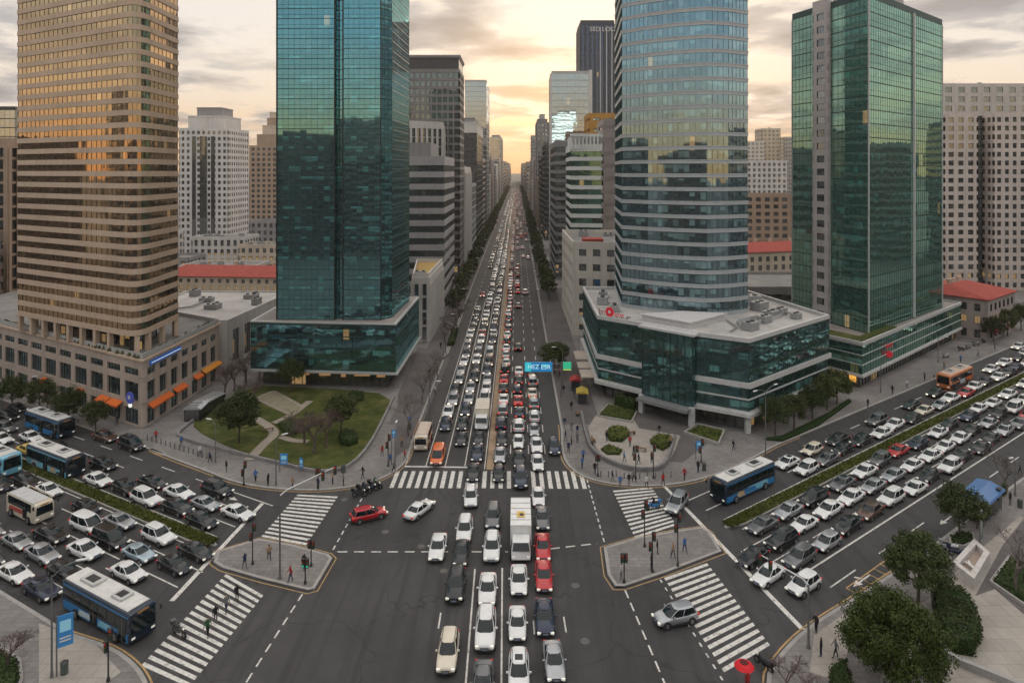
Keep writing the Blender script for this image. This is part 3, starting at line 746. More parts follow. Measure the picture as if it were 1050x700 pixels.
# rounded near corner
c0 = Vector((-62.3, 107.3)); fdir = Vector((-.888, .46)); rdir = Vector((-.03, 1.0)); r_ = 4.2
pa = c0 + rdir * r_; pb = c0 + fdir * r_
arc = [tuple(pa.lerp(c0, t).lerp(c0.lerp(pb, t), t)) for t in [i / 6 for i in range(7)]]
T1t = ccw(arc + [(-95.0, 124.2), (-95.4, 141.0), (-62.9, 121.5)])
cc = inset(T1t, .5); cols = []
for i in range(len(T1t)):
    a, c = Vector(cc[i]), Vector(cc[(i + 1) % len(cc)]); L = (c - a).length
    if L < 3: continue
    k = max(1, round(L / 4.3))
    for j in range(k): cols.append((a.lerp(c, j / k), math.atan2((c - a).y, (c - a).x)))
cols.append((Vector((arc[3][0] - .3, arc[3][1] + .5)), .6))
for p, a in cols:
    b = MB(); b.box((p.x, p.y, 13.0), (.75, .75, 3.1), 0, a); b.build('column', BEIGE, root)
b = MB(); g_ = inset(T1t, 3.2); b.skin_ring(g_, 11.45, 14.5); mullions(b, g_, 11.45, 14.5, 2.2, .1, .1, 1, edges_facing(g_)); b.build('lobby_window', [G_SHOP, MULL], root)
for s in (BEIGE,):
    ribbon_tower(root, T1t, 14.5, 32, 2.04, .90, BEIGE, G_BRONZE, 1.5, paint_mat('mullion_bronze', (.06, .04, .028), .5, .3, 0, .05), ins=.16, kit=4)
# podium fittings: awnings, blue sign, round clock-like emblem
ORANGE = rough_mat('awning_orange', (.62, .13, .022), .8, .12, 2)
def awning(root, p, q, z, dep=1.1, name='awning', mat=ORANGE, drop=.55, n=None):
    p, q = Vector(p), Vector(q); t = (q - p).normalized(); nn = Vector((t.y, -t.x))
    if nn.dot(-(p + q) / 2) < 0: nn = -nn
    b = MB(); o = nn * dep; th = .05
    for s0, s1 in ((0, 1),):
        a0, a1 = p, q
        b.raw([(a0.x, a0.y, z), (a1.x, a1.y, z), ((a1 + o).x, (a1 + o).y, z - drop), ((a0 + o).x, (a0 + o).y, z - drop),
               (a0.x, a0.y, z - th), (a1.x, a1.y, z - th), ((a1 + o).x, (a1 + o).y, z - drop - .28), ((a0 + o).x, (a0 + o).y, z - drop - .28)],
              [(0, 3, 2, 1), (4, 5, 6, 7), (3, 7, 6, 2), (0, 4, 7, 3), (1, 2, 6, 5), (0, 1, 5, 4)])
    return b.build(name, mat, root)
def on_edge(a, c, u): p = Vector(a).lerp(Vector(c), u); return p
Lf = (B_ - A).length
for u0, u1 in ((.075, .12), (.125, .165), (.235, .262), (.40, .425)):
    awning(root, A.lerp(B_, u0) + Vector((-.02, -.05)), A.lerp(B_, u1) + Vector((-.02, -.05)), 3.7)
for u0, u1, z in ((.05, .30, 3.75), (.34, .48, 3.75), (.60, .70, 3.9), (.72, .98, 4.1)):
    awning(root, A.lerp(C_, u0) + Vector((.05, 0)), A.lerp(C_, u1) + Vector((.05, 0)), z, .9, mat=ORANGE if z < 4 else rough_mat('awning_amber', (.62, .24, .03), .8, .12, 2))
b = MB(); p, q = A.lerp(C_, .06) + Vector((.32, 0)), A.lerp(C_, .42) + Vector((.32, 0))
b.box(((p.x + q.x) / 2, (p.y + q.y) / 2, 10.35), ((q - p).length, .22, .7), 0, math.atan2((q - p).y, (q - p).x))
b.box(((p.x + q.x) / 2 + .13, (p.y + q.y) / 2, 10.35), ((q - p).length * .96, .05, .12), 1, math.atan2((q - p).y, (q - p).x))
b.build('sign', [emit_mat('sign_blue', (.02, .10, .36), .3), emit_mat('sign_white', (.7, .75, .8), .4)], root)
b = MB(); p = A.lerp(B_, .035) + Vector((-.22, -.38))
t_ = (B_ - A).normalized(); nrm = Vector((t_.y, -t_.x)); nrm = nrm if nrm.y < 0 else -nrm
b.tube((p.x, p.y, 4.9), (p.x + nrm.x * .25, p.y + nrm.y * .25, 4.9), .95, None, 20, 0)
b.tube((p.x + nrm.x * .25, p.y + nrm.y * .25, 5.0), (p.x + nrm.x * .3, p.y + nrm.y * .3, 5.0), .34, None, 14, 1)
b.tube((p.x, p.y, 3.7), (p.x + nrm.x * .2, p.y + nrm.y * .2, 3.7), .38, None, 16, 2)
b.build('emblem', [emit_mat('emblem_blue', (.06, .08, .35), .2), WHITEM, emit_mat('emblem_white', (.8, .8, .75), .8)], root)
# roof planting strip along the podium edge
b = MB(); rr = random.Random(5)
for i in range(90):
    p = A.lerp(B_, rr.uniform(.01, .9)) if i < 60 else A.lerp(C_, rr.uniform(.02, .95))
    cen = (A + B_ + C_ + D_) / 4; d = (cen - p).normalized() * rr.uniform(.7, 1.3); p = p + d
    b.dome((p.x, p.y, 11.45), rr.uniform(.3, .7), rr.uniform(.3, .7), rr.uniform(.3, .8), 6, 3, jit=.4)
tag(b.build('planting', leaf_mat('roof_planting', (.03, .035, .015), (.10, .10, .045)), root), kind='stuff')

# ---------------- T2 teal glass tower (centre left)
PODT = [(-51.5, 126.5), (-23.0, 124.0), (-22.6, 150.5), (-51.5, 152)]
root = base_thing(PODT, 'office_tower', 'tall teal glass tower with a dark vertical slit, behind the lawn garden', 'tower')
gp = ccw(PODT)
b = MB(); b.prism(inset(gp, 2.0), .1, 3.4); b.build('ground_floor', rough_mat('shop_wall', (.10, .10, .10), .8, .2, .5), root)
b = MB(); q = inset(gp, 1.9); b.skin_ring(q, .4, 3.0); mullions(b, q, .4, 3.0, 1.6, .1, .12, 1, edges_facing(q)); b.build('shop_window', [G_SHOP, MULL], root)
b = MB(); b.prism(inset(gp, -.5), 3.35, 3.75); b.build('canopy', paint_mat('canopy_pale', (.42, .42, .41), .5, .1, 0, .2), root)
curtain_tower(root, gp, 3.75, 4, 2.15, G_TEAL, MULL_T, 1.3, .18, kit=0, top=False)
b = MB(); b.prism(inset(gp, -.12), 12.7, 12.95); b.build('roof_edge', paint_mat('trim_pale', (.45, .44, .42), .5, .1, 0, .2), root)
b = MB(); b.prism(inset(gp, .5), 12.95, 13.0); b.build('podium_roof', rough_mat('podium_roof_stone', (.27, .24, .22), .85, .2, .3), root)
T2t = ccw([(-46.7, 127.3), (-35.4, 127.0), (-35.2, 128.6), (-34.0, 128.6), (-33.8, 127.0), (-26.4, 126.9), (-24.7, 129.4), (-24.0, 145.5), (-46.7, 146)])
zt = curtain_tower(root, T2t, 13.0, 36, 1.95, G_TEAL, MULL_T, 1.1, .14, kit=3)
b = MB()
for x, y in ((-35.4, 126.95), (-33.8, 126.95), (-26.4, 126.85), (-46.75, 127.25)): b.box((x, y, 13.0 + 35), (.22, .22, 70))
b.build('edge_fin', paint_mat('fin_dark', (.02, .03, .03), .4, .4, 0, .05), root)
b = MB()
for i, (w_, h_) in enumerate(((1.2, .4), (2.2, .5), (.9, .8), (3.0, .3), (1.6, .5))): b.box((-41 + i * 3.7, 127.2 - i * .32, 2.5), (w_, .12, h_))
b.build('shop_sign', emit_mat('shop_sign_warm', (.60, .33, .14), .35), root)

# ---------------- T3 blue ribbon tower (centre right) on the angled podium
P3 = ccw([(15.2, 150), (14.9, 120.6), (22.6, 114.2), (29.6, 108.0), (36.9, 103.8), (57.8, 121.0), (50, 152)])
root = base_thing(P3, 'office_tower', 'tall pale-banded blue glass tower on an angular green glass podium, right of the avenue', 'tower')
gp = P3; TRIM = paint_mat('trim_white', (.50, .49, .48), .5, 0, 0, .25)
b = MB(); b.prism(inset(gp, 1.6), .1, 2.9); b.build('ground_floor', rough_mat('shop_wall', (.10, .10, .10), .8, .2, .5), root)
b = MB(); q = inset(gp, 1.5); b.skin_ring(q, .35, 2.9); mullions(b, q, .35, 2.9, 1.6, .1, .12, 1, edges_facing(q)); b.build('shop_window', [G_SHOP, MULL], root)
b = MB(); b.prism(inset(gp, -.55), 2.9, 3.45); b.build('canopy', TRIM, root)
ribbon_tower(root, gp, 3.45, 2, 2.0, .25, TRIM, G_TEALP, 1.5, MULL_T, ins=.1, top=False, kit=0)
b = MB(); b.prism(inset(gp, -.35), 7.45, 8.3); b.build('band', TRIM, root)
curtain_tower(root, gp, 8.3, 3, 2.0, G_TEALP, MULL_T, 1.5, .15, top=False)
b = MB(); b.ring(inset(gp, -.1), .5, 14.66, 15.35); b.build('parapet', TRIM, root)
b = MB(); b.prism(inset(gp, .45), 14.655, 14.74); b.build('podium_roof', ROOF_L, root)
# entrance bay: glazed slab standing proud of the chamfered front
e0, e1 = Vector((22.6, 114.2)), Vector((29.6, 108.0)); t_ = (e1 - e0).normalized(); nn = Vector((t_.y, -t_.x)); nn = nn if nn.y < 0 else -nn
ep = ccw([tuple(e0 + nn * 1.3), tuple(e1 + nn * 1.3), tuple(e1 - nn * .8), tuple(e0 - nn * .8)])
b = MB(); b.skin_ring(ep, 3.2, 14.9); mullions(b, ep, 3.2, 14.9, 1.35, .09, .1, 1, edges_facing(ep))
for z in (3.2, 5.1, 7.0, 8.9, 10.8, 12.7): b.ring(inset(ep, -.06), .1, z, z + .1, 1)
b.build('entrance_bay', [G_TEALP, MULL_T], root)
b = MB(); b.prism(inset(ep, -.5), 14.9, 15.25); b.build('bay_roof', TRIM, root)
ec = ccw([tuple(e0 + nn * 3.4), tuple(e1 + nn * 3.4), tuple(e1 + nn * 1.3), tuple(e0 + nn * 1.3)])
b = MB(); b.prism(ec, 2.7, 3.2); b.build('entrance_canopy', paint_mat('canopy_grey', (.22, .22, .22), .5, .2, 0, .2), root)
b = MB()
for e in (e0 + nn * 1.5, e1 + nn * 1.5, Vector(gp[0]), ): b.box((e.x, e.y, 1.7), (.8, .8, 3.2), 0, math.atan2(t_.y, t_.x))
p = Vector((36.9, 103.8)); b.box((p.x, p.y + .7, 1.6), (.8, .8, 3.0))
b.build('pier', TRIM, root)
T3t = ccw([(21.0, 130.6), (22.2, 153.5), (44.6, 150), (44.4, 126.0), (35.6, 122.2), (29.0, 124.4), (24.6, 127.0)])
T3t = ccw([(20.9, 130.7), (22.6, 151), (44.6, 150), (44.4, 125.4), (40, 123.2), (35.6, 122.2), (30.5, 123.9), (25.4, 126.9)])
PALEB = paint_mat('band_pale', (.40, .42, .43), .45, .1, 0, .2)
ribbon_tower(root, T3t, 14.74, 27, 2.6, .72, PALEB, G_BLUE, 1.0, MULL_T, ins=.14, sills=True, kit=3)
# roof terrace clutter: plant rooms, ducts, screens, skylights
rk = random.Random(8)
def roof_plant(root, x, y, z, sx_, sy_, h, rz):
    b = MB(); b.box((x, y, z + h / 2 + .1), (sx_, sy_, h), 0, rz, bev=.08)
    for k in (-.25, .25): c = (x + k * sx_ * math.cos(rz), y + k * sx_ * math.sin(rz)); b.tube((*c, z + h + .1), (*c, z + h + .3), min(sx_, sy_) * .2, None, 10, 1)
    b.box((x, y, z + .06), (sx_ * .9, sy_ * .9, .12), 1, rz); b.build('roof_unit', [PLANTM, MULL], root)
def duct(root, pts, r=.22): b = MB(); b.path([(x, y, z) for x, y, z in pts], r, 8); b.build('duct', PLANTM, root)
for x, y, a_, s_ in ((47.5, 128, .7, 1.3), (50, 124, .7, 1.0), (47, 121, .7, 1.1), (51.5, 120.5, .7, .8), (44.5, 117.5, .7, 1.0), (40, 112, .7, 1.1), (48, 134, .2, 1.4), (19, 127, 1.4, 1.0), (17.6, 134, 1.4, 1.2), (18.6, 141, 1.4, 1.0)): roof_plant(root, x, y, 14.72, 2.4 * s_, 1.8 * s_, 1.2 * s_, a_)
duct(root, [(40, 113, 15.1), (44.5, 117.5, 15.1), (44.5, 117.5, 15.6), (47, 121, 15.6)]); duct(root, [(47.5, 128, 15.3), (50, 124, 15.3), (52, 122.5, 15.3)]); duct(root, [(36, 110, 15.0), (38, 113, 15.0), (38, 118, 15.0)], .14)
ws = ccw([(22.8, 119.0), (29.8, 112.6), (38.0, 119.5), (31.0, 121.2)]); b = MB(); b.prism(ws, 14.74, 15.75); b.prism(inset(ws, -.3), 15.75, 15.95); b.build('white_roof', paint_mat('membrane_white', (.55, .53, .52), .6, 0, 0, .2), root)
b = MB(); b.ring(ccw([(38.5, 112), (49, 121), (47.5, 123), (39, 116)]), .12, 14.72, 15.5); b.build('screen_rail', MULL_W, root)
# small flank roofs along the left foot, red roof-edge sign
for k, (y0, y1) in enumerate(((121.5, 126), (127, 131), (133, 139))):
    b = MB(); b.box((13.2, (y0 + y1) / 2, 3.6), (2.4, y1 - y0, .2)); b.box((12.1, (y0 + y1) / 2, 3.35), (.15, y1 - y0, .5))
    b.build('side_canopy', rough_mat('canvas_cream', (.42, .36, .30), .8, .15, 1), root)
def text_obj(name, s, size, loc, rz, mat, parent=None, tilt=90, depth=.03, align='CENTER', extra_x=1.):
    cu = bpy.data.curves.new(name, 'FONT'); cu.body = s; cu.size = size; cu.extrude = depth; cu.align_x = align; cu.align_y = 'CENTER'
    o = bpy.data.objects.new(name, cu); COL.objects.link(o); dg = bpy.context.evaluated_depsgraph_get()
    me = bpy.data.meshes.new_from_object(o.evaluated_get(dg)); bpy.data.objects.remove(o)
    me.materials.clear(); me.materials.append(mat); o = bpy.data.objects.new(name, me); COL.objects.link(o)
    o.rotation_euler = (R(tilt), 0, rz); o.scale = (extra_x, 1, 1)
    if parent is not None: o.parent = parent; loc = Vector(loc) - Vector(parent.location)
    o.location = loc; return o
fd = (Vector((22.6, 114.2)) - Vector((14.9, 120.6))).normalized(); fr = math.atan2(fd.y, fd.x)
RED = emit_mat('sign_red', (.50, .015, .03), .25)
sb = Vector((14.9, 120.6)); so = Vector((fd.y, -fd.x)) * .0
sg = thing('roof_sign', 'red letter sign with a round red disc standing on the white podium roof edge', 'sign', ((sb + fd * 3.6).x, (sb + fd * 3.6).y + .45, 15.3))
b = MB(); 
for u in (.6, 2.2, 3.2, 4.2, 5.2, 6.2): p = sb + fd * u; b.tube((p.x, p.y + .45, 15.3), (p.x, p.y + .45, 15.9), .05)
p, q = sb + fd * .4, sb + fd * 6.6; b.tube((p.x, p.y + .45, 15.5), (q.x, q.y + .45, 15.5), .05)
b.build('sign_frame', DARKM, sg)
p = sb + fd * 1.0; text_obj('lettering', 'hn', 1.5, (p.x, p.y + .4, 16.1), fr, rough_mat('sign_tan', (.32, .12, .07), .6, .2, 2), sg)
p = sb + fd * 2.7
b = MB(); nv = Vector((fd.y, -fd.x)); b.tube((p.x, p.y + .45, 16.25), (p.x + nv.x * .15, p.y + .45 + nv.y * .15, 16.25), .85, None, 20)
b.tube((p.x + nv.x * .15, p.y + .45 + nv.y * .15, 16.25), (p.x + nv.x * .17, p.y + .45 + nv.y * .17, 16.25), .3, None, 14, 1); b.build('disc', [RED, WHITEM], sg)
p = sb + fd * 4.6; text_obj('lettering', 'uoxn', 1.25, (p.x, p.y + .4, 16.0), fr, RED, sg, extra_x=.85)
p = sb + fd * 6.6; text_obj('lettering', 'une', .6, (p.x, p.y + .4, 15.85), fr, DARKM, sg)

# ---------------- T4 dark green glass tower (right) with pale window shaft
P4c, P4r, P4l = Vector((65.9, 124.6)), Vector((110.8, 162.9)), Vector((57.6, 137.0))
P4 = ccw([tuple(P4c), tuple(P4r), tuple(P4r + (P4l - P4c) * 1.6), tuple(P4c + (P4l - P4c) * 1.6)])
root = base_thing(P4, 'office_tower', 'dark green glass tower with a pale window shaft and white fin, at the right road', 'tower')
b = MB(); b.prism(inset(P4, 1.2), .1, 2.6); b.build('ground_floor', rough_mat('shop_wall', (.10, .10, .10), .8, .2, .5), root)
b = MB(); q = inset(P4, 1.1); b.skin_ring(q, .3, 2.5); mullions(b, q, .3, 2.5, 1.5, .1, .12, 1, edges_facing(q)); b.build('shop_window', [G_SHOP, MULL], root)
b = MB(); b.prism(inset(P4, -.25), 2.55, 2.95); b.build('canopy', TRIM, root)
ribbon_tower(root, P4, 2.95, 3, 1.85, .16, TRIM, G_TEAL2, 1.3, MULL_T, ins=.1, top=False, kit=0)
b = MB(); b.prism(inset(P4, .4), 8.78, 8.9); b.build('podium_roof', rough_mat('podium_roof_stone', (.27, .24, .22), .85, .2, .3), root)
b = MB(); b.ring(inset(P4, -.08), .35, 8.78, 9.3); b.build('parapet', TRIM, root)
T4c, T4r, T4l = Vector((71.3, 132.4)), Vector((103.0, 158.2)), Vector((64.3, 152.6))
T4 = ccw([tuple(T4c), tuple(T4r), tuple(T4r + (T4l - T4c)), tuple(T4l)])
zt = curtain_tower(root, T4, 8.9, 24, 2.84, G_TEAL2, MULL_T, 1.15, .20, kit=3, wallm=MULL_T, proud=.05)
rs = P4c.lerp(P4l, .5)
b = MB()     # grass roof strip beside the tower foot
qa = [tuple(P4c + (P4l - P4c) * .12 + (P4r - P4c) * .03), tuple(P4c + (P4r - P4c) * .36 + (P4l - P4c) * .07), tuple(P4c + (P4r - P4c) * .34 + (P4l - P4c) * .32), tuple(P4c + (P4l - P4c) * .9 + (P4r - P4c) * .03)]
b.prism(ccw([tuple(P4c + Vector((-.0, 1.1))), tuple(P4c + (P4r - P4c) * .33 + Vector((-.4, .8))), tuple(P4c + (P4r - P4c) * .30 + Vector((-1.7, 2.4))), tuple(P4c + Vector((2.2, 5.2))), tuple(P4c + (P4l - P4c) * 1.0 + Vector((3.0, 3.6))), tuple(P4l + Vector((1.2, .3)))]), 8.9, 9.2)
tag(b.build('roof_grass', GRASS, root), kind='stuff')
# pale shaft with one window per floor
d_ = (T4l - T4c).normalized(); a0, a1 = T4c + (T4l - T4c) * .68, T4c + (T4l - T4c) * .46
out = Vector((-abs(d_.y), -abs(d_.x))) if True else None
nv = Vector((d_.y, -d_.x)); nv = nv if nv.x < 0 else -nv
sh = ccw([tuple(a0 + nv * .55), tuple(a1 + nv * .55), tuple(a1 - nv * .3), tuple(a0 - nv * .3)])
SHAFT = CONC('shaft_concrete', (.44, .41, .40))
fl = [(8.9 + 2.84 * i + .8, 8.9 + 2.84 * i + 2.3) for i in range(24)]
iw = [i for i in range(4) if (Vector(sh[i]) + Vector(sh[(i + 1) % 4]) - a0 - a1 - nv * 1.1).length < .05][0]
grid_wall(root, sh, 8.95, fl, 79.5, SHAFT, G_DARK, edges=[iw], bays={iw: 1}, pier=1.25, ins=.18, top=False, cross=False, winname='shaft_window')
f0 = T4c.lerp(T4r, .56); tt = (T4r - T4c).normalized(); nv2 = Vector((tt.y, -tt.x)); nv2 = nv2 if nv2.y < 0 else -nv2
b = MB(); b.box((f0.x + nv2.x * .2, f0.y + nv2.y * .2, 43.2), (.24, .5, 68.2), 0, math.atan2(tt.y, tt.x)); b.build('fin', paint_mat('fin_white', (.62, .62, .60), .5, 0, 0, .1), root)
for p in (T4c, T4r, T4l):
    b = MB(); b.box((p.x, p.y, 43), (.25, .25, 68)); b.build('edge_trim', MULL_W, root)
b = MB(); k1 = (T4c + T4r + T4l + T4l) / 4; pen = ccw([tuple(T4c.lerp(T4r, .15) + Vector((1, 8))), tuple(T4c.lerp(T4r, .55) + Vector((1, 5))), tuple(T4c.lerp(T4r, .55) + Vector((-3, 13))), tuple(T4c.lerp(T4r, .15) + Vector((-3, 15)))])
b.prism(pen, 77.5, 81.5); b.build('penthouse', SHAFT, root)
p = P4c.lerp(P4r, .22); text_obj('lettering', 'OKITU', 1.1, (p.x - .5, p.y - .9, 6.6), math.atan2(tt.y, tt.x), RED, root)
b = MB(); b.tube((p.x - .4, p.y - .75, 4.9), (p.x - .55, p.y - 1.0, 4.9), .65, None, 18); b.build('red_disc', RED, root)
b = MB()
for i in range(5):
    p = P4c.lerp(P4l, .1 + i * .14); b.box((p.x - .45, p.y - .1, 2.0), (1.3, .1, 1.1), 0, math.atan2((P4l - P4c).y, (P4l - P4c).x))
b.build('lit_sign', emit_mat('amber_sign', (.75, .36, .06), 1.1), root)

# ---------------- white hall + red roofed long house between T1 and T2
WHITEC = CONC('white_render', (.54, .51, .48)); CREAM = CONC('cream_render', (.50, .42, .33)); TAN = CONC('tan_render', (.34, .245, .18)); GREYC = CONC('grey_concrete', (.26, .25, .25)); DGREY = CONC('dark_concrete', (.12, .12, .125)); PINKC = CONC('pink_concrete', (.36, .30, .275))
hp = ccw([(-60.5, 136.5), (-58.3, 170), (-86, 170), (-86, 137.5)])
root = base_thing(hp, 'exhibition_hall', 'low white flat-roofed hall between the beige podium and the teal tower', 'hall')
ir = [i for i in range(4) if abs(hp[i][0] + 60.5) + abs(hp[(i + 1) % 4][0] + 58.3) < .01 or abs(hp[i][0] + 58.3) + abs(hp[(i + 1) % 4][0] + 60.5) < .01][0]
grid_wall(root, hp, .1, [(1.5, 8.2)], 10.3, WHITEC, G_DARK, edges=edges_facing(hp), bays={ir: 6}, pier=2.4, bay=6, par=.5, roofm=ROOF_L, kit=4)
for x, y in ((-70, 150), (-75, 158), (-66, 162), (-80, 146)): roof_plant(root, x, y, 10.4, 3, 2.2, .9, .1)
duct(root, [(-80, 146, 10.8), (-75, 150, 10.8), (-75, 158, 10.8)])
def gable_house(name, label, p, q, depth, z_e, z_r, wallm, floors, bay=3.2, roofm=REDROOF, ov=.5, cat='house', group=None):
    p, q = Vector(p), Vector(q); t = (q - p).normalized(); nn = Vector((-t.y, t.x)); nn = nn if nn.y > 0 else -nn
    poly = ccw([tuple(p), tuple(q), tuple(q + nn * depth), tuple(p + nn * depth)])
    root = base_thing(poly, name, label, cat, group)
    grid_wall(root, poly, .1, floors, z_e, wallm, G_DARK, bay=bay, pier=bay * .58, top=False, ins=.15, maxwin=100)
    b = MB(); e = ov; A0, A1 = p - t * e - nn * e, q + t * e - nn * e; B0, B1 = p - t * e + nn * (depth + e), q + t * e + nn * (depth + e)
    k = min(depth / 2, 4.5); R0, R1 = p + t * k + nn * depth / 2, q - t * k + nn * depth / 2
    z = z_e
    b.raw([(*A0, z), (*A1, z), (*B1, z), (*B0, z), (*R0, z_r), (*R1, z_r), (*A0, z - .2), (*A1, z - .2), (*B1, z - .2), (*B0, z - .2)],
          [(0, 1, 5, 4), (1, 2, 5), (2, 3, 4, 5), (3, 0, 4), (6, 7, 1, 0), (7, 8, 2, 1), (8, 9, 3, 2), (9, 6, 0, 3), (9, 8, 7, 6)])
    b.build('roof', roofm, root)
    b = MB()
    for u in (.2, .45, .8):
        c = R0.lerp(R1, u) + nn * 1.2; b.box((c.x, c.y, z_r + .1), (.9, .7, 1.6)); b.box((c.x, c.y, z_r + .95), (1.1, .9, .12))
    b.build('chimney', CREAM, root)
    return root
gable_house('long_house', 'long cream house with a red hipped roof and small windows, behind the white hall', (-116, 212), (-70, 208), 15, 8.0, 10.6, CREAM, [(1.2, 2.8), (3.6, 5.0), (5.8, 7.1)], 2.6)
gable_house('long_house', 'cream block with a red roof seen between the blue tower and the dark green tower', (80, 228), (112, 236), 14, 13.5, 16.2, CREAM, [(1 + 3 * i, 2.8 + 3 * i) for i in range(4)], 3)
# red roofed house to the right of T4 podium
u2 = Vector((.794, .608)); n2 = Vector((-.585, .81)); ca = Vector((115.5, 160.2))
root = gable_house('corner_house', 'cream corner house with a red hipped roof, right of the dark green podium', ca, ca + u2 * 20, 19, 10.4, 12.4, PINKC, [(.6, 2.6), (4.2, 6.0), (7.2, 9.0)], 2.7)
awning(root, ca + u2 * 4 + Vector((.1, -.1)), ca + u2 * 9 + Vector((.1, -.1)), 3.3, 1.6, mat=rough_mat('awning_red', (.45, .015, .06), .8, .1, 2))
awning(root, ca + u2 * .6 + Vector((.1, -.1)), ca + u2 * 3.4 + Vector((.1, -.1)), 3.1, 1.2, mat=rough_mat('awning_red', (.45, .015, .06), .8, .1, 2))

# ---------------- block helper for the rest of the city
def R_floor(z0, z1, pitch, gap): 
    n = int((z1 - z0 - .6) / pitch); return [(z0 + i * pitch + gap, z0 + (i + 1) * pitch) for i in range(n)]
def tower(name, label, poly, z1, style, wallm, glassm, pitch=3., slab=1.1, bay=3., kit=2, crown=None, roofm=None, mull=None, group=None, maxwin=100, cat='building', par=1.0, pier=None):
    poly = ccw(poly); root = base_thing(poly, name, label, cat, group)
    n = max(1, int(z1 / pitch)); pitch = z1 / n
    if style == 'ribbon':
        ribbon_tower(root, poly, .1, n, pitch, slab, wallm, glassm, mull or 2.2, None, ins=.25, kit=kit, roofm=roofm, par=par)
    elif style == 'curtain':
        curtain_tower(root, poly, .1, n, pitch, glassm, wallm, mull or 2.0, .35, proud=.12, kit=kit, subline=False)
    elif style == 'vertical':                      # tall piers with glass strips between
        g = inset(poly, .4); b = MB(); b.skin_ring(g, .1, z1); b.build('glass_strip', glassm, root)
        b = MB(); mullions(b, poly, .1, z1, bay, bay * .4, .5, 0); b.prism(inset(poly, -.25), z1, z1 + 1.6); b.build('wall', wallm, root)
        b = MB()
        for i in range(n): b.ring(inset(poly, .2), .15, .1 + i * pitch, .1 + i * pitch + slab * .7)
        b.build('spandrel', wallm, root)
        roof_kit(root, poly, z1 + 1.6, par, .3, wallm, roofm, kit)
    else:
        fl = [(.1 + i * pitch + slab * .75, .1 + (i + 1) * pitch - slab * .25) for i in range(n)]
        grid_wall(root, poly, .1, fl, z1 + .2, wallm, glassm, bay=bay, pier=pier or bay * .5, ins=.25, kit=kit, roofm=roofm, par=par, cross=False, maxwin=maxwin)
    if crown:
        q = poly; z = z1 + (1.6 if style == 'vertical' else .3)
        for (t, h, mat) in crown:
            q = inset(q, t); b = MB(); b.prism(q, z, z + h); b.ring(inset(q, -.2), .3, z + h - .4, z + h + .2); b.build('crown', mat, root); z += h
    return root
# left row along the avenue, near to far
tower('small_building', 'small white building with an ochre roof deck beside the teal tower', [(-25.5, 160), (-21.6, 160), (-21.2, 186), (-28.5, 186)], 14.3, 'vertical', WHITEC, G_GREY, 3, .8, 2.2, 1, roofm=rough_mat('ochre_roof', (.36, .24, .08), .8, .2, .5))
root = tower('office_building', 'mid-rise office with broad pale bands and black ribbons, right of the teal tower', rect(-43, -21.6, 195, 226), 43.5, 'ribbon', CONC('band_grey', (.33, .32, .32)), G_DARK, 3.35, 1.7, kit=0)
b = MB(); b.prism(ccw(rect(-41, -26, 198, 214)), 45.6, 50.5); b.build('penthouse', GREYC, root)
tower('office_building', 'tall brown-grey slab tower with a dark plant band at its top, left of the avenue', rect(-41, -21.5, 246, 266), 79, 'grid', CONC('brown_grey', (.20, .19, .185)), G_DARK, 3.0, .9, 1.9, 0, crown=[(.4, 5.2, paint_mat('plant_band', (.05, .05, .055), .6, .2, 0, .1)), (-.4, .8, GREYC)], pier=.55)
root = tower('office_building', 'angled building with tall cream ribs standing between the teal tower and the brown slab', [(-41, 229), (-27.0, 236), (-27.0, 243), (-41, 243)], 57, 'vertical', CONC('rib_cream', (.46, .43, .40)), G_DARK, 3.2, .5, 1.9, 0)
tower('office_building', 'narrow white slab with a tan flank beside the avenue, beyond the pale-banded office', rect(-26.5, -21.5, 267, 304), 41, 'vertical', WHITEC, G_GREY, 3.2, 1.0, 3, 1)
tower('office_building', 'low glass office in front of the white-topped tower, left of the avenue', rect(-27.5, -21.5, 308, 345), 34, 'curtain', MULL_W, G_GREY, 3.2, 1, 3, 1)
tower('office_building', 'dark glass tower with a white concrete cap, left of the avenue', rect(-33, -21.5, 351, 411), 62, 'curtain', MULL, G_DARK, 3.2, 1, 3, 1, crown=[(-.2, 5.5, WHITEC), (1.5, 2.5, GREYC)])
tower('office_building', 'slim pale blue glass tower with a flat top, left of the avenue', rect(-37, -21.5, 465, 512), 105, 'curtain', MULL_W, G_GREY, 3.4, 1, 3, 2)
tower('office_building', 'grey glass tower standing alone near the far end of the avenue, left side', rect(-40, -22.5, 960, 1060), 90, 'curtain', MULL_W, G_GREY, 3.6, 1, 3, 1, crown=[(3, 4, GREYC)])
# right row
R1p = ccw([(14.2, 166.5), (29.5, 162.5), (30, 199), (13.8, 200)])
root = tower('stone_building', 'white classical stone building with square windows and a red roof box, right of the avenue', R1p, 22.5, 'grid', CONC('white_stone', (.58, .53, .47)), G_DARK, 3.75, 2.0, 3.3, 2, par=1.3)
b = MB(); b.prism(ccw(rect(17, 22, 166, 171)), 23.0, 24.6); b.build('roof_box', REDROOF, root)
root = tower('office_building', 'white office with green glass ribbons and a slotted white crown, right of the avenue', ccw([(17, 207), (27, 205.5), (27, 232), (17.5, 234)]), 48, 'ribbon', CONC('bright_white', (.60, .60, .58), streak=.15), G_GREEN, 3.0, 1.25, kit=0)
b = MB()
for i in range(9): b.box((17.4 + i * 1.16, 207 - .12 * i, 50.8), (.55, .8, 4.2))
b.box((22, 206.6, 53.2), (10.4, 1.0, .8)); b.prism(ccw(rect(17.8, 26.6, 208, 230)), 49.3, 53.3); b.build('crown', CONC('bright_white', (.60, .60, .58)), root)
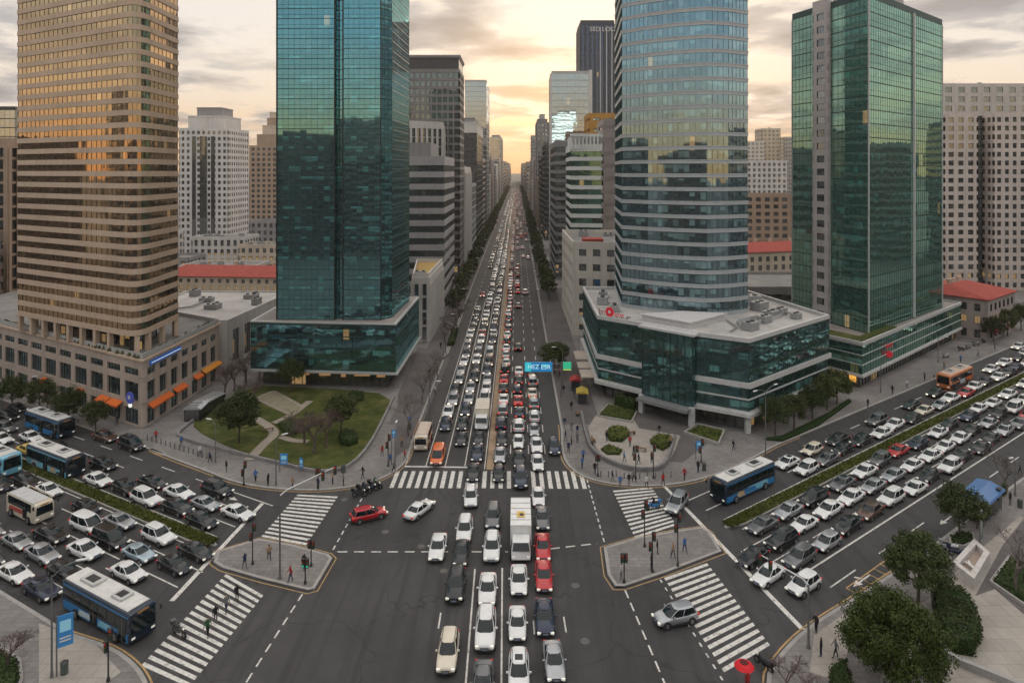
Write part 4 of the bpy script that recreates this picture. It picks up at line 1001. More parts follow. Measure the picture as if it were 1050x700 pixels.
tower('service_shaft', 'plain brown-grey concrete shaft rising beside the white and green office', ccw([(27.2, 205.2), (31.5, 204.8), (31.5, 222), (27.2, 222)]), 57, 'grid', CONC('shaft_brown', (.27, .23, .21)), G_DARK, 4., 2.8, 12, 0, pier=5)
tower('ochre_building', 'ochre yellow block rising behind the white and green office', rect(28.3, 40, 258, 275), 63.5, 'grid', CONC('ochre', (.42, .22, .055)), G_DARK, 4, 3.2, 4, 1)
tower('office_building', 'dark grey banded office seen edge-on between the avenue and the white and green office', rect(14.6, 24, 250, 291), 51, 'ribbon', CONC('band_dark', (.20, .19, .19)), G_DARK, 3.2, 1.3, kit=1)
tower('office_building', 'slim dark tower with bright floor edges, right of the avenue', rect(16.5, 23, 392, 430), 57, 'ribbon', DGREY, G_DARK, 3.2, .8, kit=0)
root = tower('office_building', 'blue-grey glass tower with white side walls, right of the avenue', rect(17.3, 36, 325, 352), 90, 'curtain', MULL_W, G_GREY, 3.3, 1, 3, 2)
b = MB(); b.box((16.9, 326, 45), (1.0, 3, 90)); b.box((36.6, 326, 46), (1.6, 3, 92)); b.build('side_wall', WHITEC, root)
root = tower('skyscraper', 'tallest dark navy tower with pale vertical light strips, behind the blue-grey glass tower', rect(41, 62.5, 420, 445), 136, 'vertical', paint_mat('navy_panel', (.035, .042, .06), .4, .3, 0, .1), glz('glass_navy', (.30, .36, .50), (.008, .010, .016), (.05, .06, .07), pw=2, pitch=3.4, refl=.2, blinds=.2, lit=.02, seed=12), 3.4, .6, 3.2, 0)
b = MB()
for x in (53.5, 57.5, 61): b.box((x, 419.3, 92), (.5, .5, 84))
b.build('light_strip', paint_mat('strip_pale', (.5, .5, .52), .5, 0, 0, .1), root)
text_obj('lettering', 'SED LOLZ', 4.0, (55.5, 419, 132.5), 0, WHITEM, root, depth=.1)
tower('office_building', 'grey tower with a pointed glass top, right of the avenue beyond the dark slim tower', rect(15.6, 26, 529, 560), 80, 'grid', GREYC, G_GREY, 3.6, 1.2, 2.6, 0, crown=[(1.2, 3.5, GREYC), (2.0, 4, MULL_W)])
tower('office_building', 'hazy grey tower beyond the pointed glass top, right of the avenue', rect(15.6, 24, 716, 750), 78, 'ribbon', GREYC, G_GREY, 3.6, 1.4, kit=1)
# ordinary blocks filling both sides of the avenue into the distance
cr = random.Random(21)
wm = [WHITEC, CREAM, GREYC, PINKC, DGREY, TAN]; wn = ['white', 'cream', 'grey', 'pinkish', 'dark grey', 'tan']
def row(side, spans, where):
    for k, (y0, y1, z) in enumerate(spans):
        mi = cr.randrange(6); xi = 21.8 if side < 0 else 15.2; dep = cr.uniform(12, 26)
        st = ['ribbon', 'grid', 'vertical'][k % 3] if y0 < 900 else 'ribbon'
        x0, x1 = (-xi - dep, -xi - cr.uniform(0, .8)) if side < 0 else (xi + cr.uniform(0, .8), xi + dep)
        lab = f'{wn[mi]} mid-rise block, {ordinal(k)} plain block up the {where} side of the avenue'
        tower('city_block', lab, rect(x0, x1, y0, y1), z, st, wm[mi], [G_DARK, G_GREY][k % 2], 3.6 if y0 < 900 else 6, 1.3 if y0 < 900 else 2.4, 3.2, 1 if y0 < 900 else 0, maxwin=40, mull=3. if y0 < 900 else 9., group=f'mid-rise blocks lining the {where} side of the avenue')
sp = []; y = 416
while y < 2500:
    d = cr.uniform(28, 42) * (1 + y / 1500)
    if not (455 < y + d and y < 515) and not (y + d > 955 and y < 1062): sp.append((y, y + d - 3, cr.uniform(30, 52) + y * .006))
    elif y < 465 - 12 and y + 12 < 462: sp.append((y, 462, 40))
    y += d
    if 455 < y < 515: y = 515
    if 950 < y < 1065: y = 1065
row(-1, sp, 'left')
sp = []; y = 294
while y < 2500:
    d = cr.uniform(26, 40) * (1 + y / 1500); ok = True
    for a, c in ((322, 355), (389, 432), (526, 562), (712, 752)):
        if y + d > a and y < c: ok = False; ny = c
    if ok: sp.append((y, y + d - 3, cr.uniform(26, 50) + y * .006)); y += d
    else: y = ny + 1
row(1, sp, 'right')

# left background between T1 and T2, and beyond
root = tower('residential_tower', 'white stepped tower with dark central strips and flat crown, behind the long house', rect(-168, -143.5, 325, 350), 62, 'grid', CONC('white_tower', (.62, .58, .55)), G_DARK, 3.1, 1.4, 2.5, 0, crown=[(3, 7, CONC('white_tower', (.62, .58, .55))), (3, 4.5, GREYC)])
b = MB()
for x in (-160.5, -155.8, -151.1): b.box((x, 324.75, 31), (1.8 if x != -155.8 else 3.4, .3, 56))
b.build('glass_strip', G_DARK, root)
root = tower('residential_tower', 'tan tower with a small stepped spire behind the teal tower edge', rect(-172, -150, 420, 445), 57, 'grid', TAN, G_DARK, 3.2, 1.4, 3, 0, crown=[(3.5, 8, TAN), (2.6, 6, CREAM), (2.2, 5, TAN), (1.2, 4, CREAM)])
tower('office_building', 'blue glass block at the left edge of the photo, behind the bronze tower', rect(-235, -192, 250, 275), 65, 'curtain', MULL, G_GREY, 3.3, 1, 3, 1)
tower('residential_building', 'tan block with glass strips low at the left edge behind the bronze tower', rect(-190, -134, 172, 195), 48, 'vertical', TAN, G_DARK, 3.2, 1, 4, 1)
tower('residential_building', 'dark brown low block at the left edge beside the bronze tower podium', rect(-190, -130.5, 150, 166), 24, 'ribbon', CONC('dark_brown', (.12, .09, .075)), G_DARK, 3.4, 1.5, kit=1)
k = 0
for (x0, x1, y0, z, m) in ((-142, -118, 285, 12, WHITEC), (-116, -100, 272, 10, CREAM), (-98, -80, 290, 14, WHITEC), (-128, -104, 312, 17, GREYC), (-100, -84, 330, 20, WHITEC), (-80, -60, 300, 15, TAN), (-178, -150, 280, 14, WHITEC), (-150, -128, 255, 7, GREYC), (-124, -96, 240, 6, WHITEC)):
    tower('low_building', f"{['white','cream','white','grey','white','tan','white','grey','white'][k]} low-rise block with a cluttered roof, {ordinal(k)} of the jumble behind the red-roofed long house", rect(x0, x1, y0, y0 + 14), z, 'grid', m, G_DARK, 3.2, 1.4, 2.8, 4, maxwin=30, group='jumble of low-rise blocks behind the long house'); k += 1
# right background
root = tower('residential_tower', 'large pale pink concrete tower with small square windows at the right edge of the photo', ccw([(151, 231), (163, 231), (163, 262), (151, 262)]), 61, 'grid', CONC('pink_tower', (.54, .46, .41)), G_DARK, 3.05, 1.3, 3.2, 0)
root = tower('residential_tower', 'broad pale pink tower with square black windows, right of the dark glass slot', rect(167, 182, 229, 262), 61, 'grid', CONC('pink_tower', (.54, .46, .41)), G_DARK, 3.05, 1.3, 2.7, 0)
tower('glass_link', 'dark glass slot building joining the two pale pink towers', rect(163.3, 166.7, 234, 258), 60, 'curtain', MULL, G_DARK, 3.05, 1, 1.6, 0)
tower('office_building', 'wide pale concrete slab building rising behind the pale pink towers', rect(150, 235, 264, 285), 76, 'grid', CONC('slab_pale', (.48, .44, .41)), G_DARK, 3.8, 1.6, 5, 3)
tower('residential_building', 'pinkish block in shade at the far right edge beyond the pale pink towers', rect(184, 215, 226, 258), 40, 'grid', PINKC, G_DARK, 3.1, 1.4, 3, 2)
tower('residential_building', 'tan block with small windows between the blue tower and the dark green tower', rect(104, 130, 300, 318), 30, 'grid', TAN, G_DARK, 3.2, 1.5, 3.5, 1)
tower('residential_building', 'white block behind the tan block, between the blue and dark green towers', rect(140, 166, 400, 418), 47, 'grid', WHITEC, G_DARK, 3.2, 1.4, 3, 2)
tower('parking_deck', 'low flat grey roof building between the blue tower podium and the dark green tower', rect(60, 92, 190, 218), 6, 'ribbon', GREYC, G_DARK, 3, 1.2, kit=3)
k = 0
for (x0, x1, y0, z) in ((196, 212, 560, 66), (216, 232, 575, 78), (236, 256, 560, 70), (262, 284, 640, 74), (176, 192, 620, 60), (330, 360, 640, 70), (380, 410, 700, 80), (300, 322, 600, 62)):
    tower('apartment_block', f"distant pale apartment block, {ordinal(k)} of the far cluster beyond the dark green tower", rect(x0, x1, y0, y0 + 18), z, 'grid', [WHITEC, CREAM][k % 2], G_DARK, 3.4, 1.5, 3., 1, maxwin=20, group='distant apartment blocks on the right'); k += 1
k = 0
for (x0, x1, y0, z) in ((-300, -270, 600, 60), (-260, -238, 560, 46), (-220, -200, 640, 52), (-190, -170, 700, 58), (-330, -306, 520, 58), (-420, -380, 700, 64)):
    tower('apartment_block', f"distant pale apartment block, {ordinal(k)} of the far cluster left of the teal tower", rect(x0, x1, y0, y0 + 18), z, 'grid', [CREAM, WHITEC][k % 2], G_DARK, 3.4, 1.5, 3., 1, maxwin=20, group='distant apartment blocks on the left'); k += 1
# the quarters to the sides and behind the viewpoint: what the glass towers reflect
k = 0
for (x0, x1, y0, z) in ((-128, -100, -60, 58), (-98, -68, -75, 66), (-66, -34, -62, 52), (26, 56, -70, 56), (58, 88, -62, 64), (92, 130, -70, 55), (-170, -130, -50, 50), (134, 175, -50, 62), (-250, -212, 60, 58), (-262, -222, 100, 70), (-300, -240, 140, 52), (-215, -180, 20, 50), (240, 280, 250, 62), (250, 290, 205, 52), (235, 275, 165, 66), (215, 250, 120, 50), (190, 225, 70, 58)):
    tower('office_building', f"block outside the photo around the crossing, {ordinal(k)} counted from behind the viewpoint", rect(x0, x1, y0 - 30, y0), z, 'ribbon', [DGREY, GREYC, CONC('dark_brown', (.12, .09, .075)), TAN][k % 4], G_DARK, 3.4, 1.4, kit=0, group='blocks around the crossing outside the photo'); k += 1
# ================================================================== VEHICLES
PAINT = {
 'white': paint_mat('paint_white', (.66, .66, .65)), 'silver': paint_mat('paint_silver', (.36, .37, .385), .3, .55), 'grey': paint_mat('paint_grey', (.13, .135, .14), .3, .5),
 'black': paint_mat('paint_black', (.006, .007, .009), .25, .0, .25, .04), 'dark blue': paint_mat('paint_dark_blue', (.010, .020, .048), .25, .2, .3, .05), 'red': paint_mat('paint_red', (.42, .012, .018), .25, .2),
 'pale blue': paint_mat('paint_pale_blue', (.33, .42, .47), .3, .4), 'yellow': paint_mat('paint_yellow', (.62, .42, .07), .3, 0), 'orange': paint_mat('paint_orange', (.62, .13, .02), .3, 0),
 'cream': paint_mat('paint_cream', (.60, .54, .43), .3, .0), 'blue': paint_mat('paint_blue', (.03, .18, .42), .3, .1), 'brown': paint_mat('paint_brown', (.09, .045, .03), .3, .4)}
BUMP = paint_mat('bumper_black', (.02, .02, .022), .6, 0, 0, .2); PLATE = paint_mat('number_plate', (.22, .25, .34), .5, 0, 0, .1); CHROME = paint_mat('chrome', (.45, .45, .46), .2, .9, 0, .05)
def sec(x, zb, zt, w, tum=.93):          # one cross section of the lower body
    return [(x, -.80 * w, zb), (x, -w, zb + .13), (x, -w * 1.0, zt - .22), (x, -w * tum, zt - .02), (x, -w * .55, zt + .025), (x, w * .55, zt + .025), (x, w * tum, zt - .02), (x, w, zt - .22), (x, w, zb + .13), (x, .80 * w, zb)]
CARS = {
 'sedan': dict(L=4.7, W=.91, H=1.44, st=[(-1.0, .42, .74, .72), (-.965, .26, .93, .84), (-.72, .22, 1.00, .90), (-.25, .2, .95, .91), (.30, .2, .93, .91), (.62, .2, .87, .90), (.90, .22, .74, .84), (.975, .28, .64, .76), (1.0, .36, .58, .68)],
               cb=(-1.72, 1.12), ct=(-1.02, .28), bw=(.80, .80), tw=(.60, .62), zb=.92),
 'hatchback': dict(L=4.2, W=.89, H=1.52, st=[(-1.0, .42, .84, .74), (-.96, .26, .98, .84), (-.70, .22, 1.00, .89), (-.25, .2, .97, .89), (.30, .2, .95, .89), (.62, .2, .90, .88), (.90, .22, .78, .82), (.975, .28, .66, .75), (1.0, .36, .58, .67)],
               cb=(-2.0, 1.15), ct=(-1.68, .30), bw=(.78, .80), tw=(.62, .63), zb=.95),
 'SUV': dict(L=4.75, W=.95, H=1.74, st=[(-1.0, .48, .92, .78), (-.965, .34, 1.08, .88), (-.72, .30, 1.10, .94), (-.25, .28, 1.07, .95), (.30, .28, 1.06, .95), (.62, .28, 1.02, .94), (.90, .30, .92, .89), (.975, .34, .80, .82), (1.0, .42, .66, .76)],
               cb=(-2.24, 1.12), ct=(-1.88, .32), bw=(.84, .85), tw=(.67, .68), zb=1.05),
 'minivan': dict(L=5.0, W=.96, H=1.88, st=[(-1.0, .45, 1.05, .84), (-.975, .30, 1.13, .92), (-.72, .26, 1.12, .96), (-.25, .25, 1.10, .96), (.30, .25, 1.08, .96), (.62, .25, 1.03, .95), (.90, .26, .88, .89), (.975, .30, .74, .82), (1.0, .38, .62, .74)],
               cb=(-2.42, 1.70), ct=(-2.22, .72), bw=(.87, .84), tw=(.74, .72), zb=1.08)}
def subdiv(rings, lv=1):
    """loft rings, round them with a subdivision and hand back vertices and faces"""
    b = MB(); b.loft(rings); me = bpy.data.meshes.new('t'); me.from_pydata(b.v, [], b.f); o = bpy.data.objects.new('t', me); COL.objects.link(o)
    md = o.modifiers.new('s', 'SUBSURF'); md.levels = lv; md.render_levels = lv
    m2 = bpy.data.meshes.new_from_object(o.evaluated_get(bpy.context.evaluated_depsgraph_get())); bpy.data.objects.remove(o)
    r = ([tuple(v.co) for v in m2.vertices], [tuple(p.vertices) for p in m2.polygons]); bpy.data.meshes.remove(m2); return r
def cabin(sp):
    (x0, x1), (u0, u1) = sp['cb'], sp['ct']; b0, b1 = sp['bw']; t0, t1 = sp['tw']; zb, H = sp['zb'], sp['H']; zt = H - .05
    def rg(xa, xb, wa, wb, z): return [(xa, -wa * .62, z), (xa + .16, -wa * .93, z), ((xa * 2 + xb) / 3, -max(wa, wb) * 1.01, z), ((xa + 2 * xb) / 3, -max(wa, wb) * 1.01, z), (xb - .28, -wb * .92, z), (xb, -wb * .55, z), (xb, wb * .55, z), (xb - .28, wb * .92, z), ((xa + 2 * xb) / 3, max(wa, wb) * 1.01, z), ((xa * 2 + xb) / 3, max(wa, wb) * 1.01, z), (xa + .16, wa * .93, z), (xa, wa * .62, z)]
    m = lambda a, c, f: a + (c - a) * f
    bot = rg(x0, x1, b0, b1, zb - .04); mid = rg(m(x0, u0, .5), m(x1, u1, .46), m(b0, t0, .42) + .012, m(b1, t1, .42) + .012, m(zb, zt, .52)); top = rg(u0, u1, t0 + .015, t1 + .015, zt - .03)
    return bot, mid, top, zt
def body_mesh(b, sp, mi=0):
    hl = sp['L'] / 2; rg = [sec(x * hl, zb, zt, w) for x, zb, zt, w in sp['st']]
    vs, fs = subdiv([rg[0], rg[0]] + rg + [rg[-1], rg[-1]] if False else rg); b.raw(vs, fs, mi)
    bot, mid, top, zt = cabin(sp); cx = (top[0][0] + top[5][0]) / 2
    r2 = [(cx + (x - cx) * .97, y * .955, zt + .02) for x, y, z in top]; r3 = [(cx + (x - cx) * .80, y * .72, zt + .055) for x, y, z in top]
    b.loft([[(x, y * 1.0, z - .03) for x, y, z in top], [(cx + (x - cx) * 1.005, y * 1.01, z + .01) for x, y, z in top], r2, r3], mi)
    for i in (1, 4, 7, 10):                                      # corner pillars follow the glass
        b.tube(bot[i], mid[i], .045, .04, 5, mi, False); b.tube(mid[i], top[i], .04, .035, 5, mi, False)
    for i, j in ((2, 3), (9, 8)):
        f = .55; P = [Vector(r[i]).lerp(Vector(r[j]), f) for r in (bot, mid, top)]; b.tube(P[0], P[1], .035, .032, 5, mi, False); b.tube(P[1], P[2], .032, .03, 5, mi, False)
def glass_mesh(b, sp, mi=0):
    bot, mid, top, zt = cabin(sp); b.loft([bot, mid, top], mi)
def wheel_mesh(b, x, y, r=.33, w=.22, t=0, rm=1):
    s = 1 if y > 0 else -1
    b.tube((x, y - w / 2, r), (x, y + w / 2, r), r, None, 14, t)
    b.tube((x, y + s * (w / 2 - .01), r), (x, y + s * (w / 2 + .012), r), r * .64, r * .60, 10, rm)
def make_car(kind, sp, police=False):
    root = thing('parked_car' if False else 'car', None, None); hl = sp['L'] / 2; W = sp['W']
    b = MB(); body_mesh(b, sp); st = sp['st']
    for sx_ in (-1, 1):                                        # bumper, sill, plate
        xx = sx_ * (hl - .02); b.box((xx, 0, .42), (.10, W * 1.35, .16), 1, bev=.0); b.box((sx_ * (hl + .035), 0, .52), (.02, .48, .13), 2)
    for sy_ in (-1, 1): b.box((0, sy_ * W * .90, .24), (sp['L'] * .5, .12, .12), 1)
    b.box((hl - .03, 0, .60), (.08, W * .8, .10), 1)            # grille
    for sy_ in (-1, 1):
        for wx in (-.61, .62): b.tube((wx * hl, sy_ * (W - .14), .35), (wx * hl, sy_ * (W + .004), .35), .40, None, 14, 1)      # dark wheel arch
    if kind == 'SUV':
        for sy_ in (-1, 1): b.tube((-1.5, sy_ * .60, sp['H'] + .03), (.15, sy_ * .60, sp['H'] + .03), .025, None, 5, 1)
    b.build('body', [PAINT['white'], BUMP, PLATE], root, smooth=38)
    b = MB(); glass_mesh(b, sp); b.build('window', CGLASS, root, smooth=30)
    for sy_ in (-1, 1):
        for wx in (-.61, .62):
            b = MB(); wheel_mesh(b, 0, sy_ * .105); o = b.build('wheel', [TYRE, RIM], root, smooth=40); o.location = (wx * hl, sy_ * (W - .20), 0)
    for sy_ in (-1, 1):
        x, zb, zt, w = st[-2]; b = MB(); b.box((x * hl + .0, sy_ * w * .80, zt - .06), (.22, .34, .15), 0, -sy_ * .28, bev=.04); b.build('headlight', HEADL, root)
        x, zb, zt, w = st[0]; b = MB(); b.box((x * hl + .06, sy_ * w * .88, zt - .02), (.16, .30, .17), 0, sy_ * .2, bev=.03); b.build('tail_light', TAILL, root)
        bx0 = sp['cb'][1] - .55; b = MB(); b.box((bx0, sy_ * (W + .07), sp['zb'] + .08), (.13, .20, .13), 0, 0, bev=.03); b.build('mirror', PAINT['white'], root)
    if kind == 'sunroof': pass
    return root
def low_car(sp, far=False):
    b = MB(); body_mesh(b, sp); glass_mesh(b, sp, 1); hl = sp['L'] / 2; W = sp['W']
    for sy_ in (-1, 1):
        for wx in (-.61, .62): b.tube((wx * hl, sy_ * (W - .28), .33), (wx * hl, sy_ * (W + .01), .33), .34, None, 8, 2)
        x, zb, zt, w = sp['st'][-2]; b.box((x * hl, sy_ * w * .76, zt - .07), (.2, .34, .16), 3)
        x, zb, zt, w = sp['st'][0]; b.box((x * hl + .04, sy_ * w * .84, zt - .03), (.14, .34, .17), 4)
    return b
LOWM = [PAINT['white'], CGLASS, TYRE, HEADF, TAILF]
PROTO = {}
for k, sp in CARS.items():
    PROTO[k] = make_car(k, sp); note_kids(PROTO[k])
    PROTO[k + '_low'] = low_car(sp)
def set_paint(root_objs, mat):
    for o in root_objs:
        if o.type == 'MESH' and o.name.split('.')[0] in ('body', 'mirror'):
            o.material_slots[0].link = 'OBJECT'; o.material_slots[0].material = mat
LOWOBJ = {}; VS = random.Random(77)
ROADZ = .02
USED = set()
def place_car(kind, colour, x, y, rz, lab, group, low=False, extra=None):
    if low:
        key = kind + colour
        if key not in LOWOBJ:
            o = PROTO[kind + '_low'].build('car', [PAINT[colour]] + LOWM[1:], None, smooth=38); LOWOBJ[key] = o.data
        else: o = bpy.data.objects.new('car', LOWOBJ[key]); COL.objects.link(o)
        o.location = (x, y, ROADZ); o.rotation_euler = (0, 0, rz)
        return tag(o, lab, 'car', group)
    p = PROTO[kind]
    if kind not in USED: USED.add(kind); r = p; kids = KIDS[p.name]
    else:
        r = p.copy(); COL.objects.link(r); kids = []
        for ch in KIDS[p.name]: c = ch.copy(); COL.objects.link(c); c.parent = r; kids.append(c)
    set_paint(kids, PAINT[colour]); k_ = VS.uniform(.90, 1.0); r.scale = (k_ * VS.uniform(.97, 1.04), k_, k_ * VS.uniform(.95, 1.04)); r.location = (x, y, ROADZ); r.rotation_euler = (0, 0, rz)
    if extra == 'sunroof':
        b = MB(); b.box((-.45, 0, CARS[kind]['H'] + .0), (.75, .72, .012), 0, bev=.06); b.build('sunroof', CGLASS, r, origin=(0, 0, 0))
    return tag(r, lab, 'car', group)

# ---- buses, trucks
def make_bus(name, label, body, lower, L=11.0, W=1.25, H=3.0, roofc=(.60, .59, .56), accents=(), group=None, x=0, y=0, rz=0, short=False, cat='bus'):
    root = thing(name, label, cat, (x, y, ROADZ), rz, group); hl = L / 2
    def B(mb, n, m, **k): return mb.build(n, m, root, origin=(0, 0, 0), **k)
    b = MB()
    def rsec(x, zb, zt, w): return [(x, -w, zb), (x, -w, zt - .22), (x, -w + .10, zt - .06), (x, -w + .30, zt), (x, w - .30, zt), (x, w - .10, zt - .06), (x, w, zt - .22), (x, w, zb)]
    b.loft([rsec(-hl, .45, H - .15, W - .06), rsec(-hl + .12, .32, H - .04, W), rsec(hl - .45, .32, H - .04, W), rsec(hl - .06, .34, H - .14, W - .05), rsec(hl, .5, H - .35, W - .12)], 0)
    B(b, 'body', [body], smooth=30)
    b = MB(); b.loft([[(x, -W + .22, H - .03), (x, -W + .34, H + .05), (x, W - .34, H + .05), (x, W - .22, H - .03)] for x in (-hl + .2, hl - .6)], 0)
    B(b, 'roof', paint_mat('bus_roof_%d' % int(roofc[0] * 99), roofc, .55, 0, 0, .25))
    for s in (-1, 1):
        b = MB(); b.box((-.1, s * (W + .004), 1.95), (L - 1.3, .03, .95), 0)
        n = int(L / 1.5)
        for i in range(1, n): b.box((-hl + .55 + (L - 1.3) * i / n, s * (W + .02), 1.95), (.06, .03, .95), 1)
        B(b, 'side_window', [CGLASS, BUMP])
        b = MB(); b.box((0, s * (W + .006), .80), (L - .5, .03, .72), 0); b.box((0, s * (W + .006), 2.62), (L - .5, .03, .13), 0); 
        kk = 0
        for (u0, u1, z0, z1, m) in accents:
            b.loft([[(hl * u0, s * (W + .024 + kk * .003), z0), (hl * u1, s * (W + .024 + kk * .003), z0 + .1), (hl * u1 - .5, s * (W + .024 + kk * .003), z1), (hl * u0 + .3, s * (W + .024 + kk * .003), z1 - .05)], [(hl * u0, s * W, z0), (hl * u1, s * W, z0 + .1), (hl * u1 - .5, s * W, z1), (hl * u0 + .3, s * W, z1 - .05)]], 1 + kk); kk += 1
        B(b, 'lower_panel', [lower] + [a[4] for a in accents])
        b = MB(); b.box((hl - .02, s * W * .72, .75), (.08, .34, .18)); B(b, 'headlight', HEADL)
        b = MB(); b.box((-hl - .0, s * W * .8, .95), (.06, .18, .35)); B(b, 'tail_light', TAILL)
        b = MB(); b.tube((hl - .1, s * (W - .05), 2.6), (hl + .25, s * (W + .22), 2.55), .03, None, 6); b.box((hl + .27, s * (W + .24), 2.3), (.1, .2, .42), 0, bev=.03); B(b, 'mirror', BUMP)
        for wx in ((-.55, .62) if not short else (-.58, .60)):
            b = MB(); wheel_mesh(b, 0, s * .14, .46, .3); o = B(b, 'wheel', [TYRE, RIM], smooth=40); o.location = (wx * hl, s * (W - .12), 0)
    b = MB(); b.loft([[(hl - .035, -W + .16, 1.15), (hl - .035, W - .16, 1.15), (hl - .12, W - .2, H - .35), (hl - .12, -W + .2, H - .35)], [(hl + .02, -W + .18, 1.15), (hl + .02, W - .18, 1.15), (hl - .0, W - .25, H - .40), (hl - .0, -W + .25, H - .40)]]); B(b, 'windscreen', CGLASS)
    b = MB(); b.box((hl - .05, 0, H - .26), (.12, W * .8, .14), 0); B(b, 'route_display', emit_mat('route_display', (.30, .15, .04), .12))
    b = MB(); b.box((-hl - .005, 0, 2.0), (.04, W * 1.5, .8)); B(b, 'rear_window', CGLASS)
    if not short:
        for ux, lx in ((.42, 1.6), (-.45, 2.3)):
            b = MB(); b.box((hl * ux, 0, H + .15), (lx, 1.3, .22), 0, bev=.12); b.box((hl * ux, 0, H + .265), (lx * .6, .8, .02), 1); B(b, 'roof_unit', [paint_mat('bus_unit', (.46, .46, .45), .5, 0, 0, .25), BUMP])
        for dx in (.80, -.02):
            b = MB(); b.box((hl * dx, -(W + .014), 1.45), (1.15, .04, 2.0), 0); b.box((hl * dx, -(W + .034), 1.45), (.05, .02, 1.9), 1); B(b, 'door', [CGLASS, METAL])
    else:
        b = MB(); b.box((hl * .35, -(W + .014), 1.4), (.95, .04, 1.8), 0); B(b, 'door', [CGLASS])
    return root
LB, CY, NAVY = paint_mat('livery_blue', (.02, .17, .40), .4, 0, .2, .15), paint_mat('livery_cyan', (.18, .46, .60), .35), paint_mat('livery_navy', (.006, .018, .036), .35, 0, .2, .1)
SKYB = paint_mat('livery_pale', (.45, .52, .56), .35); TANL = paint_mat('livery_tan', (.52, .36, .2), .4)
HL = math.atan2(-UL.y, -UL.x); HR = math.atan2(-UR.y, -UR.x)         # headings towards the crossing
OCC = []                                                             # (x, y, radius) already taken
def bus_at(px, py, rz, **k):
    p = G(px, py, 1.4); L = k.get('L', 11.0); r = make_bus(x=p.x, y=p.y, rz=rz, **k)
    m = int(L // 2.4)
    for i in range(-m // 2, m // 2 + 1): OCC.append((p.x + math.cos(rz) * i * 2.2, p.y + math.sin(rz) * i * 2.2, 1.5))
    return r
bus_at(111, 621, HL, name='city_bus', label='navy city bus with a cream roof waiting just before the lower left zebra crossing', body=NAVY, lower=LB, L=10.8, accents=((.1, .55, .55, 1.15, CY), (-.5, -.05, .5, 1.1, SKYB)))
bus_at(57, 471, HL, name='city_bus', label='navy and pale blue city bus between the lanes just above the planted left median', body=NAVY, lower=CY, L=10.6, accents=((-.3, .1, .5, 1.25, CY), (.2, .5, .5, 1.2, TANL), (-.75, -.4, .5, 1.2, SKYB)))
bus_at(51, 434, HL, name='city_bus', label='blue and black city bus in the kerb lane below the beige podium with awnings', body=NAVY, lower=LB, L=10.2, roofc=(.5, .5, .5), accents=((-.8, -.2, .45, 1.2, LB),))
bus_at(-6, 470, HL, name='city_bus', label='pale blue city bus cut off by the left edge of the photo', body=CY, lower=LB, L=10, accents=((.1, .6, .5, 1.2, NAVY),))
bus_at(31, 517, HL, name='minibus', label='short cream and red minibus in the lane just below the left median', body=PAINT['cream'], lower=PAINT['cream'], L=6.6, W=1.1, H=2.5, roofc=(.50, .36, .30), accents=((-.8, .5, .75, 1.35, paint_mat('livery_red', (.42, .06, .05), .4)),), short=True)
bus_at(762, 493, HR, name='city_bus', label='navy bus with a cyan wave and pale roof, first at the upper right stop line', body=NAVY, lower=LB, L=10.6, accents=((-.7, .2, .5, 1.3, CY), (.25, .6, .5, 1.2, TANL), (-.2, .25, .6, 1.2, LB)))
bus_at(979, 387, HR, name='city_bus', label='orange fronted bus with a cream roof in front of the dark green podium', body=paint_mat('livery_orange', (.55, .17, .05), .4), lower=NAVY, L=10.5, roofc=(.56, .42, .32), accents=((-.9, -.4, .6, 1.5, PAINT['orange']), (-.3, .2, .6, 1.5, SKYB)))
HD = R(-90)                                                          # towards the viewer
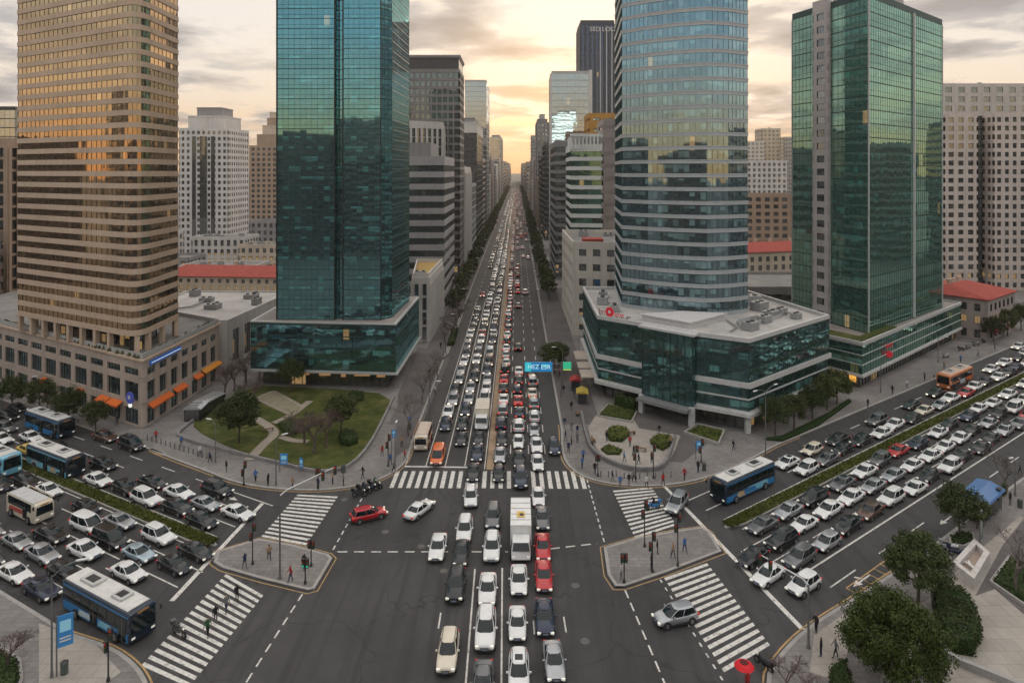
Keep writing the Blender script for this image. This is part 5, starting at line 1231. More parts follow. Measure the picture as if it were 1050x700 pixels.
def make_truck(name, label, px, py, rz, boxm, cabm, L=7.2, H=3.1, cat='truck', mark=False):
    p = G(px, py, 1.5); root = thing(name, label, cat, (p.x, p.y, ROADZ), rz); hl = L / 2
    def B(mb, n, m, **k): return mb.build(n, m, root, origin=(0, 0, 0), **k)
    b = MB(); b.box((-.95, 0, .95 + (H - .95) / 2), (L - 2.0, 2.3, H - .95), 0, bev=.05)
    for i in range(6): b.box((-.95 - (L - 2.1) / 2 + (L - 2.1) * i / 5, 0, H + .02), (.06, 2.24, .05), 1)
    B(b, 'cargo_box', [boxm, paint_mat('box_rib', (.40, .38, .35), .5, 0, 0, .2)])
    b = MB(); b.box((-.4, 0, .62), (L - 1.0, 1.0, .3)); B(b, 'chassis', BUMP)
    b = MB(); b.loft([[(hl - 1.85, s * w, z) for s, w, z in ((-1, 1.05, .5), (-1, 1.05, 1.5), (-1, .92, 2.25), (1, .92, 2.25), (1, 1.05, 1.5), (1, 1.05, .5))],
                      [(hl - .7, s * w, z) for s, w, z in ((-1, 1.05, .5), (-1, 1.05, 1.5), (-1, .90, 2.22), (1, .90, 2.22), (1, 1.05, 1.5), (1, 1.05, .5))],
                      [(hl - [.05, 0, .5, .5, 0, .05][i], s * w, z) for i, (s, w, z) in enumerate(((-1, 1.0, .5), (-1, 1.02, 1.35), (-1, .86, 2.1), (1, .86, 2.1), (1, 1.02, 1.35), (1, 1.0, .5)))]])
    B(b, 'cab', cabm, smooth=25)
    b = MB(); b.face([(hl - .03, -.92, 1.42), (hl - .03, .92, 1.42), (hl - .46, .80, 2.08), (hl - .46, -.80, 2.08)]); B(b, 'windscreen', CGLASS)
    for s in (-1, 1):
        b = MB(); b.box((hl - 1.05, s * 1.05, 1.68), (.75, .05, .5), 0); B(b, 'side_window', CGLASS)
        b = MB(); b.box((hl + .01, s * .78, .82), (.06, .3, .18)); B(b, 'headlight', HEADL)
        for wx in (hl - 1.15, -hl + 1.6):
            b = MB(); wheel_mesh(b, 0, s * .12, .42, .26); o = B(b, 'wheel', [TYRE, RIM], smooth=40); o.location = (wx, s * .95, 0)
    if mark: 
        b = MB(); b.box((-.2, 0, H + .06), (1.2, .9, .02), 0); b.tube((-.1, .1, H + .07), (-.1, .1, H + .09), .28, None, 12, 1); B(b, 'roof_mark', [paint_mat('mark_yellow', (.60, .38, .05), .5), BUMP])
    for i in range(-1, 2): OCC.append((p.x + math.cos(rz) * i * 2.4, p.y + math.sin(rz) * i * 2.4, 1.5))
    return root
make_truck('box_truck', 'white box truck with a yellow roof mark in the middle of the crossing', 534, 543, HD, PAINT['white'], PAINT['white'], 8.2, 3.1, mark=True)
make_truck('box_truck', 'cream box truck in the avenue lane left of the tan median strip', 494.5, 425, HD, PAINT['cream'], PAINT['white'], 7.0, 3.0)
bus_at(434, 446, HD, name='minibus', label='cream minibus with an orange lower half at the left kerb of the avenue', body=PAINT['cream'], lower=PAINT['orange'], L=5.8, W=1.05, H=2.4, roofc=(.52, .44, .36), accents=(), short=True)
p = G(449, 466, .8); place_car('minivan', 'orange', p.x, p.y, HD, 'bright orange van waiting at the avenue stop line beside the kerb lane', 'cars queueing on the avenue'); OCC.append((p.x, p.y, 2.0))

# ---- cars read off the photo: (zoom x, zoom y, colour letter, kind letter)
CC = dict(w='white', s='silver', g='grey', k='black', b='dark blue', r='red', l='pale blue', y='yellow', o='orange', c='cream', B='blue', n='brown')
KK = dict(s='sedan', h='hatchback', u='SUV', v='minivan')
SZ = 2.918
left_l = "15,95,k,u 62,95,k,s 140,120,w,s 275,110,w,s 395,110,k,s 455,95,k,s 650,118,k,u 430,168,w,u 525,160,k,s 730,175,w,s 590,215,k,s 640,180,s,s 250,170,k,s 260,210,w,v 350,215,s,s 25,190,b,s 5,228,s,s 195,232,k,u 150,250,k,s 95,275,s,s 330,285,k,v 255,298,w,s 475,255,w,u 440,332,l,s 590,297,k,s 548,325,k,s 385,362,w,s 210,334,s,s 300,378,w,s 35,298,s,s 15,352,w,s 145,368,k,s 108,410,b,s 480,465,s,s -60,300,w,s -50,210,k,s -70,130,w,u -60,380,g,s -120,250,s,s -120,340,k,s"
left_u = "20,15,k,s 20,78,w,s 92,78,w,s 110,108,y,s 172,112,k,u -50,60,w,s -40,20,k,u -90,90,s,s"
right_l = "95,42,w,s 168,78,w,h 190,8,k,s 225,28,g,s 285,25,g,u 388,5,r,s 350,60,w,s 260,105,g,s 240,155,s,s 340,105,s,s 415,68,w,s 430,100,k,s 490,35,w,s 535,42,k,s 585,55,k,s 485,118,w,u 315,160,w,u 395,178,w,s 145,165,k,u 120,212,w,s 250,205,n,s 180,235,k,s 200,287,s,h 40,98,l,s 55,127,b,s 20,218,s,s 15,270,w,s 35,307,k,u 55,365,g,u 130,400,w,h"
right_u = "185,680,k,s 250,645,k,s 310,620,w,s 310,650,w,s 375,595,c,s 435,565,w,s 385,635,k,s 440,605,s,s 450,535,k,s 490,540,w,s 510,497,k,s 555,517,k,s 525,555,r,s 583,548,w,s 620,500,w,s 640,470,b,s 660,490,k,s 700,480,w,s 690,430,w,s 725,435,w,s 725,410,w,s 760,385,w,s 780,395,k,s 768,362,w,s 520,587,k,s 550,620,w,s 560,657,w,s 620,612,k,s 645,565,b,s 690,535,w,s 700,560,k,u 740,505,w,s 770,517,w,s 765,550,w,v 775,470,w,s 722,620,k,s 680,612,s,s 627,650,r,s 675,655,g,s 650,690,g,s 500,690,w,s 440,690,b,s 600,685,s,s 560,690,k,s 740,585,k,s 775,600,r,s 800,560,w,s 810,500,k,s 815,450,w,s 820,400,w,s 830,350,s,s 845,520,w,s 850,470,k,s"
right_m = "695,165,s,s 770,225,g,s 745,275,w,s 760,330,k,s 780,370,w,s 600,112,w,s"
cars = []
def rd(s, ox, oy, road):
    for t in s.split():
        zx, zy, c, k = t.split(','); p = G(ox + float(zx) / SZ, oy + float(zy) / SZ, .75)
        cars.append([road, p.x, p.y, CC[c], KK[k]])
rd(left_l, 0, 460, 'L'); rd(left_u, 0, 420, 'L'); rd(right_l, 780, 460, 'R'); rd(right_u, 780, 230, 'R'); rd(right_m, 520, 460, 'R')
LANES = {'L': [34.6, 37.4, 40.2, 43.0, 45.8, 50.5, 53.3, 56.0, 58.8], 'R': [36.7, 39.6, 42.7, 45.8, 50.9, 53.6, 56.6]}
LNAME = {'L': ['kerb lane nearest the viewer', 'second lane from the near kerb', 'third lane from the near kerb', 'fourth lane from the near kerb', 'lane just below the planted median', 'lane just above the planted median', 'second lane above the planted median', 'second lane from the far kerb', 'far kerb lane'],
         'R': ['near kerb lane', 'lane beside the solid white line', 'middle lane below the planted median', 'lane just below the planted median', 'lane just above the planted median', 'middle lane above the planted median', 'far kerb lane']}
pr = random.Random(11)
COLW = ['white'] * 8 + ['silver'] * 5 + ['black'] * 6 + ['grey'] * 4 + ['dark blue'] * 4 + ['red'] * 2 + ['pale blue'] * 2 + ['brown', 'cream']
KINDW = ['sedan'] * 6 + ['SUV'] * 3 + ['hatchback'] * 2 + ['minivan']
lanes = {}
for road, x, y, c, k in cars:
    U_, N_ = (UL, NL) if road == 'L' else (UR, NR); v = Vector((x, y)); s, n = v.dot(U_), v.dot(N_)
    li = min(range(len(LANES[road])), key=lambda i: abs(LANES[road][i] - n)); lanes.setdefault((road, li), []).append([s, max(-.25, min(.25, (n - LANES[road][li]) * .4)), c, k])
# fill the lanes out of sight of the listed cars
for road in 'LR':
    for li in range(len(LANES[road])):
        l = lanes.setdefault((road, li), []); l.sort()
        far = {'L': 112, 'R': 150}[road] if not (road == 'R' and li == 0) else 0
        gap_fill = {('L', 8): .35, ('L', 7): .4, ('R', 1): .75, ('R', 6): .5}.get((road, li), .85)
        s = (max(q[0] for q in l) if l else 80) + 6
        while s < far + 25:
            if pr.random() < gap_fill: l.append([s, pr.uniform(-.2, .2), pr.choice(COLW), pr.choice(KINDW)])
            s += pr.uniform(5.6, 7.2)
GROUPS = {'L': 'vehicles queueing on the left road', 'R': 'vehicles queueing on the right road', 'A': 'cars queueing on the avenue', 'X': 'cars inside the crossing'}
def busfree(x, y):
    return all((x - a) ** 2 + (y - b) ** 2 > (r + 1.75) ** 2 for a, b, r in OCC)
ncar = 0
for (road, li), l in sorted(lanes.items()):
    U_, N_ = (UL, NL) if road == 'L' else (UR, NR); l.sort(key=lambda q: q[0])
    for it in range(30):
        for i in range(len(l) - 1):
            dlt = 5.35 - (l[i + 1][0] - l[i][0])
            if dlt > 0:
                l[i][0] -= dlt * .3 if l[i][0] > 68 else 0; l[i + 1][0] += dlt * .7
    lim = {'L': 66, 'R': 68}[road]
    if not (road == 'L' and li >= 7) and not (road == 'R' and li in (0, 6)):
        extra = [[(q[0] + r_[0]) / 2, 0, pr.choice(COLW), pr.choice(KINDW)] for q, r_ in zip(l, l[1:]) if r_[0] - q[0] > 11.2 and q[0] > lim]; l = sorted(l + extra, key=lambda q: q[0])
    idx = 0
    for s, dn, c, k in l:
        v = U_ * s + N_ * (LANES[road][li] + dn)
        if not busfree(v.x, v.y): continue
        if road == 'L' and v.x / v.y < -1.0: continue
        if road == 'R' and v.x / v.y > 1.0: continue
        side = 'left' if road == 'L' else 'right'; tz = (HL if road == 'L' else HR) + pr.uniform(-.035, .035)
        lab = f"{c} {k}, {ordinal(idx)} back in the {LNAME[road][li]}, {side} road"
        place_car(k, c, v.x, v.y, tz, lab, GROUPS[road], low=(v.y > 118), extra='sunroof' if k == 'sedan' and v.y < 118 and pr.random() < .2 else None); idx += 1; ncar += 1
# ---- crossing
XC = [(378, 525.5, 'red', 'hatchback', R(28), 'small red hatchback turning alone on the left of the crossing'), (430, 520, 'white', 'sedan', R(62), 'white sedan turning away near the left end of the top zebra crossing'),
 (449, 558.5, 'white', 'sedan', HD, 'white sedan, leftmost car of the columns on the dashed guide line'), (482.5, 508, 'white', 'SUV', HD + .08, 'white SUV just past the top zebra crossing, left column'), (476.5, 541, 'white', 'SUV', HD, 'white SUV in the left column of the crossing, behind a black car'),
 (473, 564, 'black', 'sedan', HD, 'black sedan tucked between a white SUV and a black SUV in the left column'), (505.5, 528.5, 'grey', 'SUV', HD, 'grey SUV in the middle column just below the top zebra crossing'), (504.5, 559.5, 'white', 'SUV', HD, 'white SUV in the middle column level with the dashed guide line'),
 (467.5, 598, 'black', 'SUV', HD, 'black SUV, left of the long white lane line'), (500, 601.5, 'white', 'sedan', HD, 'white sedan between the two long white lane lines, upper of two'), (498, 643.5, 'white', 'SUV', HD, 'white car between the two long white lane lines, lower of two'),
 (459.5, 666, 'cream', 'SUV', HD, 'cream white SUV lowest on the left of the long white lane line'), (495, 697, 'grey', 'sedan', HD, 'grey sedan cut off by the bottom edge between the lane lines'),
 (532, 592, 'white', 'sedan', HD, 'white sedan directly below the white box truck'), (530.5, 635.5, 'white', 'sedan', HD, 'white sedan second below the white box truck'), (532, 688, 'white', 'SUV', HD, 'white SUV with a dark sunroof at the bottom edge of the photo'),
 (556.5, 558.5, 'red', 'sedan', HD, 'upper of the two red sedans right of the white box truck'), (557.5, 588, 'red', 'sedan', HD, 'lower of the two red sedans right of the white box truck'), (558.5, 629.5, 'dark blue', 'sedan', HD, 'dark blue sedan below the two red sedans'),
 (568, 674, 'silver', 'sedan', HD + .04, 'silver grey sedan at the bottom right of the columns, near the manhole cover'), (556, 529, 'grey', 'sedan', HD, 'dark grey sedan right of the white box truck, above the red sedans'), (552, 507, 'white', 'sedan', HD, 'white sedan just below the top zebra crossing, rightmost column'),
 (692.5, 629, 'silver', 'hatchback', R(196), 'lone silver hatchback driving over the lower right zebra crossing'), (694, 514.5, 'silver', 'SUV', HR + .38, 'silver SUV at the upper right stop line next to the zebra crossing')]
for px, py, c, k, rz, lab in XC:
    p = G(px, py, .75); place_car(k, c, p.x, p.y, rz, lab, GROUPS['X'], extra='sunroof' if 'sunroof' in lab else None); OCC.append((p.x, p.y, 2.6)); ncar += 1
# ---- avenue
ALN = {-11.6: 'outer lane left of the tan strip', -8.75: 'middle lane left of the tan strip', -6.0: 'lane just left of the tan strip', -2.35: 'lane just right of the tan strip', .3: 'second lane right of the tan strip', 2.95: 'third lane right of the tan strip', 5.6: 'kerb lane on the right side'}
av = []
first = {-11.6: ['white', 'dark blue', 'white', 'silver', 'black', 'silver'], -8.75: ['black', 'black', 'black', 'dark blue', 'silver', 'silver', 'black', 'black', 'white', 'black', 'silver', 'white', 'red'], -6.0: ['black', 'dark blue', 'black', 'black'], -2.35: ['black', 'silver', 'black', 'dark blue', 'silver', 'white', 'black', 'red', 'black', 'white'], .3: ['dark blue', 'black', 'white', 'white', 'dark blue', 'red', 'dark blue', 'black', 'white', 'black'], 2.95: ['white', 'white', 'silver', 'white', 'silver', 'cream', 'silver', 'black', 'white'], 5.6: ['dark blue']}
for x in ALN:
    y = {-11.6: 101, -8.75: 95.5, -6.0: 90.0, -2.35: 89.5, .3: 88, 2.95: 93, 5.6: 98}[x]; i = 0
    while y < 1500:
        dens = 1.0
        if x == -11.6: dens = 1 if y < 200 else .25
        if x in (.3, 2.95): dens = 1 if y < 136 else .22
        if x == 5.6: dens = 1 if y < 101 else .06
        if x == -2.35: dens = 1 if y < 260 else .6
        if y > 650: dens = max(dens, .55) * .8
        if pr.random() < dens:
            c = first[x][i] if i < len(first[x]) else pr.choice(COLW + (['white'] * 12 if y > 150 else []))
            av.append((y, x + pr.uniform(-.22, .22), c, pr.choice(KINDW), x)); i += 1
        y += pr.uniform(5.35, 6.3) * (1 if y < 400 else 1.15)
av = [a for a in av if busfree(a[1], a[0])]
av.sort(); limit = 300 - ncar; cnt = {}
far_mb = MB(); FM = [PAINT['white'], CGLASS, TYRE, HEADF, TAILF, PAINT['silver'], PAINT['black'], PAINT['red']]
for j, (y, x, c, k, lane) in enumerate(av):
    away = lane > -3 and y > 105; rz = (R(90) if away else HD) + pr.uniform(-.02, .02)
    if j < limit:
        i = cnt.get(lane, 0); cnt[lane] = i + 1
        place_car(k, c, x, y, rz, f"{c} {k}, {ordinal(i)} up the avenue in the {ALN[lane]}", GROUPS['A'], low=(y > 112))
    else:
        mb = PROTO[k + '_low']; cs, sn = math.cos(rz), math.sin(rz); kk = len(far_mb.v)
        far_mb.v += [(x + a * cs - b_ * sn, y + a * sn + b_ * cs, z + ROADZ) for a, b_, z in mb.v]
        pm = {'white': 0, 'cream': 0, 'silver': 5, 'pale blue': 5, 'red': 7, 'grey': 6}.get(c, 6)
        for f, m in zip(mb.f, mb.m): far_mb.f.append(tuple(kk + q for q in f)); far_mb.m.append(pm if m == 0 else m); far_mb.uv.append([(0, 0)] * len(f))
tag(far_mb.build('distant_cars', FM), 'endless queue of cars far down the avenue', 'cars', kind='stuff')
print('cars', ncar, len(av), limit)

# ---- motorcycles and scooters with riders are built below
def moto(name, label, px, py, rz, col, group=None):
    p = G(px, py, .5); root = thing(name, label, 'motorcycle', (p.x, p.y, ROADZ), rz, group)
    def B(mb, n, m, **k): return mb.build(n, m, root, origin=(0, 0, 0), **k)
    for x in (-.68, .68):
        b = MB(); b.tube((0, -.06, .31), (0, .06, .31), .31, None, 14, 0); b.tube((0, -.065, .31), (0, .065, .31), .17, None, 10, 1); o = B(b, 'wheel', [TYRE, RIM]); o.location = (x, 0, 0)
    b = MB(); b.loft([[(x, -w, z0), (x, -w * 1.1, (z0 + z1) / 2), (x, 0, z1), (x, w * 1.1, (z0 + z1) / 2), (x, w, z0)] for x, w, z0, z1 in ((-.95, .06, .62, .75), (-.6, .16, .42, .8), (-.1, .17, .30, .74), (.25, .20, .42, .95), (.5, .14, .55, .92))]); B(b, 'body', col, smooth=50)
    b = MB(); b.box((-.38, 0, .82), (.75, .26, .10), bev=.06); B(b, 'seat', BUMP)
    b = MB(); b.path([(.72, 0, .31), (.48, 0, .95)], .035); b.path([(.45, -.34, 1.02), (.48, 0, .98), (.45, .34, 1.02)], .02); B(b, 'handlebar', METAL)
    b = MB(); b.box((-.95, 0, .98), (.38, .42, .34), bev=.05); B(b, 'top_box', col)
    b = MB(); b.dome((.58, 0, .82), .1, .1, .1, 8, 4, full=True); B(b, 'headlight', HEADL)
    return root
# people ----------------------------------------------------------------
def skin_person(pose, seed=0):
    """one continuous figure from a jointed skeleton"""
    J = {'pel': (0, 0, .96, .135), 'wai': (0, 0, 1.12, .125), 'che': (.01, 0, 1.36, .155), 'nec': (.01, 0, 1.50, .058), 'hd0': (.02, 0, 1.60, .085), 'hd1': (.02, 0, 1.72, .075)}
    E = [('pel', 'wai'), ('wai', 'che'), ('che', 'nec'), ('nec', 'hd0'), ('hd0', 'hd1')]
    for s, n in ((-1, 'r'), (1, 'l')):
        sw = s * (.22 if pose == 'walk' else .03)
        if pose == 'ride':
            J.update({'hip' + n: (.02, s * .10, .92, .095), 'kne' + n: (.40, s * .20, .80, .065), 'ank' + n: (.28, s * .20, .36, .045), 'toe' + n: (.42, s * .21, .31, .040),
                      'sho' + n: (.02, s * .19, 1.43, .060), 'elb' + n: (.24, s * .30, 1.22, .045), 'wri' + n: (.48, s * .30, 1.10, .032), 'han' + n: (.55, s * .29, 1.09, .036)})
        else:
            J.update({'hip' + n: (.0, s * .095, .90, .095), 'kne' + n: (sw * .55 + .03, s * .10, .49, .062), 'ank' + n: (sw, s * .10, .09, .042), 'toe' + n: (sw + .15, s * .12, .045, .038),
                      'sho' + n: (.01, s * .19, 1.43, .060), 'elb' + n: (-sw * .6, s * .25, 1.15, .045), 'wri' + n: (-sw * .9 + .08, s * .25, .92, .032), 'han' + n: (-sw * 1.0 + .10, s * .245, .83, .036)})
        E += [('pel', 'hip' + n), ('hip' + n, 'kne' + n), ('kne' + n, 'ank' + n), ('ank' + n, 'toe' + n), ('che', 'sho' + n), ('sho' + n, 'elb' + n), ('elb' + n, 'wri' + n), ('wri' + n, 'han' + n)]
    if pose == 'ride':
        for k in ('pel', 'wai', 'che', 'nec', 'hd0', 'hd1'): x, y, z, r = J[k]; J[k] = (x + {'pel': -.05, 'wai': 0, 'che': .08, 'nec': .12, 'hd0': .15, 'hd1': .16}[k], y, z - .0, r)
    names = list(J); me = bpy.data.meshes.new('sk'); me.from_pydata([J[n][:3] for n in names], [(names.index(a), names.index(c)) for a, c in E], [])
    o = bpy.data.objects.new('sk', me); COL.objects.link(o); md = o.modifiers.new('s', 'SKIN'); sv = me.skin_vertices[0].data
    for i, n in enumerate(names): sv[i].radius = (J[n][3], J[n][3] * (1.15 if n in ('che', 'wai', 'pel') else 1)); sv[i].use_root = (n == 'pel')
    sb_ = o.modifiers.new('b', 'SUBSURF'); sb_.levels = 1; sb_.render_levels = 1
    dg = bpy.context.evaluated_depsgraph_get(); m2 = bpy.data.meshes.new_from_object(o.evaluated_get(dg)); bpy.data.objects.remove(o)
    m2.materials.clear()
    for _ in range(4): m2.materials.append(SKINM)
    for p in m2.polygons:
        c = p.center; z = c.z; p.use_smooth = True
        hand = abs(c.y) > .2 and ((pose != 'ride' and z < .90 and z > .7) or (pose == 'ride' and c.x > .47 and z > 1.0))
        if z > 1.53: mi = 3 if (z > 1.68 or c.x < .02 + (.08 if pose == 'ride' else 0)) else 0
        elif hand: mi = 0
        elif z > .93 or (abs(c.y) > .19 and z > .7 and pose != 'ride'): mi = 1
        else: mi = 2
        p.material_index = mi
    return m2
SKINM = rough_mat('skin', (.42, .25, .17), .6, .08, 4); HAIRM = rough_mat('hair', (.02, .015, .012), .7, .2, 6)
CLOTH = {n: rough_mat('cloth_' + n.replace(' ', '_'), c, .85, .2, 5) for n, c in dict(black=(.015, .015, .017), grey=(.14, .14, .14), navy=(.02, .03, .07), red=(.35, .03, .03), white=(.5, .5, .48), tan=(.30, .20, .12), green=(.03, .09, .04), blue=(.06, .14, .32), orange=(.55, .17, .03)).items()}
POSE = {p: skin_person(p) for p in ('stand', 'walk', 'ride')}
def person(x, y, z, rz, pose, top, leg, lab, group=None):
    o = bpy.data.objects.new('person', POSE[pose]); COL.objects.link(o); o.location = (x, y, z); o.rotation_euler = (0, 0, rz)
    for i, m in ((0, SKINM), (1, CLOTH[top]), (2, CLOTH[leg]), (3, HAIRM)): o.material_slots[i].link = 'OBJECT'; o.material_slots[i].material = m
    return tag(o, lab, 'person', group)
mot = [(369, 505, .3, 'black'), (374, 502, .2, 'red'), (380, 499.5, .4, 'black'), (385, 497, .1, 'black')]
for i, (px, py, a, t) in enumerate(mot):
    lab = ['leftmost', 'second', 'third', 'rightmost'][i]
    m = moto('motorcycle', f'{lab} of four dark motorcycles at the left end of the top zebra', px, py, a - .2, [BUMP, PAINT['black'], PAINT['dark blue'], BUMP][i], 'motorcycles by the top zebra crossing')
    person(m.location.x - .18, m.location.y, ROADZ, a - .2, 'ride', ['black', 'navy', 'black', 'green'][i], 'black', f'rider in dark clothes on the {lab} of the four waiting motorcycles', 'motorcycle riders')
m = moto('motorcycle', 'blue and black motorcycle riding over the upper right zebra crossing', 669, 518, R(190), PAINT['blue']); person(m.location.x + .18, m.location.y, ROADZ, R(190), 'ride', 'black', 'navy', 'rider in black on the blue motorcycle at the upper right zebra crossing')
m = moto('motorcycle', 'dark scooter with a white box beside the lower left zebra crossing', 184, 646, R(-30), PAINT['grey'])
m = moto('motorcycle', 'black scooter near the red umbrella at the lower right corner', 783, 678, R(120), PAINT['black'])
ppl = [(243, 611, 'walk', 1.9, 'black', 'black', 'person in black walking on the lower left zebra crossing, topmost of four'), (232, 622, 'walk', 4.6, 'grey', 'navy', 'person in grey walking on the lower left zebra crossing, second from top'),
 (221, 633, 'walk', 2.0, 'black', 'grey', 'person in a black top walking on the lower left zebra crossing, third from top'), (213, 646, 'walk', 4.8, 'green', 'black', 'person in green walking on the lower left zebra crossing, lowest of four'),
 (837, 642, 'stand', 3.5, 'black', 'black', 'person in black standing by the kerb beside the lamp post at lower right'), (842, 667, 'stand', 2.5, 'black', 'navy', 'person in a black top and navy trousers standing below the kerb at lower right'), (857, 668, 'walk', 3., 'grey', 'black', 'person in grey walking beside the large round tree'),
 (1017, 512, 'walk', 1., 'black', 'black', 'person in black walking near the blue bus shelter'), (1022, 518, 'walk', 1.2, 'navy', 'grey', 'person in navy walking just below the blue bus shelter'), (1036, 512, 'stand', 2., 'black', 'grey', 'person in a dark top standing by the bare tree right of the shelter'),
 (1046, 480, 'walk', 2.5, 'grey', 'black', 'person in grey at the right edge above the bus shelter')]
pr2 = random.Random(3)
zones = [('in front of the garden wall', [(262, 488), (275, 492), (300, 496), (326, 496), (352, 492), (341, 490), (372, 484), (400, 470), (250, 484), (232, 478), (392, 462), (404, 478)]),
 ('below the curved plaza wall', [(598, 466), (610, 480), (628, 488), (645, 492), (663, 494), (680, 492), (702, 486), (716, 478), (592, 448), (586, 436), (597, 474), (650, 488), (636, 494)]),
 ('on the pale plaza', [(607, 452), (622, 447), (646, 452), (655, 470), (668, 468), (650, 462), (752, 456), (676, 440), (640, 468), (688, 452)]),
 ('on the wide left avenue pavement', [(412, 452), (420, 430), (433, 408), (440, 380), (452, 352), (415, 466), (446, 398), (462, 330), (470, 318)]),
 ('on the right avenue pavement', [(579, 432), (586, 415), (578, 398), (574, 380), (589, 402), (583, 458), (570, 352), (580, 370), (592, 440), (586, 450), (580, 446), (576, 362)]),
 ('on the left traffic island', [(251, 577), (298, 590), (312, 578), (276, 568)]), ('on the right traffic island', [(668, 577), (690, 566), (702, 560), (637, 588), (674, 562)]),
 ('by the dark green podium', [(930, 392), (948, 384), (915, 398), (968, 372), (890, 412), (985, 366), (1003, 360), (1020, 352)]),
 ('below the orange awnings', [(120, 430), (108, 424), (160, 446), (186, 452), (205, 462), (215, 468)])]
for where, pts in zones:
    for i, (px, py) in enumerate(sorted(pts)):
        t, l = pr2.choice(['black', 'grey', 'navy', 'black', 'grey', 'navy', 'red', 'white', 'tan', 'blue', 'black']), pr2.choice(['black', 'navy', 'grey'])
        ppl.append((px, py, pr2.choice(['walk', 'walk', 'stand']), pr2.uniform(0, 6.28), t, l, f'person in a {t} top {where}, {ordinal(i)} from the left'))
for px, py, pose, rz, t, l, lab in ppl:
    z = ROADZ if ('zebra' in lab) else (.16 if 'island' in lab else (.205 if 'pale plaza' in lab else .142)); p = G(px, py + 6, z)
    if 'third' in lab and 'zebra' in lab: pass
    person(p.x, p.y, z, rz, pose, t, l, lab, 'pedestrians on the pavements' if 'from the left' in lab else None)
# ================================================================== TREES AND PLANTING
L_DARK = leaf_mat('leaves_dark', (.014, .026, .008), (.060, .078, .022)); L_MID = leaf_mat('leaves_mid', (.016, .028, .008), (.085, .098, .025))
L_EVER = leaf_mat('leaves_evergreen', (.012, .026, .005), (.075, .105, .018)); L_HEDGE = leaf_mat('leaves_hedge', (.012, .026, .008), (.065, .088, .022)); L_BRN = leaf_mat('dry_leaves', (.05, .032, .025), (.14, .095, .075))
def crown_mesh(seed, rx, ry, rz, zc, clumps, per, leaf, flat=.2, cr_=None):
    r = random.Random(seed); b = MB(); cr_ = cr_ or .30 * rx; lobes = [(r.uniform(0, 6.28), r.uniform(-.4, .9), r.uniform(.72, 1.08)) for _ in range(7)]
    for c in range(clumps):
        th = r.uniform(0, 2 * math.pi); u = r.uniform(-.75, 1); rad = (1 - u * u) ** .5; k = r.uniform(.35, .95) ** .5
        for lt, lu, ls in lobes:
            if abs((th - lt + math.pi) % (2 * math.pi) - math.pi) < .5 and abs(u - lu) < .5: k *= ls
        cx, cy, cz = rx * rad * math.cos(th) * k, ry * rad * math.sin(th) * k, zc + rz * u * k
        s = cr_ * r.uniform(.6, 1.25)
        for i in range(per):
            d = Vector((r.gauss(0, 1), r.gauss(0, 1), r.gauss(0, .8))).normalized(); p = Vector((cx, cy, cz)) + d * s * r.uniform(.55, 1.0)
            n = (d + Vector((r.gauss(0, .45), r.gauss(0, .45), r.gauss(0, .45) + flat))).normalized(); t = n.orthogonal().normalized(); t.rotate(Matrix.Rotation(r.uniform(0, 6.28), 3, n)); q = n.cross(t); l = leaf * r.uniform(.6, 1.3)
            b.face([p - t * l, p + q * l * .55, p + t * l, p - q * l * .55])
    return b
def trunk_mesh(seed, h, top, r0=.16, limbs=5, rx=2.):
    r = random.Random(seed); b = MB(); b.path([(0, 0, 0), (.05, .03, h * .5), (.0, .06, h), (.1, .1, top)], [r0, r0 * .8, r0 * .65, r0 * .2], 8)
    for i in range(limbs):
        a = 6.28 * i / limbs + r.uniform(-.4, .4); l = rx * r.uniform(.55, .8); z0 = h * r.uniform(.8, 1.1)
        b.path([(0, .04, z0), (l * .4 * math.cos(a), l * .4 * math.sin(a), z0 + l * .35), (l * math.cos(a), l * math.sin(a), z0 + l * r.uniform(.6, .9))], [r0 * .5, r0 * .32, r0 * .1], 6)
    return b
def bare_mesh(seed, h, spread=.55, depth=5, r0=.13, first=.32):
    r = random.Random(seed); b = MB()
    def br(p, d, l, rad, k):
        m = p + d * l * .5 + Vector((r.gauss(0, 1), r.gauss(0, 1), 0)) * l * .05; q = p + d * l
        n = 6 if k > 3 else (4 if k > 1 else 3); b.tube(p, m, rad, rad * .85, n, 0, False); b.tube(m, q, rad * .85, rad * .68, n, 0, False)
        if k <= 0: return
        for i in range(3 if k > 1 else 4):
            nd = (d + Vector((r.gauss(0, spread), r.gauss(0, spread), r.gauss(.12, spread * .5)))).normalized()
            br(q if i else m.lerp(q, .6), nd, l * r.uniform(.62, .82), rad * .62, k - 1)
    br(Vector((0, 0, 0)), Vector((0, 0, 1)), h * first, r0, depth); return b
KIND = {}
def def_tree(k, crown, cm, trunk, tm=BARK): KIND[k] = (crown.build('crown', cm, None).data, trunk.build('trunk', tm, None).data)
def_tree('big1', crown_mesh(1, 4.6, 4.6, 3.3, 4.3, 360, 130, .115, cr_=.85), L_EVER, trunk_mesh(1, 2.2, 5.5, .24, 7, 3.6))
def_tree('big2', crown_mesh(2, 3.5, 3.4, 2.7, 4.6, 190, 120, .115, cr_=.72), L_DARK, trunk_mesh(2, 2.2, 6, .2, 6, 2.8))
def_tree('round1', crown_mesh(3, 2.5, 2.5, 2.1, 3.9, 85, 85, .13), L_DARK, trunk_mesh(3, 2.0, 4.5, .14, 5, 2))
def_tree('round2', crown_mesh(4, 2.3, 2.6, 2.3, 4.0, 78, 85, .13), L_MID, trunk_mesh(4, 2.0, 4.5, .14, 5, 2))
def_tree('far1', crown_mesh(5, 2.6, 2.6, 2.3, 4.3, 34, 26, .34), L_DARK, trunk_mesh(5, 2.2, 4.5, .15, 3, 2))
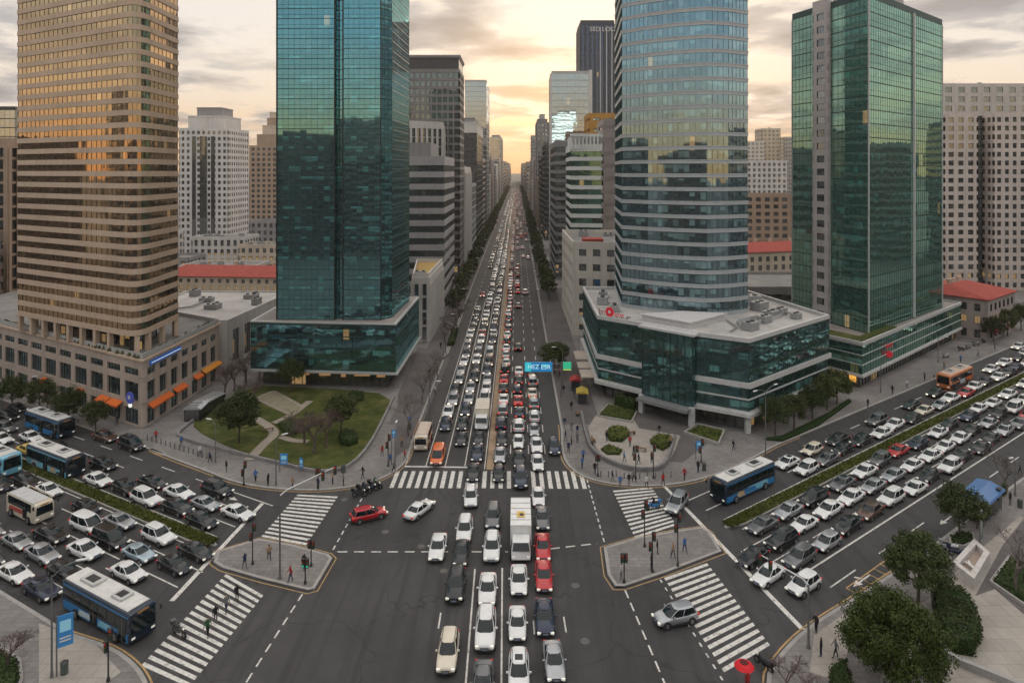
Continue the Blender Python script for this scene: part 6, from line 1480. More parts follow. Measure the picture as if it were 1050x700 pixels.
def_tree('far2', crown_mesh(6, 2.8, 2.5, 2.6, 4.6, 36, 26, .34), L_MID, trunk_mesh(6, 2.2, 4.5, .15, 3, 2))
BARE = [bare_mesh(s, 6.5).build('trunk', BARKP, None).data for s in (1, 2, 3)]
TWG = [bare_mesh(s + 10, 6.0, .75, 6, .13, .22).build('trunk', TWIG, None).data for s in (1, 2)]
for o in [o for o in COL.objects if o.name.split('.')[0] in ('crown', 'trunk') and o.parent is None]: bpy.data.objects.remove(o)
tn = [0]
def tree(kind, x, y, s, lab, group=None, name='tree', z=.13, sz=1.):
    tn[0] += 1; r = thing(name, lab, 'tree', (x, y, z), (tn[0] * 2.4) % 6.28, group); r.scale = (s * (.92 + .04 * (tn[0] % 5)), s, s * sz * (.9 + .05 * (tn[0] % 4)))
    for nm, me in zip(('crown', 'trunk'), KIND[kind]): o = bpy.data.objects.new(nm, me); COL.objects.link(o); o.parent = r
    return r
def bare(x, y, s, lab, group=None, twig=False, z=.13, sz=1.):
    tn[0] += 1; o = bpy.data.objects.new('bare_tree', (TWG if twig else BARE)[tn[0] % (2 if twig else 3)]); COL.objects.link(o); o.location = (x, y, z); o.rotation_euler = (0, 0, tn[0] * 1.7); f_ = 1.45 if twig and y > 80 else 1.15; o.scale = (s * f_ * 1.1, s * f_ * 1.1, s * sz * f_)
    return tag(o, lab, 'tree', group)
tree('big1', 31.3, 54.0, .92, 'large dense round evergreen at the bottom edge, right of the lamp post', name='evergreen_tree')
tree('big2', 38.8, 63.2, .90, 'dark evergreen with a visible trunk, above the large round evergreen', name='evergreen_tree')
p = G(984, 552); tree('round1', p.x, p.y, .98, 'small dark tree in a planted ring left of the blue bus shelter')
p = G(1002, 543); tree('round2', p.x, p.y, .6, 'small leafy tree touching the lower end of the blue bus shelter')
p = G(1042, 610); bare(p.x, p.y, 1.0, 'bare branching tree beside the hedge at the right edge', z=.13)
p = G(1031, 508); bare(p.x, p.y, .8, 'bare tree between the blue bus shelter and the road')
p = G(8, 690); bare(p.x, p.y, .75, 'bare bush-like tree at the lower left corner of the photo', twig=True)
p = G(806, 712); bare(p.x, p.y, .62, 'bare brownish tree at the bottom edge beside the red umbrella', twig=True)
p = G(832, 720); bare(p.x, p.y, .5, 'low bare twiggy tree left of the large round evergreen, bottom edge', twig=True)
for px, py, s, k, lab in ((245, 456, 1.32, 'round1', 'broad dark tree on the left half of the lawn garden'), (299, 403, 1.0, 'round1', 'dark tree at the back of the lawn garden against the teal podium'), (350, 447, 1.12, 'round2', 'rounded green tree right of the centre of the lawn garden')):
    p = G(px, py); tree(k, p.x, p.y, s, lab, z=.23)
for px, py, s, lab in ((322, 466, 1.15, 'brownish bare tree in the middle of the lawn garden'), (312, 456, 1.0, 'smaller brownish bare tree beside the garden path'), (335, 460, 1.0, 'bare twiggy tree beneath the rounded green garden tree'), (258, 418, .9, 'thin bare tree standing by the terrace of the lawn garden'), (240, 402, 1.1, 'bare brown tree at the alley mouth beside the white hall'), (252, 394, 1.2, 'bare brown tree in the alley below the white hall'), (231, 408, .9, 'bare brown tree nearest the beige podium side wall'), (266, 388, 1.0, 'bare brown tree at the left end of the teal podium')):
    p = G(px, py); bare(p.x, p.y, s, lab, twig=True, z=.2)
for i, (px, py) in enumerate(((12, 422), (41, 428), (70, 436), (98, 443), (-20, 414), (-50, 406))):
    p = G(px, py); tree(['round1', 'round2'][i % 2], p.x, p.y, [1.05, 1., .95, .85, 1.05, 1.][i], f"dark street tree by the beige podium, {['third', 'fourth', 'fifth', 'sixth', 'second', 'first'][i]} from the left", 'street trees below the beige podium', z=.13)
for i, (px, py, s) in enumerate(((419, 448, .95), (434, 415, .9), (448, 392, .9), (441, 403, .8), (457, 362, .8))):
    p = G(px, py); bare(p.x, p.y, s, f'bare tree on the wide left avenue pavement, {ordinal(i)} from the crossing' if i != 3 else 'smaller bare tree between its neighbours on the left avenue pavement', 'bare trees on the left avenue pavement')
for i, (px, py) in enumerate(((463, 345), (468, 335), (472, 326))): p = G(px, py); bare(p.x, p.y, .9, f'brown twiggy tree over the wedge hedge by the avenue, {ordinal(i)} from the viewer', twig=True)
for i, (px, py, k) in enumerate(((795, 447, 'round1'), (814, 440, 'round2'), (833, 430, 'round1'), (848, 421, 'round2'), (858, 415, 'round1'))):
    p = G(px, py); tree(k, p.x, p.y, .98, f'street tree between the glass podium and the right road, {ordinal(i)} from the left', 'street trees by the glass podium')
for i, (px, py) in enumerate(((1022, 352), (1036, 346), (1050, 340), (1066, 334))):
    p = G(px, py); tree(['round1', 'round2'][i % 2], p.x, p.y + 1, 1.15, f'dark street tree beyond the cream corner house, {ordinal(i)} from the left', 'street trees beyond the corner house')
p = G(568, 384); tree('round2', p.x, p.y, 1.15, 'olive green tree over the blue overhead sign, right of the avenue'); p = G(573, 376); tree('round1', p.x, p.y, .9, 'darker tree behind the olive green tree right of the avenue')
ar = random.Random(9); y = 190; i = 0
while y < 1500:
    tree(['far1', 'far2'][i % 2], -18.6 + ar.uniform(-.6, .6), y, ar.uniform(.8, 1.1) * (1 + y / 3000), f'tree in the dark row left of the avenue, {ordinal(i)} going away' if i < 85 else 'far tree in the dark row left of the avenue', 'tree row left of the avenue')
    if y > 205: tree(['far2', 'far1'][i % 2], 10.4 + ar.uniform(-.8, .8), y + 3, ar.uniform(.8, 1.1) * (1 + y / 3000), f'tree in the dark row right of the avenue, {ordinal(i)} going away' if i < 85 else 'far tree in the dark row right of the avenue', 'tree row right of the avenue')
    y += ar.uniform(7, 10) * (1 + y / 900); i += 1
# hedges and planters
def hedge(name, label, pts, z0, h, mat=L_HEDGE, dens=60, leaf=.13, curb=None, parent_kind='plant', lift=0, inner=(.02, .035, .012)):
    pl = ccw([g2(*p) for p in pts]); cx = sum(p[0] for p in pl) / len(pl); cy = sum(p[1] for p in pl) / len(pl)
    root = thing(name, label, parent_kind, (cx, cy, z0)); 
    if curb:
        b = MB(); b.ring(inset(pl, -.25), .25, z0, z0 + curb); b.build('planter_kerb', KERB, root)
    b = MB(); q = inset(pl, .35)
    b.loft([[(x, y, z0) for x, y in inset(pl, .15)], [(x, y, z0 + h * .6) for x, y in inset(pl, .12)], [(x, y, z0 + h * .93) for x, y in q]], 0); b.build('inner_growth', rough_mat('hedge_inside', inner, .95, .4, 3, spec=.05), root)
    b = MB(); r = random.Random(int(cx * 7) & 255); xs = [p[0] for p in pl]; ys = [p[1] for p in pl]; A_ = (max(xs) - min(xs)) * (max(ys) - min(ys)); n = int(A_ * dens); V = [Vector(p) for p in pl]
    for _ in range(min(n, 22000)):
        x, y = r.uniform(min(xs), max(xs)), r.uniform(min(ys), max(ys)); md = 9
        for i in range(len(V)):
            a, c = V[i], V[(i + 1) % len(V)]; e = (c - a).normalized(); md = min(md, e.x * (y - a.y) - e.y * (x - a.x))
        if md < -.05: continue
        edge = md < .3; z = z0 + (r.uniform(.05, h) if edge else h * (.93 + .16 * mnoise.noise(Vector((x * .9, y * .9, 0))))) + r.uniform(-.04, .08)
        n_ = Vector((r.gauss(0, .5), r.gauss(0, .5), 1)).normalized() if not edge else Vector((r.gauss(0, 1), r.gauss(0, 1), .5)).normalized(); t = n_.orthogonal().normalized(); t.rotate(Matrix.Rotation(r.uniform(0, 6.28), 3, n_)); k = n_.cross(t); l = leaf * r.uniform(.6, 1.3); p = Vector((x, y, z))
        b.face([p - t * l, p + k * l * .6, p + t * l, p - k * l * .6])
    tag(b.build('foliage', mat, root), kind='stuff'); return root
hedge('hedge', 'dark clipped hedge mound between the evergreens and the pale paving', [(955, 615), (985, 611), (998, 626), (1008, 655), (1000, 676), (975, 672), (958, 640)], .13, 1.3, dens=120)
hedge('hedge', 'dark rectangular hedge bed under the bare tree at the right edge', [(1018, 600), (1036, 575), (1075, 590), (1085, 640), (1050, 622)], .13, .6, curb=.35)
hedge('hedge', 'green bed with a stone edge at the lower left corner', [(-30, 690), (0, 668), (18, 680), (20, 700), (10, 730), (-30, 740)], .13, .5, curb=.2)
hedge('hedge', 'green strip hedge at the bottom edge below the large evergreen', [(850, 690), (868, 680), (880, 730), (852, 740)], .13, .8)
hedge('hedge', 'round dark planted ring under the small tree left of the shelter', [(975, 552), (984, 547), (996, 549), (998, 556), (988, 561), (976, 559)], .13, .35, curb=.2)
hedge('hedge', 'dark hedge strip behind the blue bus shelter', [(1008, 520), (1030, 500), (1034, 505), (1013, 526)], .13, .9)
L_YG = leaf_mat('leaves_yellow_green', (.035, .050, .010), (.14, .15, .03))
hedge('planter_bed', 'green bed with a tall dark hedge at the foot of the glass podium', [(614, 428), (624, 417), (652, 424), (647, 434)], .2, .4, L_YG, curb=.3)
hedge('hedge', 'tall dark hedge block standing behind the plaza bed', [(629, 418), (633, 412), (653, 420), (651, 425)], .2, 1.9, L_DARK)
hedge('planter_bed', 'oval green bed in the middle of the pale plaza', [(621, 447), (628, 441), (641, 442), (646, 448), (638, 455), (625, 454)], .2, .7, L_YG, dens=110)
hedge('planter_bed', 'low flat green bed nearest the curved plaza wall', [(615, 462), (624, 457), (639, 463), (636, 468), (622, 468)], .2, .25, L_YG)
hedge('planter_bed', 'leafy bed at the right of the pale plaza', [(666, 455), (674, 449), (688, 451), (690, 457), (680, 464), (670, 460)], .2, .7, L_YG, dens=110)
hedge('planter_bed', 'large green bed in a stone frame below the podium corner', [(703, 446), (716, 438), (742, 444), (736, 457)], .15, .35, L_YG, curb=.5)
hedge('shrub', 'round clipped shrub in the upper right of the lawn garden', [(356, 408), (362, 404), (372, 405), (374, 410), (368, 414), (358, 413)], .23, .7)
hedge('shrub', 'flat oval shrub in the lower right of the lawn garden', [(346, 452), (355, 445), (366, 448), (368, 456), (358, 460), (348, 458)], .23, .9)
hedge('shrub', 'curled dark hedge in the middle of the lawn garden', [(284, 438), (296, 431), (308, 434), (306, 446), (292, 449)], .23, .5)
hedge('hedge', 'wedge shaped hedge on the left avenue pavement', [(458, 356), (464, 340), (470, 338), (466, 354)], .13, .8)
hedge('hedge', 'dark low planting under the street trees beside the right road', [(782, 452), (800, 449), (850, 424), (870, 410), (874, 413), (840, 438), (803, 454)], .13, .5, L_DARK, dens=40)
# grass tufts on the lawn and the medians
b = MB(); gr = random.Random(4)
def tuft(x, y, z, h, k=3):
    for _ in range(k):
        a = gr.uniform(0, 6.28); dx, dy = .09 * math.cos(a), .09 * math.sin(a); ox, oy = gr.uniform(-.12, .12), gr.uniform(-.12, .12)
        b.face([(x + ox - dx, y + oy - dy, z), (x + ox + dx, y + oy + dy, z), (x + ox + dx * .2 + ox, y + oy + oy, z + h * gr.uniform(.6, 1.3))])
for base, s0, nn in ((LR, 65, 48.2), (RR, 65, 48.3)):
    for _ in range(5200):
        s = s0 + (gr.random() ** 1.5) * 150; x, y = base(s, nn + gr.uniform(-.72, .72)); tuft(x, y, .29, .22, 2)
tag(b.build('median_grass_blades', L_YG), kind='stuff')

# ================================================================== STREET FURNITURE
def lamp(px, py, h, lab, ang=0., arms=1, reach=2.0, rise=.5, z=.142, group=None, name='street_lamp'):
    p = G(px, py, z); root = thing(name, lab, 'street lamp', tuple(p), ang, group)
    def B(mb, n, m): return mb.build(n, m, root, origin=(0, 0, 0), smooth=40)
    b = MB(); b.tube((0, 0, 0), (0, 0, .5), .13, .12, 10); b.tube((0, 0, .5), (0, 0, h), .09, .055, 8); B(b, 'pole', METAL)
    for s in ([1] if arms == 1 else [1, -1]):
        b = MB(); b.path([(0, 0, h - .15), (s * reach * .5, 0, h + rise * .7), (s * reach, 0, h + rise)], [.045, .04, .035], 6); B(b, 'arm', METAL)
        b = MB(); b.loft([[(s * (reach + dx), y, h + rise + z_) for y, z_ in ((-.02 - w, -.04), (-w, .04), (w, .04), (w + .02, -.04))] for dx, w in ((-.1, .06), (.15, .13), (.65, .12), (.8, .05))]); B(b, 'lamp_head', WHITEM)
    return root
RDL, RDR = math.atan2(NL.y, NL.x) + math.pi, math.atan2(NR.y, NR.x) + math.pi
lamp(48.5, 424, 6.5, 'street lamp with a bent arm in front of the dark trees below the beige podium', RDL, reach=1.6)
lamp(221, 474, 5.6, 'small lamp post with a lit bracket at the left end of the garden wall', R(160), reach=.9)
lamp(283, 497, 6.0, 'lamp post on the pavement in front of the garden path', R(40), reach=.8)
lamp(53, 694, 8.4, 'tall lamp post carrying a blue banner at the lower left corner', R(20), reach=1.8, rise=.9)
lamp(785, 466, 9.4, 'tall double-armed lamp at the kerb below the glass podium corner', math.atan2(UR.y, UR.x), 2, reach=2.2)
lamp(903, 402, 5.5, 'lamp post in front of the red sign of the dark green podium', RDR, reach=1.2)
lamp(962, 372, 5.5, 'lamp post in front of the right end of the dark green podium', RDR, reach=1.2)
lamp(440, 430, 6, 'lamp post on the wide left avenue pavement', R(0), reach=1.2); lamp(577, 395, 7, 'lamp post on the right avenue pavement near the overhead sign', R(180), reach=1.4)
lamp(405, 478, 5.5, 'lamp post with blue flags at the corner of the lawn garden', R(90), reach=.6)
lamp(1041, 508, 4.5, 'short grey post beside the bare tree near the bus shelter', R(200), reach=.5)
k = 0
for y in range(150, 620, 32):
    for x, a, sd_ in ((-16.9, 0, 'left'), (8.0, math.pi, 'right')):
        if sd_ == 'right' and y < 180: continue
        o = lamp(530, 400, 8.5, f'avenue street lamp on the {sd_} kerb, {ordinal(k)} from the crossing', a, reach=1.8, group='street lamps along the avenue'); o.location = (x, y, .14)
    k += 1
def signal_mast(px, py, h, arm_to, lab, z=.16, heads=2):
    """mast with a long arm over the lanes and signal heads"""
    p = G(px, py, z); root = thing('traffic_signal', lab, 'traffic light', tuple(p)); a = Vector(arm_to) - Vector((0, 0, 0))
    def B(mb, n, m, **k): return mb.build(n, m, root, origin=(0, 0, 0), smooth=40)
    b = MB(); b.tube((0, 0, 0), (0, 0, .35), .2, .16, 10); b.tube((0, 0, .35), (0, 0, h), .11, .08, 10); B(b, 'pole', METAL)
    b = MB(); b.path([(0, 0, h - .1), (a.x * .12, a.y * .12, h + .35), (a.x, a.y, h + a.z)], [.08, .07, .045], 8); B(b, 'arm', WHITEM)
    for i in range(heads):
        u = .75 + .22 * i; c = Vector((a.x * u, a.y * u, h + a.z * u - .3)); b = MB(); b.box(c, (.3, .3, .95), 0, bev=.05)
        for j, m in enumerate((1, 2, 3)): b.tube((c.x, c.y - .15, c.z + .3 - .3 * j), (c.x, c.y - .19, c.z + .3 - .3 * j), .10, None, 10, m)
        B(b, 'signal_head', [BUMP, emit_mat('signal_red', (.5, .04, .03), .12), rough_mat('signal_amber_off', (.15, .08, .01)), rough_mat('signal_green_off', (.01, .09, .05))])
    return root
def signal_post(px, py, h, lab, z=.16, green=False, fx=0., group=None, banner=None):
    p = G(px, py, z); root = thing('traffic_signal', lab, 'traffic light', tuple(p), 0, group)
    def B(mb, n, m, **k): return mb.build(n, m, root, origin=(0, 0, 0), smooth=40)
    b = MB(); b.tube((0, 0, 0), (0, 0, .3), .15, .13, 10); b.tube((0, 0, .3), (0, 0, h), .07, .06, 8); B(b, 'pole', DARKM)
    for k, (dx, dy, zz) in enumerate(((.22, 0, h - .5), (-.22, .05, h - 1.6 if h > 3 else h - .5))):
        b = MB(); b.box((dx, dy, zz), (.28, .28, .9), 0, bev=.05); b.box((dx, dy - .17, zz + .46), (.3, .2, .03))
        for j in range(3): b.tube((dx, dy - .14, zz + .28 - .28 * j), (dx, dy - .18, zz + .28 - .28 * j), .09, None, 10, [1, 2, 3][j])
        B(b, 'signal_head', [BUMP, rough_mat('signal_red_off', (.2, .01, .01)) if green else emit_mat('signal_red', (.5, .04, .03), .12), rough_mat('signal_amber_off', (.15, .08, .01)), emit_mat('signal_green', (.02, .6, .35), .4) if green else rough_mat('signal_green_off', (.01, .09, .05))])
    return root
signal_mast(287, 593, 8.6, (5.0, 3.0, 1.6), 'tall white signal mast on the left island, its arm slanting up to the right')
signal_mast(829, 664, 5.6, (-3.6, 2.2, 1.4), 'dark mast at the lower right corner with a signal arm slanting up left', z=.142)
signal_post(313, 598, 2.6, 'short green signal post near the tip of the left island', green=True)
signal_post(319, 580, 2.8, 'dark signal post on the right part of the left island'); signal_post(259, 578, 4.5, 'dark signal post with a blue box at the left end of the left island')
signal_post(695, 580, 5.6, 'tall black signal pole near the right edge of the right island'); signal_post(669, 586, 4.2, 'dark signal post in the middle of the right island'); signal_post(661, 560, 5.2, 'thin brown pole at the upper edge of the right island')
signal_post(640, 597, 3.0, 'short signal post at the lower left corner of the right island'); signal_post(250, 497, 3.2, 'dark signal post on the garden pavement left of the upper left zebra crossing', z=.142)
signal_post(326, 500, 2.6, 'round-headed dark post above the upper left zebra crossing', z=.142); signal_post(111, 698, 4.4, 'dark post with a small blue sign by the lower left zebra crossing', z=.142)
signal_post(613, 488, 3.0, 'dark signal post at the plaza corner right of the top zebra crossing', z=.142); signal_post(652, 491, 4.6, 'dark post in front of the curved plaza wall', z=.142); signal_post(670, 490, 4.6, 'dark post at the right end of the curved plaza wall', z=.142); signal_post(719, 474, 3.4, 'dark post with a blue box above the yellow hatching', z=.142)
signal_post(398, 478, 4.6, 'rusty brown post at the garden corner left of the top zebra crossing', z=.142)
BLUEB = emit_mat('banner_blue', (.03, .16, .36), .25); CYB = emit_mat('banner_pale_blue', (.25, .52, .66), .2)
def board(px, py, z, w_, h_, rz, lab, post=True, name='banner_sign', stripes=True, frame=True, zb=.142, off=0., mat=None):
    p = G(px, py, zb); root = thing(name, lab, 'sign', (p.x, p.y, zb), rz)
    def B(mb, n, m): return mb.build(n, m, root, origin=(0, 0, 0))
    b = MB(); b.box((off, 0, z), (w_, .10, h_), 0); 
    if stripes:
        for s in (-1, 1):
            b.box((off, s * .056, z + h_ * .15), (w_ * .7, .012, h_ * .35), 1); b.box((off, s * .056, z - h_ * .22), (w_ * .72, .012, h_ * .05), 2); b.box((off, s * .056, z - h_ * .32), (w_ * .72, .012, h_ * .05), 2)
    B(b, 'panel', [mat or BLUEB, CYB, WHITEM])
    if post: b = MB(); b.tube((off - w_ / 2 - .05, 0, 0), (off - w_ / 2 - .05, 0, z + h_ / 2 + .1), .06, None, 8); B(b, 'post', METAL)
    return root
board(55, 694, 3.6, 1.1, 2.6, R(35), 'blue and pale blue banner panel hanging from the lamp post at the lower left corner', off=.8)
board(291, 483, 1.7, 1.0, 1.5, R(5), 'dark teal diamond pattern board beside the garden wall'); board(309, 484, 1.3, .5, 1.3, R(-20), 'narrow blue flag board in front of the lawn garden')
board(402, 470, 3.6, .6, 1.2, R(10), 'two-tone blue flag on the pole at the corner of the lawn garden', off=.3); board(717, 470, 2.0, 1.1, 1.1, R(20), 'small blue board beside the planter below the podium corner', zb=.142)
board(1006, 556, 2.0, .9, 3.2, R(40), 'dark green glass sign pylon at the lower end of the bus shelter', stripes=False, mat=paint_mat('pylon_green', (.03, .10, .09), .2, .2, .5))
# overhead direction sign
gs = thing('overhead_sign', 'bright blue overhead direction sign with pale glyphs and a small green sign', 'road sign', (8.2, 121.0, .14))
b = MB(); b.tube((8.2, 121, .14), (8.2, 121, 6.6), .14, .11, 10); b.tube((8.2, 121, 6.3), (1.6, 121, 6.3), .07, None, 8); b.tube((8.2, 121, 5.2), (1.6, 121, 5.2), .07, None, 8); b.tube((8.2, 121, 5.9), (10.2, 121, 5.9), .06, None, 8); b.build('gantry', METAL, gs)
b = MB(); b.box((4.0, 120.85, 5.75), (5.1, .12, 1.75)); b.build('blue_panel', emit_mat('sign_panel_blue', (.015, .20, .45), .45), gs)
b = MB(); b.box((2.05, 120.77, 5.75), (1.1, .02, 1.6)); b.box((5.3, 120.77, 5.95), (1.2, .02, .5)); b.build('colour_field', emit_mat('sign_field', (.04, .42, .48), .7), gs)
gm_ = emit_mat('sign_glyph', (.5, .75, .8), .5)
for s_, x_, sz_ in (('\u535a', 2.6, 1.0),): pass
text_obj('lettering', 'HEZ', 1.15, (3.05, 120.74, 5.75), 0, gm_, gs, depth=.01); text_obj('lettering', 'E5R', 1.15, (5.35, 120.74, 5.7), 0, gm_, gs, depth=.01); text_obj('lettering', '4', 1.0, (4.2, 120.74, 5.9), 0, rough_mat('glyph_dark', (.01, .02, .12)), gs, depth=.01)
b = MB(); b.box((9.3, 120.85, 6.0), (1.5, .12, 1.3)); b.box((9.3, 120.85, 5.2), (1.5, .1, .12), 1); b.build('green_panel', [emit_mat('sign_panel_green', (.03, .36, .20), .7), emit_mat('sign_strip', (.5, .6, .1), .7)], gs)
# bus shelter
c = G(1007, 503, 3.0); sa = math.atan2(UR.y, UR.x) + .05
bs = thing('bus_shelter', 'long bus shelter with a folded blue roof and dark glass sides at the right road', 'bus shelter', (c.x, c.y, .13), sa)
def B(mb, n, m, **k): return mb.build(n, m, bs, origin=(0, 0, 0), **k)
b = MB(); b.loft([[(x, -1.5, 2.45), (x, -1.35, 2.62), (x, .1, 3.05), (x, 1.5, 2.9), (x, 1.5, 2.8), (x, .1, 2.93), (x, -1.3, 2.5)] for x in (-3.4, 3.4)]); B(b, 'roof', paint_mat('shelter_blue', (.045, .14, .33), .4, .1, .2, .25))
b = MB(); b.box((2.3, -1.1, 2.86), (.8, .5, .1), 0, bev=.05); b.box((-2.2, .8, 3.12), (.7, .5, .12), 0); B(b, 'roof_hatch', BUMP)
b = MB()
for x in (-3.2, -1.1, 1.1, 3.2):
    for y in (-1.1, 1.2): b.tube((x, y, 0), (x, y, 2.7), .06, None, 8)
B(b, 'post', METAL)
b = MB(); b.box((0, -1.1, 1.3), (6.3, .04, 1.9)); b.box((-3.2, 0, 1.3), (.04, 2.2, 1.9)); b.box((3.2, 0, 1.3), (.04, 2.2, 1.9)); B(b, 'glass_wall', CGLASS)
b = MB(); b.box((0, -.5, .5), (4.6, .5, .08)); b.box((-1.8, -.5, .23), (.1, .4, .46)); b.box((1.8, -.5, .23), (.1, .4, .46)); B(b, 'bench', METAL)
# white planter with a reclining figure sculpture
sq = [g2(977, 588), g2(999, 606), g2(1015, 578), g2(999, 563)]; sq = ccw(sq)
pt = base_thing(sq, 'stone_planter', 'large square white stone rim around pale paving, right of the evergreens', 'planter')
b = MB(); b.ring(sq, .5, .13, 1.25); b.build('rim', paint_mat('white_stone_rim', (.52, .49, .46), .7, 0, 0, .3), pt); b = MB(); b.prism(inset(sq, .505), .13, .7); b.build('bed', rough_mat('sand_paving', (.30, .24, .20), .85, .2, .8), pt)
c = G(996, 583, .7); sk = bpy.data.meshes.new('s')
J = [(-1.3, -.5, 1.0, .14), (-.9, -.35, 1.15, .26), (-.2, -.05, 1.25, .32), (.4, .15, 1.15, .24), (1.0, .1, 1.55, .17), (1.5, .5, 1.0, .11), (1.8, .6, .85, .09), (-.8, .1, 1.0, .11), (-1.3, .4, .85, .10), (-1.65, -.75, 1.45, .2), (.9, .6, 1.25, .15), (1.35, 1.0, .85, .09)]
sk.from_pydata([j[:3] for j in J], [(0, 1), (1, 2), (2, 3), (3, 4), (4, 5), (5, 6), (1, 7), (7, 8), (1, 9), (3, 10), (10, 11)], []); o = bpy.data.objects.new('s', sk); COL.objects.link(o); o.modifiers.new('s', 'SKIN')
for i, j in enumerate(J): sk.skin_vertices[0].data[i].radius = (j[3], j[3])
o.modifiers.new('b', 'SUBSURF').render_levels = 1
me = bpy.data.meshes.new_from_object(o.evaluated_get(bpy.context.evaluated_depsgraph_get())); bpy.data.objects.remove(o); me.materials.clear(); me.materials.append(paint_mat('sculpture_white', (.62, .60, .57), .6, 0, 0, .15))
for p in me.polygons: p.use_smooth = True
o = bpy.data.objects.new('sculpture', me); COL.objects.link(o); o.location = (c.x, c.y, -.06); o.rotation_euler = (0, 0, R(70)); o.scale = (.6, .6, .62); o.location.z = .25; tag(o, 'white reclining figure sculpture lying inside the square stone rim', 'sculpture')
b = MB(); stroke(b, [g2(962, 670), g2(985, 684), g2(1020, 698), g2(1060, 715)], .4, .1, .75); tag(b.build('low_wall', rough_mat('wall_pale', (.30, .29, .28), .8, .2, .6)), 'low pale wall along the bottom right edge below the hedge mound', 'wall')
blob([(905, 640), (958, 612), (1010, 560), (1046, 530), (1100, 560), (1110, 760), (900, 760)], .13, .1375, 'pale_paving', PAVE_L, it=0)
blob([(1000, 612), (1028, 560), (1060, 520), (1090, 560), (1060, 640), (1020, 605)], .1375, .142, 'dark_paving', PAVE_D, it=0)
blob([(835, 652), (880, 620), (862, 700), (830, 690)], .13, .1375, 'pale_paving', PAVE_L, it=0)
blob([(40, 640), (98, 662), (124, 690), (90, 715), (40, 712)], .13, .1375, 'pale_paving', PAVE_L, it=0)
# red umbrella and vendor
p = G(763, 710, .02); um = thing('umbrella', 'red round umbrella with a dark centre at the foot of the lower right zebra crossing', 'umbrella', (p.x, p.y, .02))
def B(mb, n, m, **k): return mb.build(n, m, um, origin=(0, 0, 0), **k)
b = MB(); n = 10
for i in range(n):
    a0, a1 = 2 * math.pi * i / n, 2 * math.pi * (i + 1) / n
    for (ra, za, rb, zb_) in ((0, 2.5, .35, 2.46), (.35, 2.46, .60, 2.34), (.60, 2.34, .80, 2.16)):
        q = [(ra * math.cos(a0), ra * math.sin(a0), za), (rb * math.cos(a0), rb * math.sin(a0), zb_), (rb * math.cos(a1), rb * math.sin(a1), zb_), (ra * math.cos(a1), ra * math.sin(a1), za)]
        b.face(q if ra else q[:3], 1 if ra == 0 else 0)
B(b, 'canopy', [rough_mat('umbrella_red', (.55, .012, .02), .6, .12, 2), rough_mat('umbrella_dark', (.09, .01, .012), .7, .2, 4)])
b = MB(); b.tube((0, 0, 0), (0, 0, 2.5), .025, None, 8); b.tube((0, 0, 0), (0, 0, .12), .25, None, 12); B(b, 'pole', METAL)
person(p.x + .3, p.y, .02, 2., 'stand', 'red', 'black', 'person in red standing under the red umbrella at the lower right')
# subway entrance in the alley mouth
c = G(200, 430); ent = thing('subway_entrance', 'dark subway entrance with a sloping pale glass roof between the beige podium and the lawn', 'subway entrance', (c.x, c.y + 3, .13), R(92))
def B(mb, n, m, **k): return mb.build(n, m, ent, origin=(0, 0, 0), **k)
b = MB(); b.loft([[(x, s * 1.35, z) for s, z in ((-1, 0), (-1, h), (1, h), (1, 0))] for x, h in ((-4.2, 2.0), (-1.5, 2.2), (5.5, 1.3))]); B(b, 'side_wall', paint_mat('entrance_navy', (.012, .018, .03), .25, .3, .4, .1))
b = MB(); b.loft([[(x, -1.5, h), (x, -.8, h + .35), (x, .8, h + .35), (x, 1.5, h), (x, 1.5, h - .1), (x, -1.5, h - .1)] for x, h in ((-4.4, 2.1), (-1.5, 2.3), (5.6, 1.4))]); B(b, 'roof', [paint_mat('entrance_roof', (.36, .37, .38), .3, .2, .3, .2)])
b = MB()
for i in range(8): b.box((-4.0 + i * 1.3, 0, 2.62 - max(0, i - 2) * .165), (.08, 2.2, .06))
B(b, 'roof_bar', DARKM)
b = MB(); b.box((-4.28, 0, 1.1), (.06, 2.3, 1.7)); B(b, 'door', G_SHOP)
# bollards, bins, benches
bp = MB(); bp.tube((0, 0, 0), (0, 0, .8), .09, .08, 8); bp.dome((0, 0, .8), .08, .08, .06, 8, 2); bo = bp.build('bollard', METAL, None)
pts = [(151 + i * 4.7, 455 + i * 1.45) for i in range(15)]
for i, (px, py) in enumerate(pts):
    o = bo if i == 0 else bo.copy()
    if i: COL.objects.link(o)
    o.location = G(px, py - 4, .142); tag(o, f'short grey bollard in the kerb row below the beige podium corner, {ordinal(i)} from the left', 'bollard', 'bollards below the podium corner')
for i, (px, py) in enumerate([(616 + j * 8, 489.5 + (4 if 2 < j < 8 else 2)) for j in range(10)]):
    o = bo.copy(); COL.objects.link(o); o.location = G(px, py - 3, .142); tag(o, f'short grey bollard in the kerb row round the plaza corner, {ordinal(i)} from the left', 'bollard', 'bollards round the plaza corner')
bb = MB(); bb.tube((0, 0, 0), (0, 0, .95), .28, .30, 12); bb.tube((0, 0, .95), (0, 0, 1.05), .31, .2, 12, 1); bi = bb.build('litter_bin', [paint_mat('bin_green', (.05, .07, .06), .5), DARKM], None)
for i, (px, py, lab) in enumerate(((352, 484, 'litter bin on the pavement beside the garden wall'), (722, 482, 'litter bin near the blue box post by the right road'), (1046, 520, 'dark bin near the bare tree by the bus shelter'), (66, 690, 'bin at the foot of the banner lamp post'), (420, 440, 'litter bin on the left avenue pavement'))):
    o = bi if i == 0 else bi.copy()
    if i: COL.objects.link(o)
    o.location = G(px, py, .142); tag(o, lab, 'litter bin')
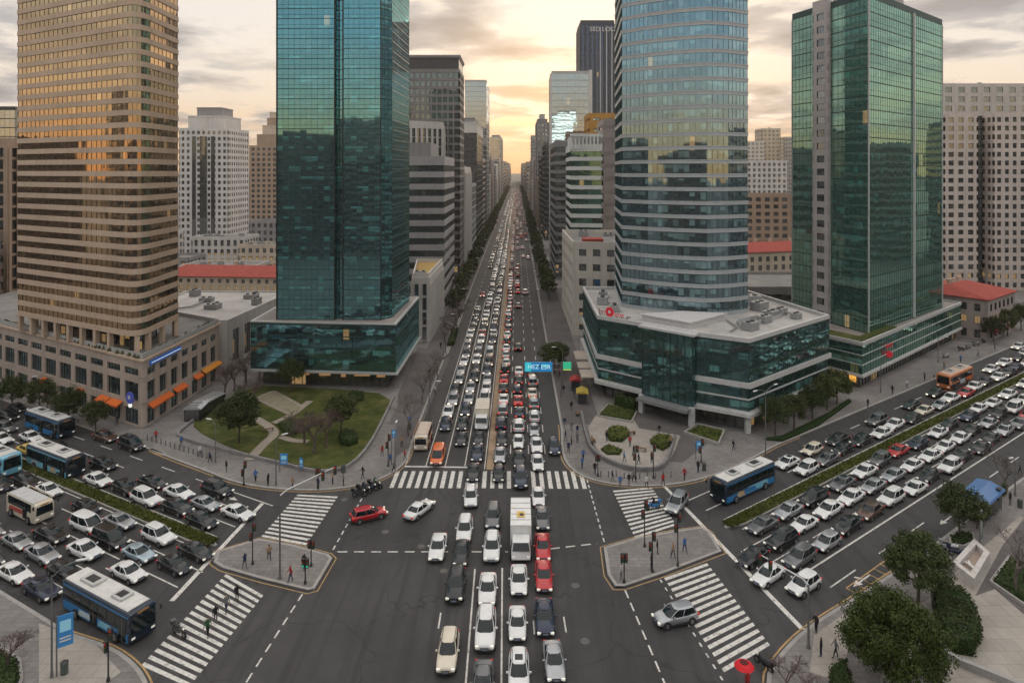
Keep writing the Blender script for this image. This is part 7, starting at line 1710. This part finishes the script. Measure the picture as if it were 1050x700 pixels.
def bench(px, py, rz, lab, z=.142, group=None):
    p = G(px, py, z); r = thing('bench', lab, 'bench', (p.x, p.y, z), rz, group)
    b = MB()
    for y in (-.16, 0, .16): b.box((0, y, .44), (1.8, .12, .05))
    b.build('seat', rough_mat('bench_wood', (.16, .10, .06), .8, .3, 4), r, origin=(0, 0, 0))
    for x in (-.7, .7): b = MB(); b.box((x, 0, .21), (.08, .42, .41)); b.build('leg', DARKM, r, origin=(0, 0, 0))
for i, (px, py, a, lab) in enumerate(((647, 446, .6, 'bench by the dark hedge on the pale plaza'), (657, 462, -.4, 'bench in the middle of the pale plaza'), (275, 442, .5, 'bench beside the crossing of the garden paths'), (608, 455, 1.2, 'bench at the left end of the pale plaza'), (430, 440, 1.4, 'bench on the wide left avenue pavement'), (592, 425, 1.5, 'bench on the right avenue pavement near the plaza'))): bench(px, py, a, lab, z=.24 if 'garden' in lab else (.205 if 'plaza' in lab and 'right' not in lab else .142))
# parked two-wheelers near the corner house and the bus shelter
for i, (px, py, a, lab) in enumerate(((986, 358, .3, 'first from left'), (993, 356, .5, 'second from left'), (1001, 353, .2, 'third from left'), (1009, 350, .6, 'fourth from left'), (970, 365, .4, 'set apart at the left'))):
    o = moto('motorcycle', f'parked motorcycle on the pavement before the cream corner house, {lab}', px, py, a, [BUMP, METAL, PAINT['grey'], BUMP, PAINT['silver']][i], 'motorcycles parked by the corner house'); o.location.z = .142
o = moto('motorcycle', 'silver and red motorcycle parked between the evergreens and the bus shelter', 975, 562, R(-30), PAINT['silver']); o.location.z = .142
o = moto('motorcycle', 'dark motorcycle parked beside the silver and red one near the round planted ring', 983, 567, R(-25), PAINT['dark blue']); o.location.z = .142
def stall(px, py, rz, mat, lab):
    p = G(px, py, .142); r = thing('kiosk', lab, 'kiosk', (p.x, p.y, .142), rz)
    b = MB(); b.box((0, 0, .95), (2.2, 1.5, 1.9), 0, bev=.1); b.build('body', DARKM, r, origin=(0, 0, 0)); b = MB(); b.loft([[(x, -1.1, 2.0), (x, 0, 2.45), (x, 1.1, 2.0), (x, 1.1, 1.93), (x, -1.1, 1.93)] for x in (-1.4, 1.4)]); b.build('roof', mat, r, origin=(0, 0, 0)); b = MB(); b.box((0, -.78, 1.25), (1.6, .05, .8)); b.build('counter_window', G_SHOP, r, origin=(0, 0, 0))
stall(590, 399, 1.5, rough_mat('kiosk_red', (.30, .03, .03), .7), 'small dark kiosk with a red roof on the right avenue pavement'); stall(597, 412, 1.5, rough_mat('kiosk_yellow', (.40, .30, .05), .7), 'small dark kiosk with a yellow roof at the foot of the glass podium')
# ================================================================== HAZE
b = MB(); b.prism(ccw([(-900, -250), (900, -250), (900, 3400), (-900, 3400)]), -1.2, 160); hz = b.build('haze', [])
hm = new_mat('haze'); nb_ = NB(hm); pv = nb_.n('ShaderNodeVolumePrincipled'); pv.inputs['Color'].default_value = (.95, .86, .76, 1); pv.inputs['Density'].default_value = .00014; pv.inputs['Anisotropy'].default_value = .35
ho = nb_.n('ShaderNodeOutputMaterial'); nb_.l(pv.outputs[0], ho.inputs['Volume']); hz.data.materials.append(hm); tag(hz, kind='stuff')
SC.cycles.volume_step_rate = 4; SC.cycles.volume_max_steps = 64
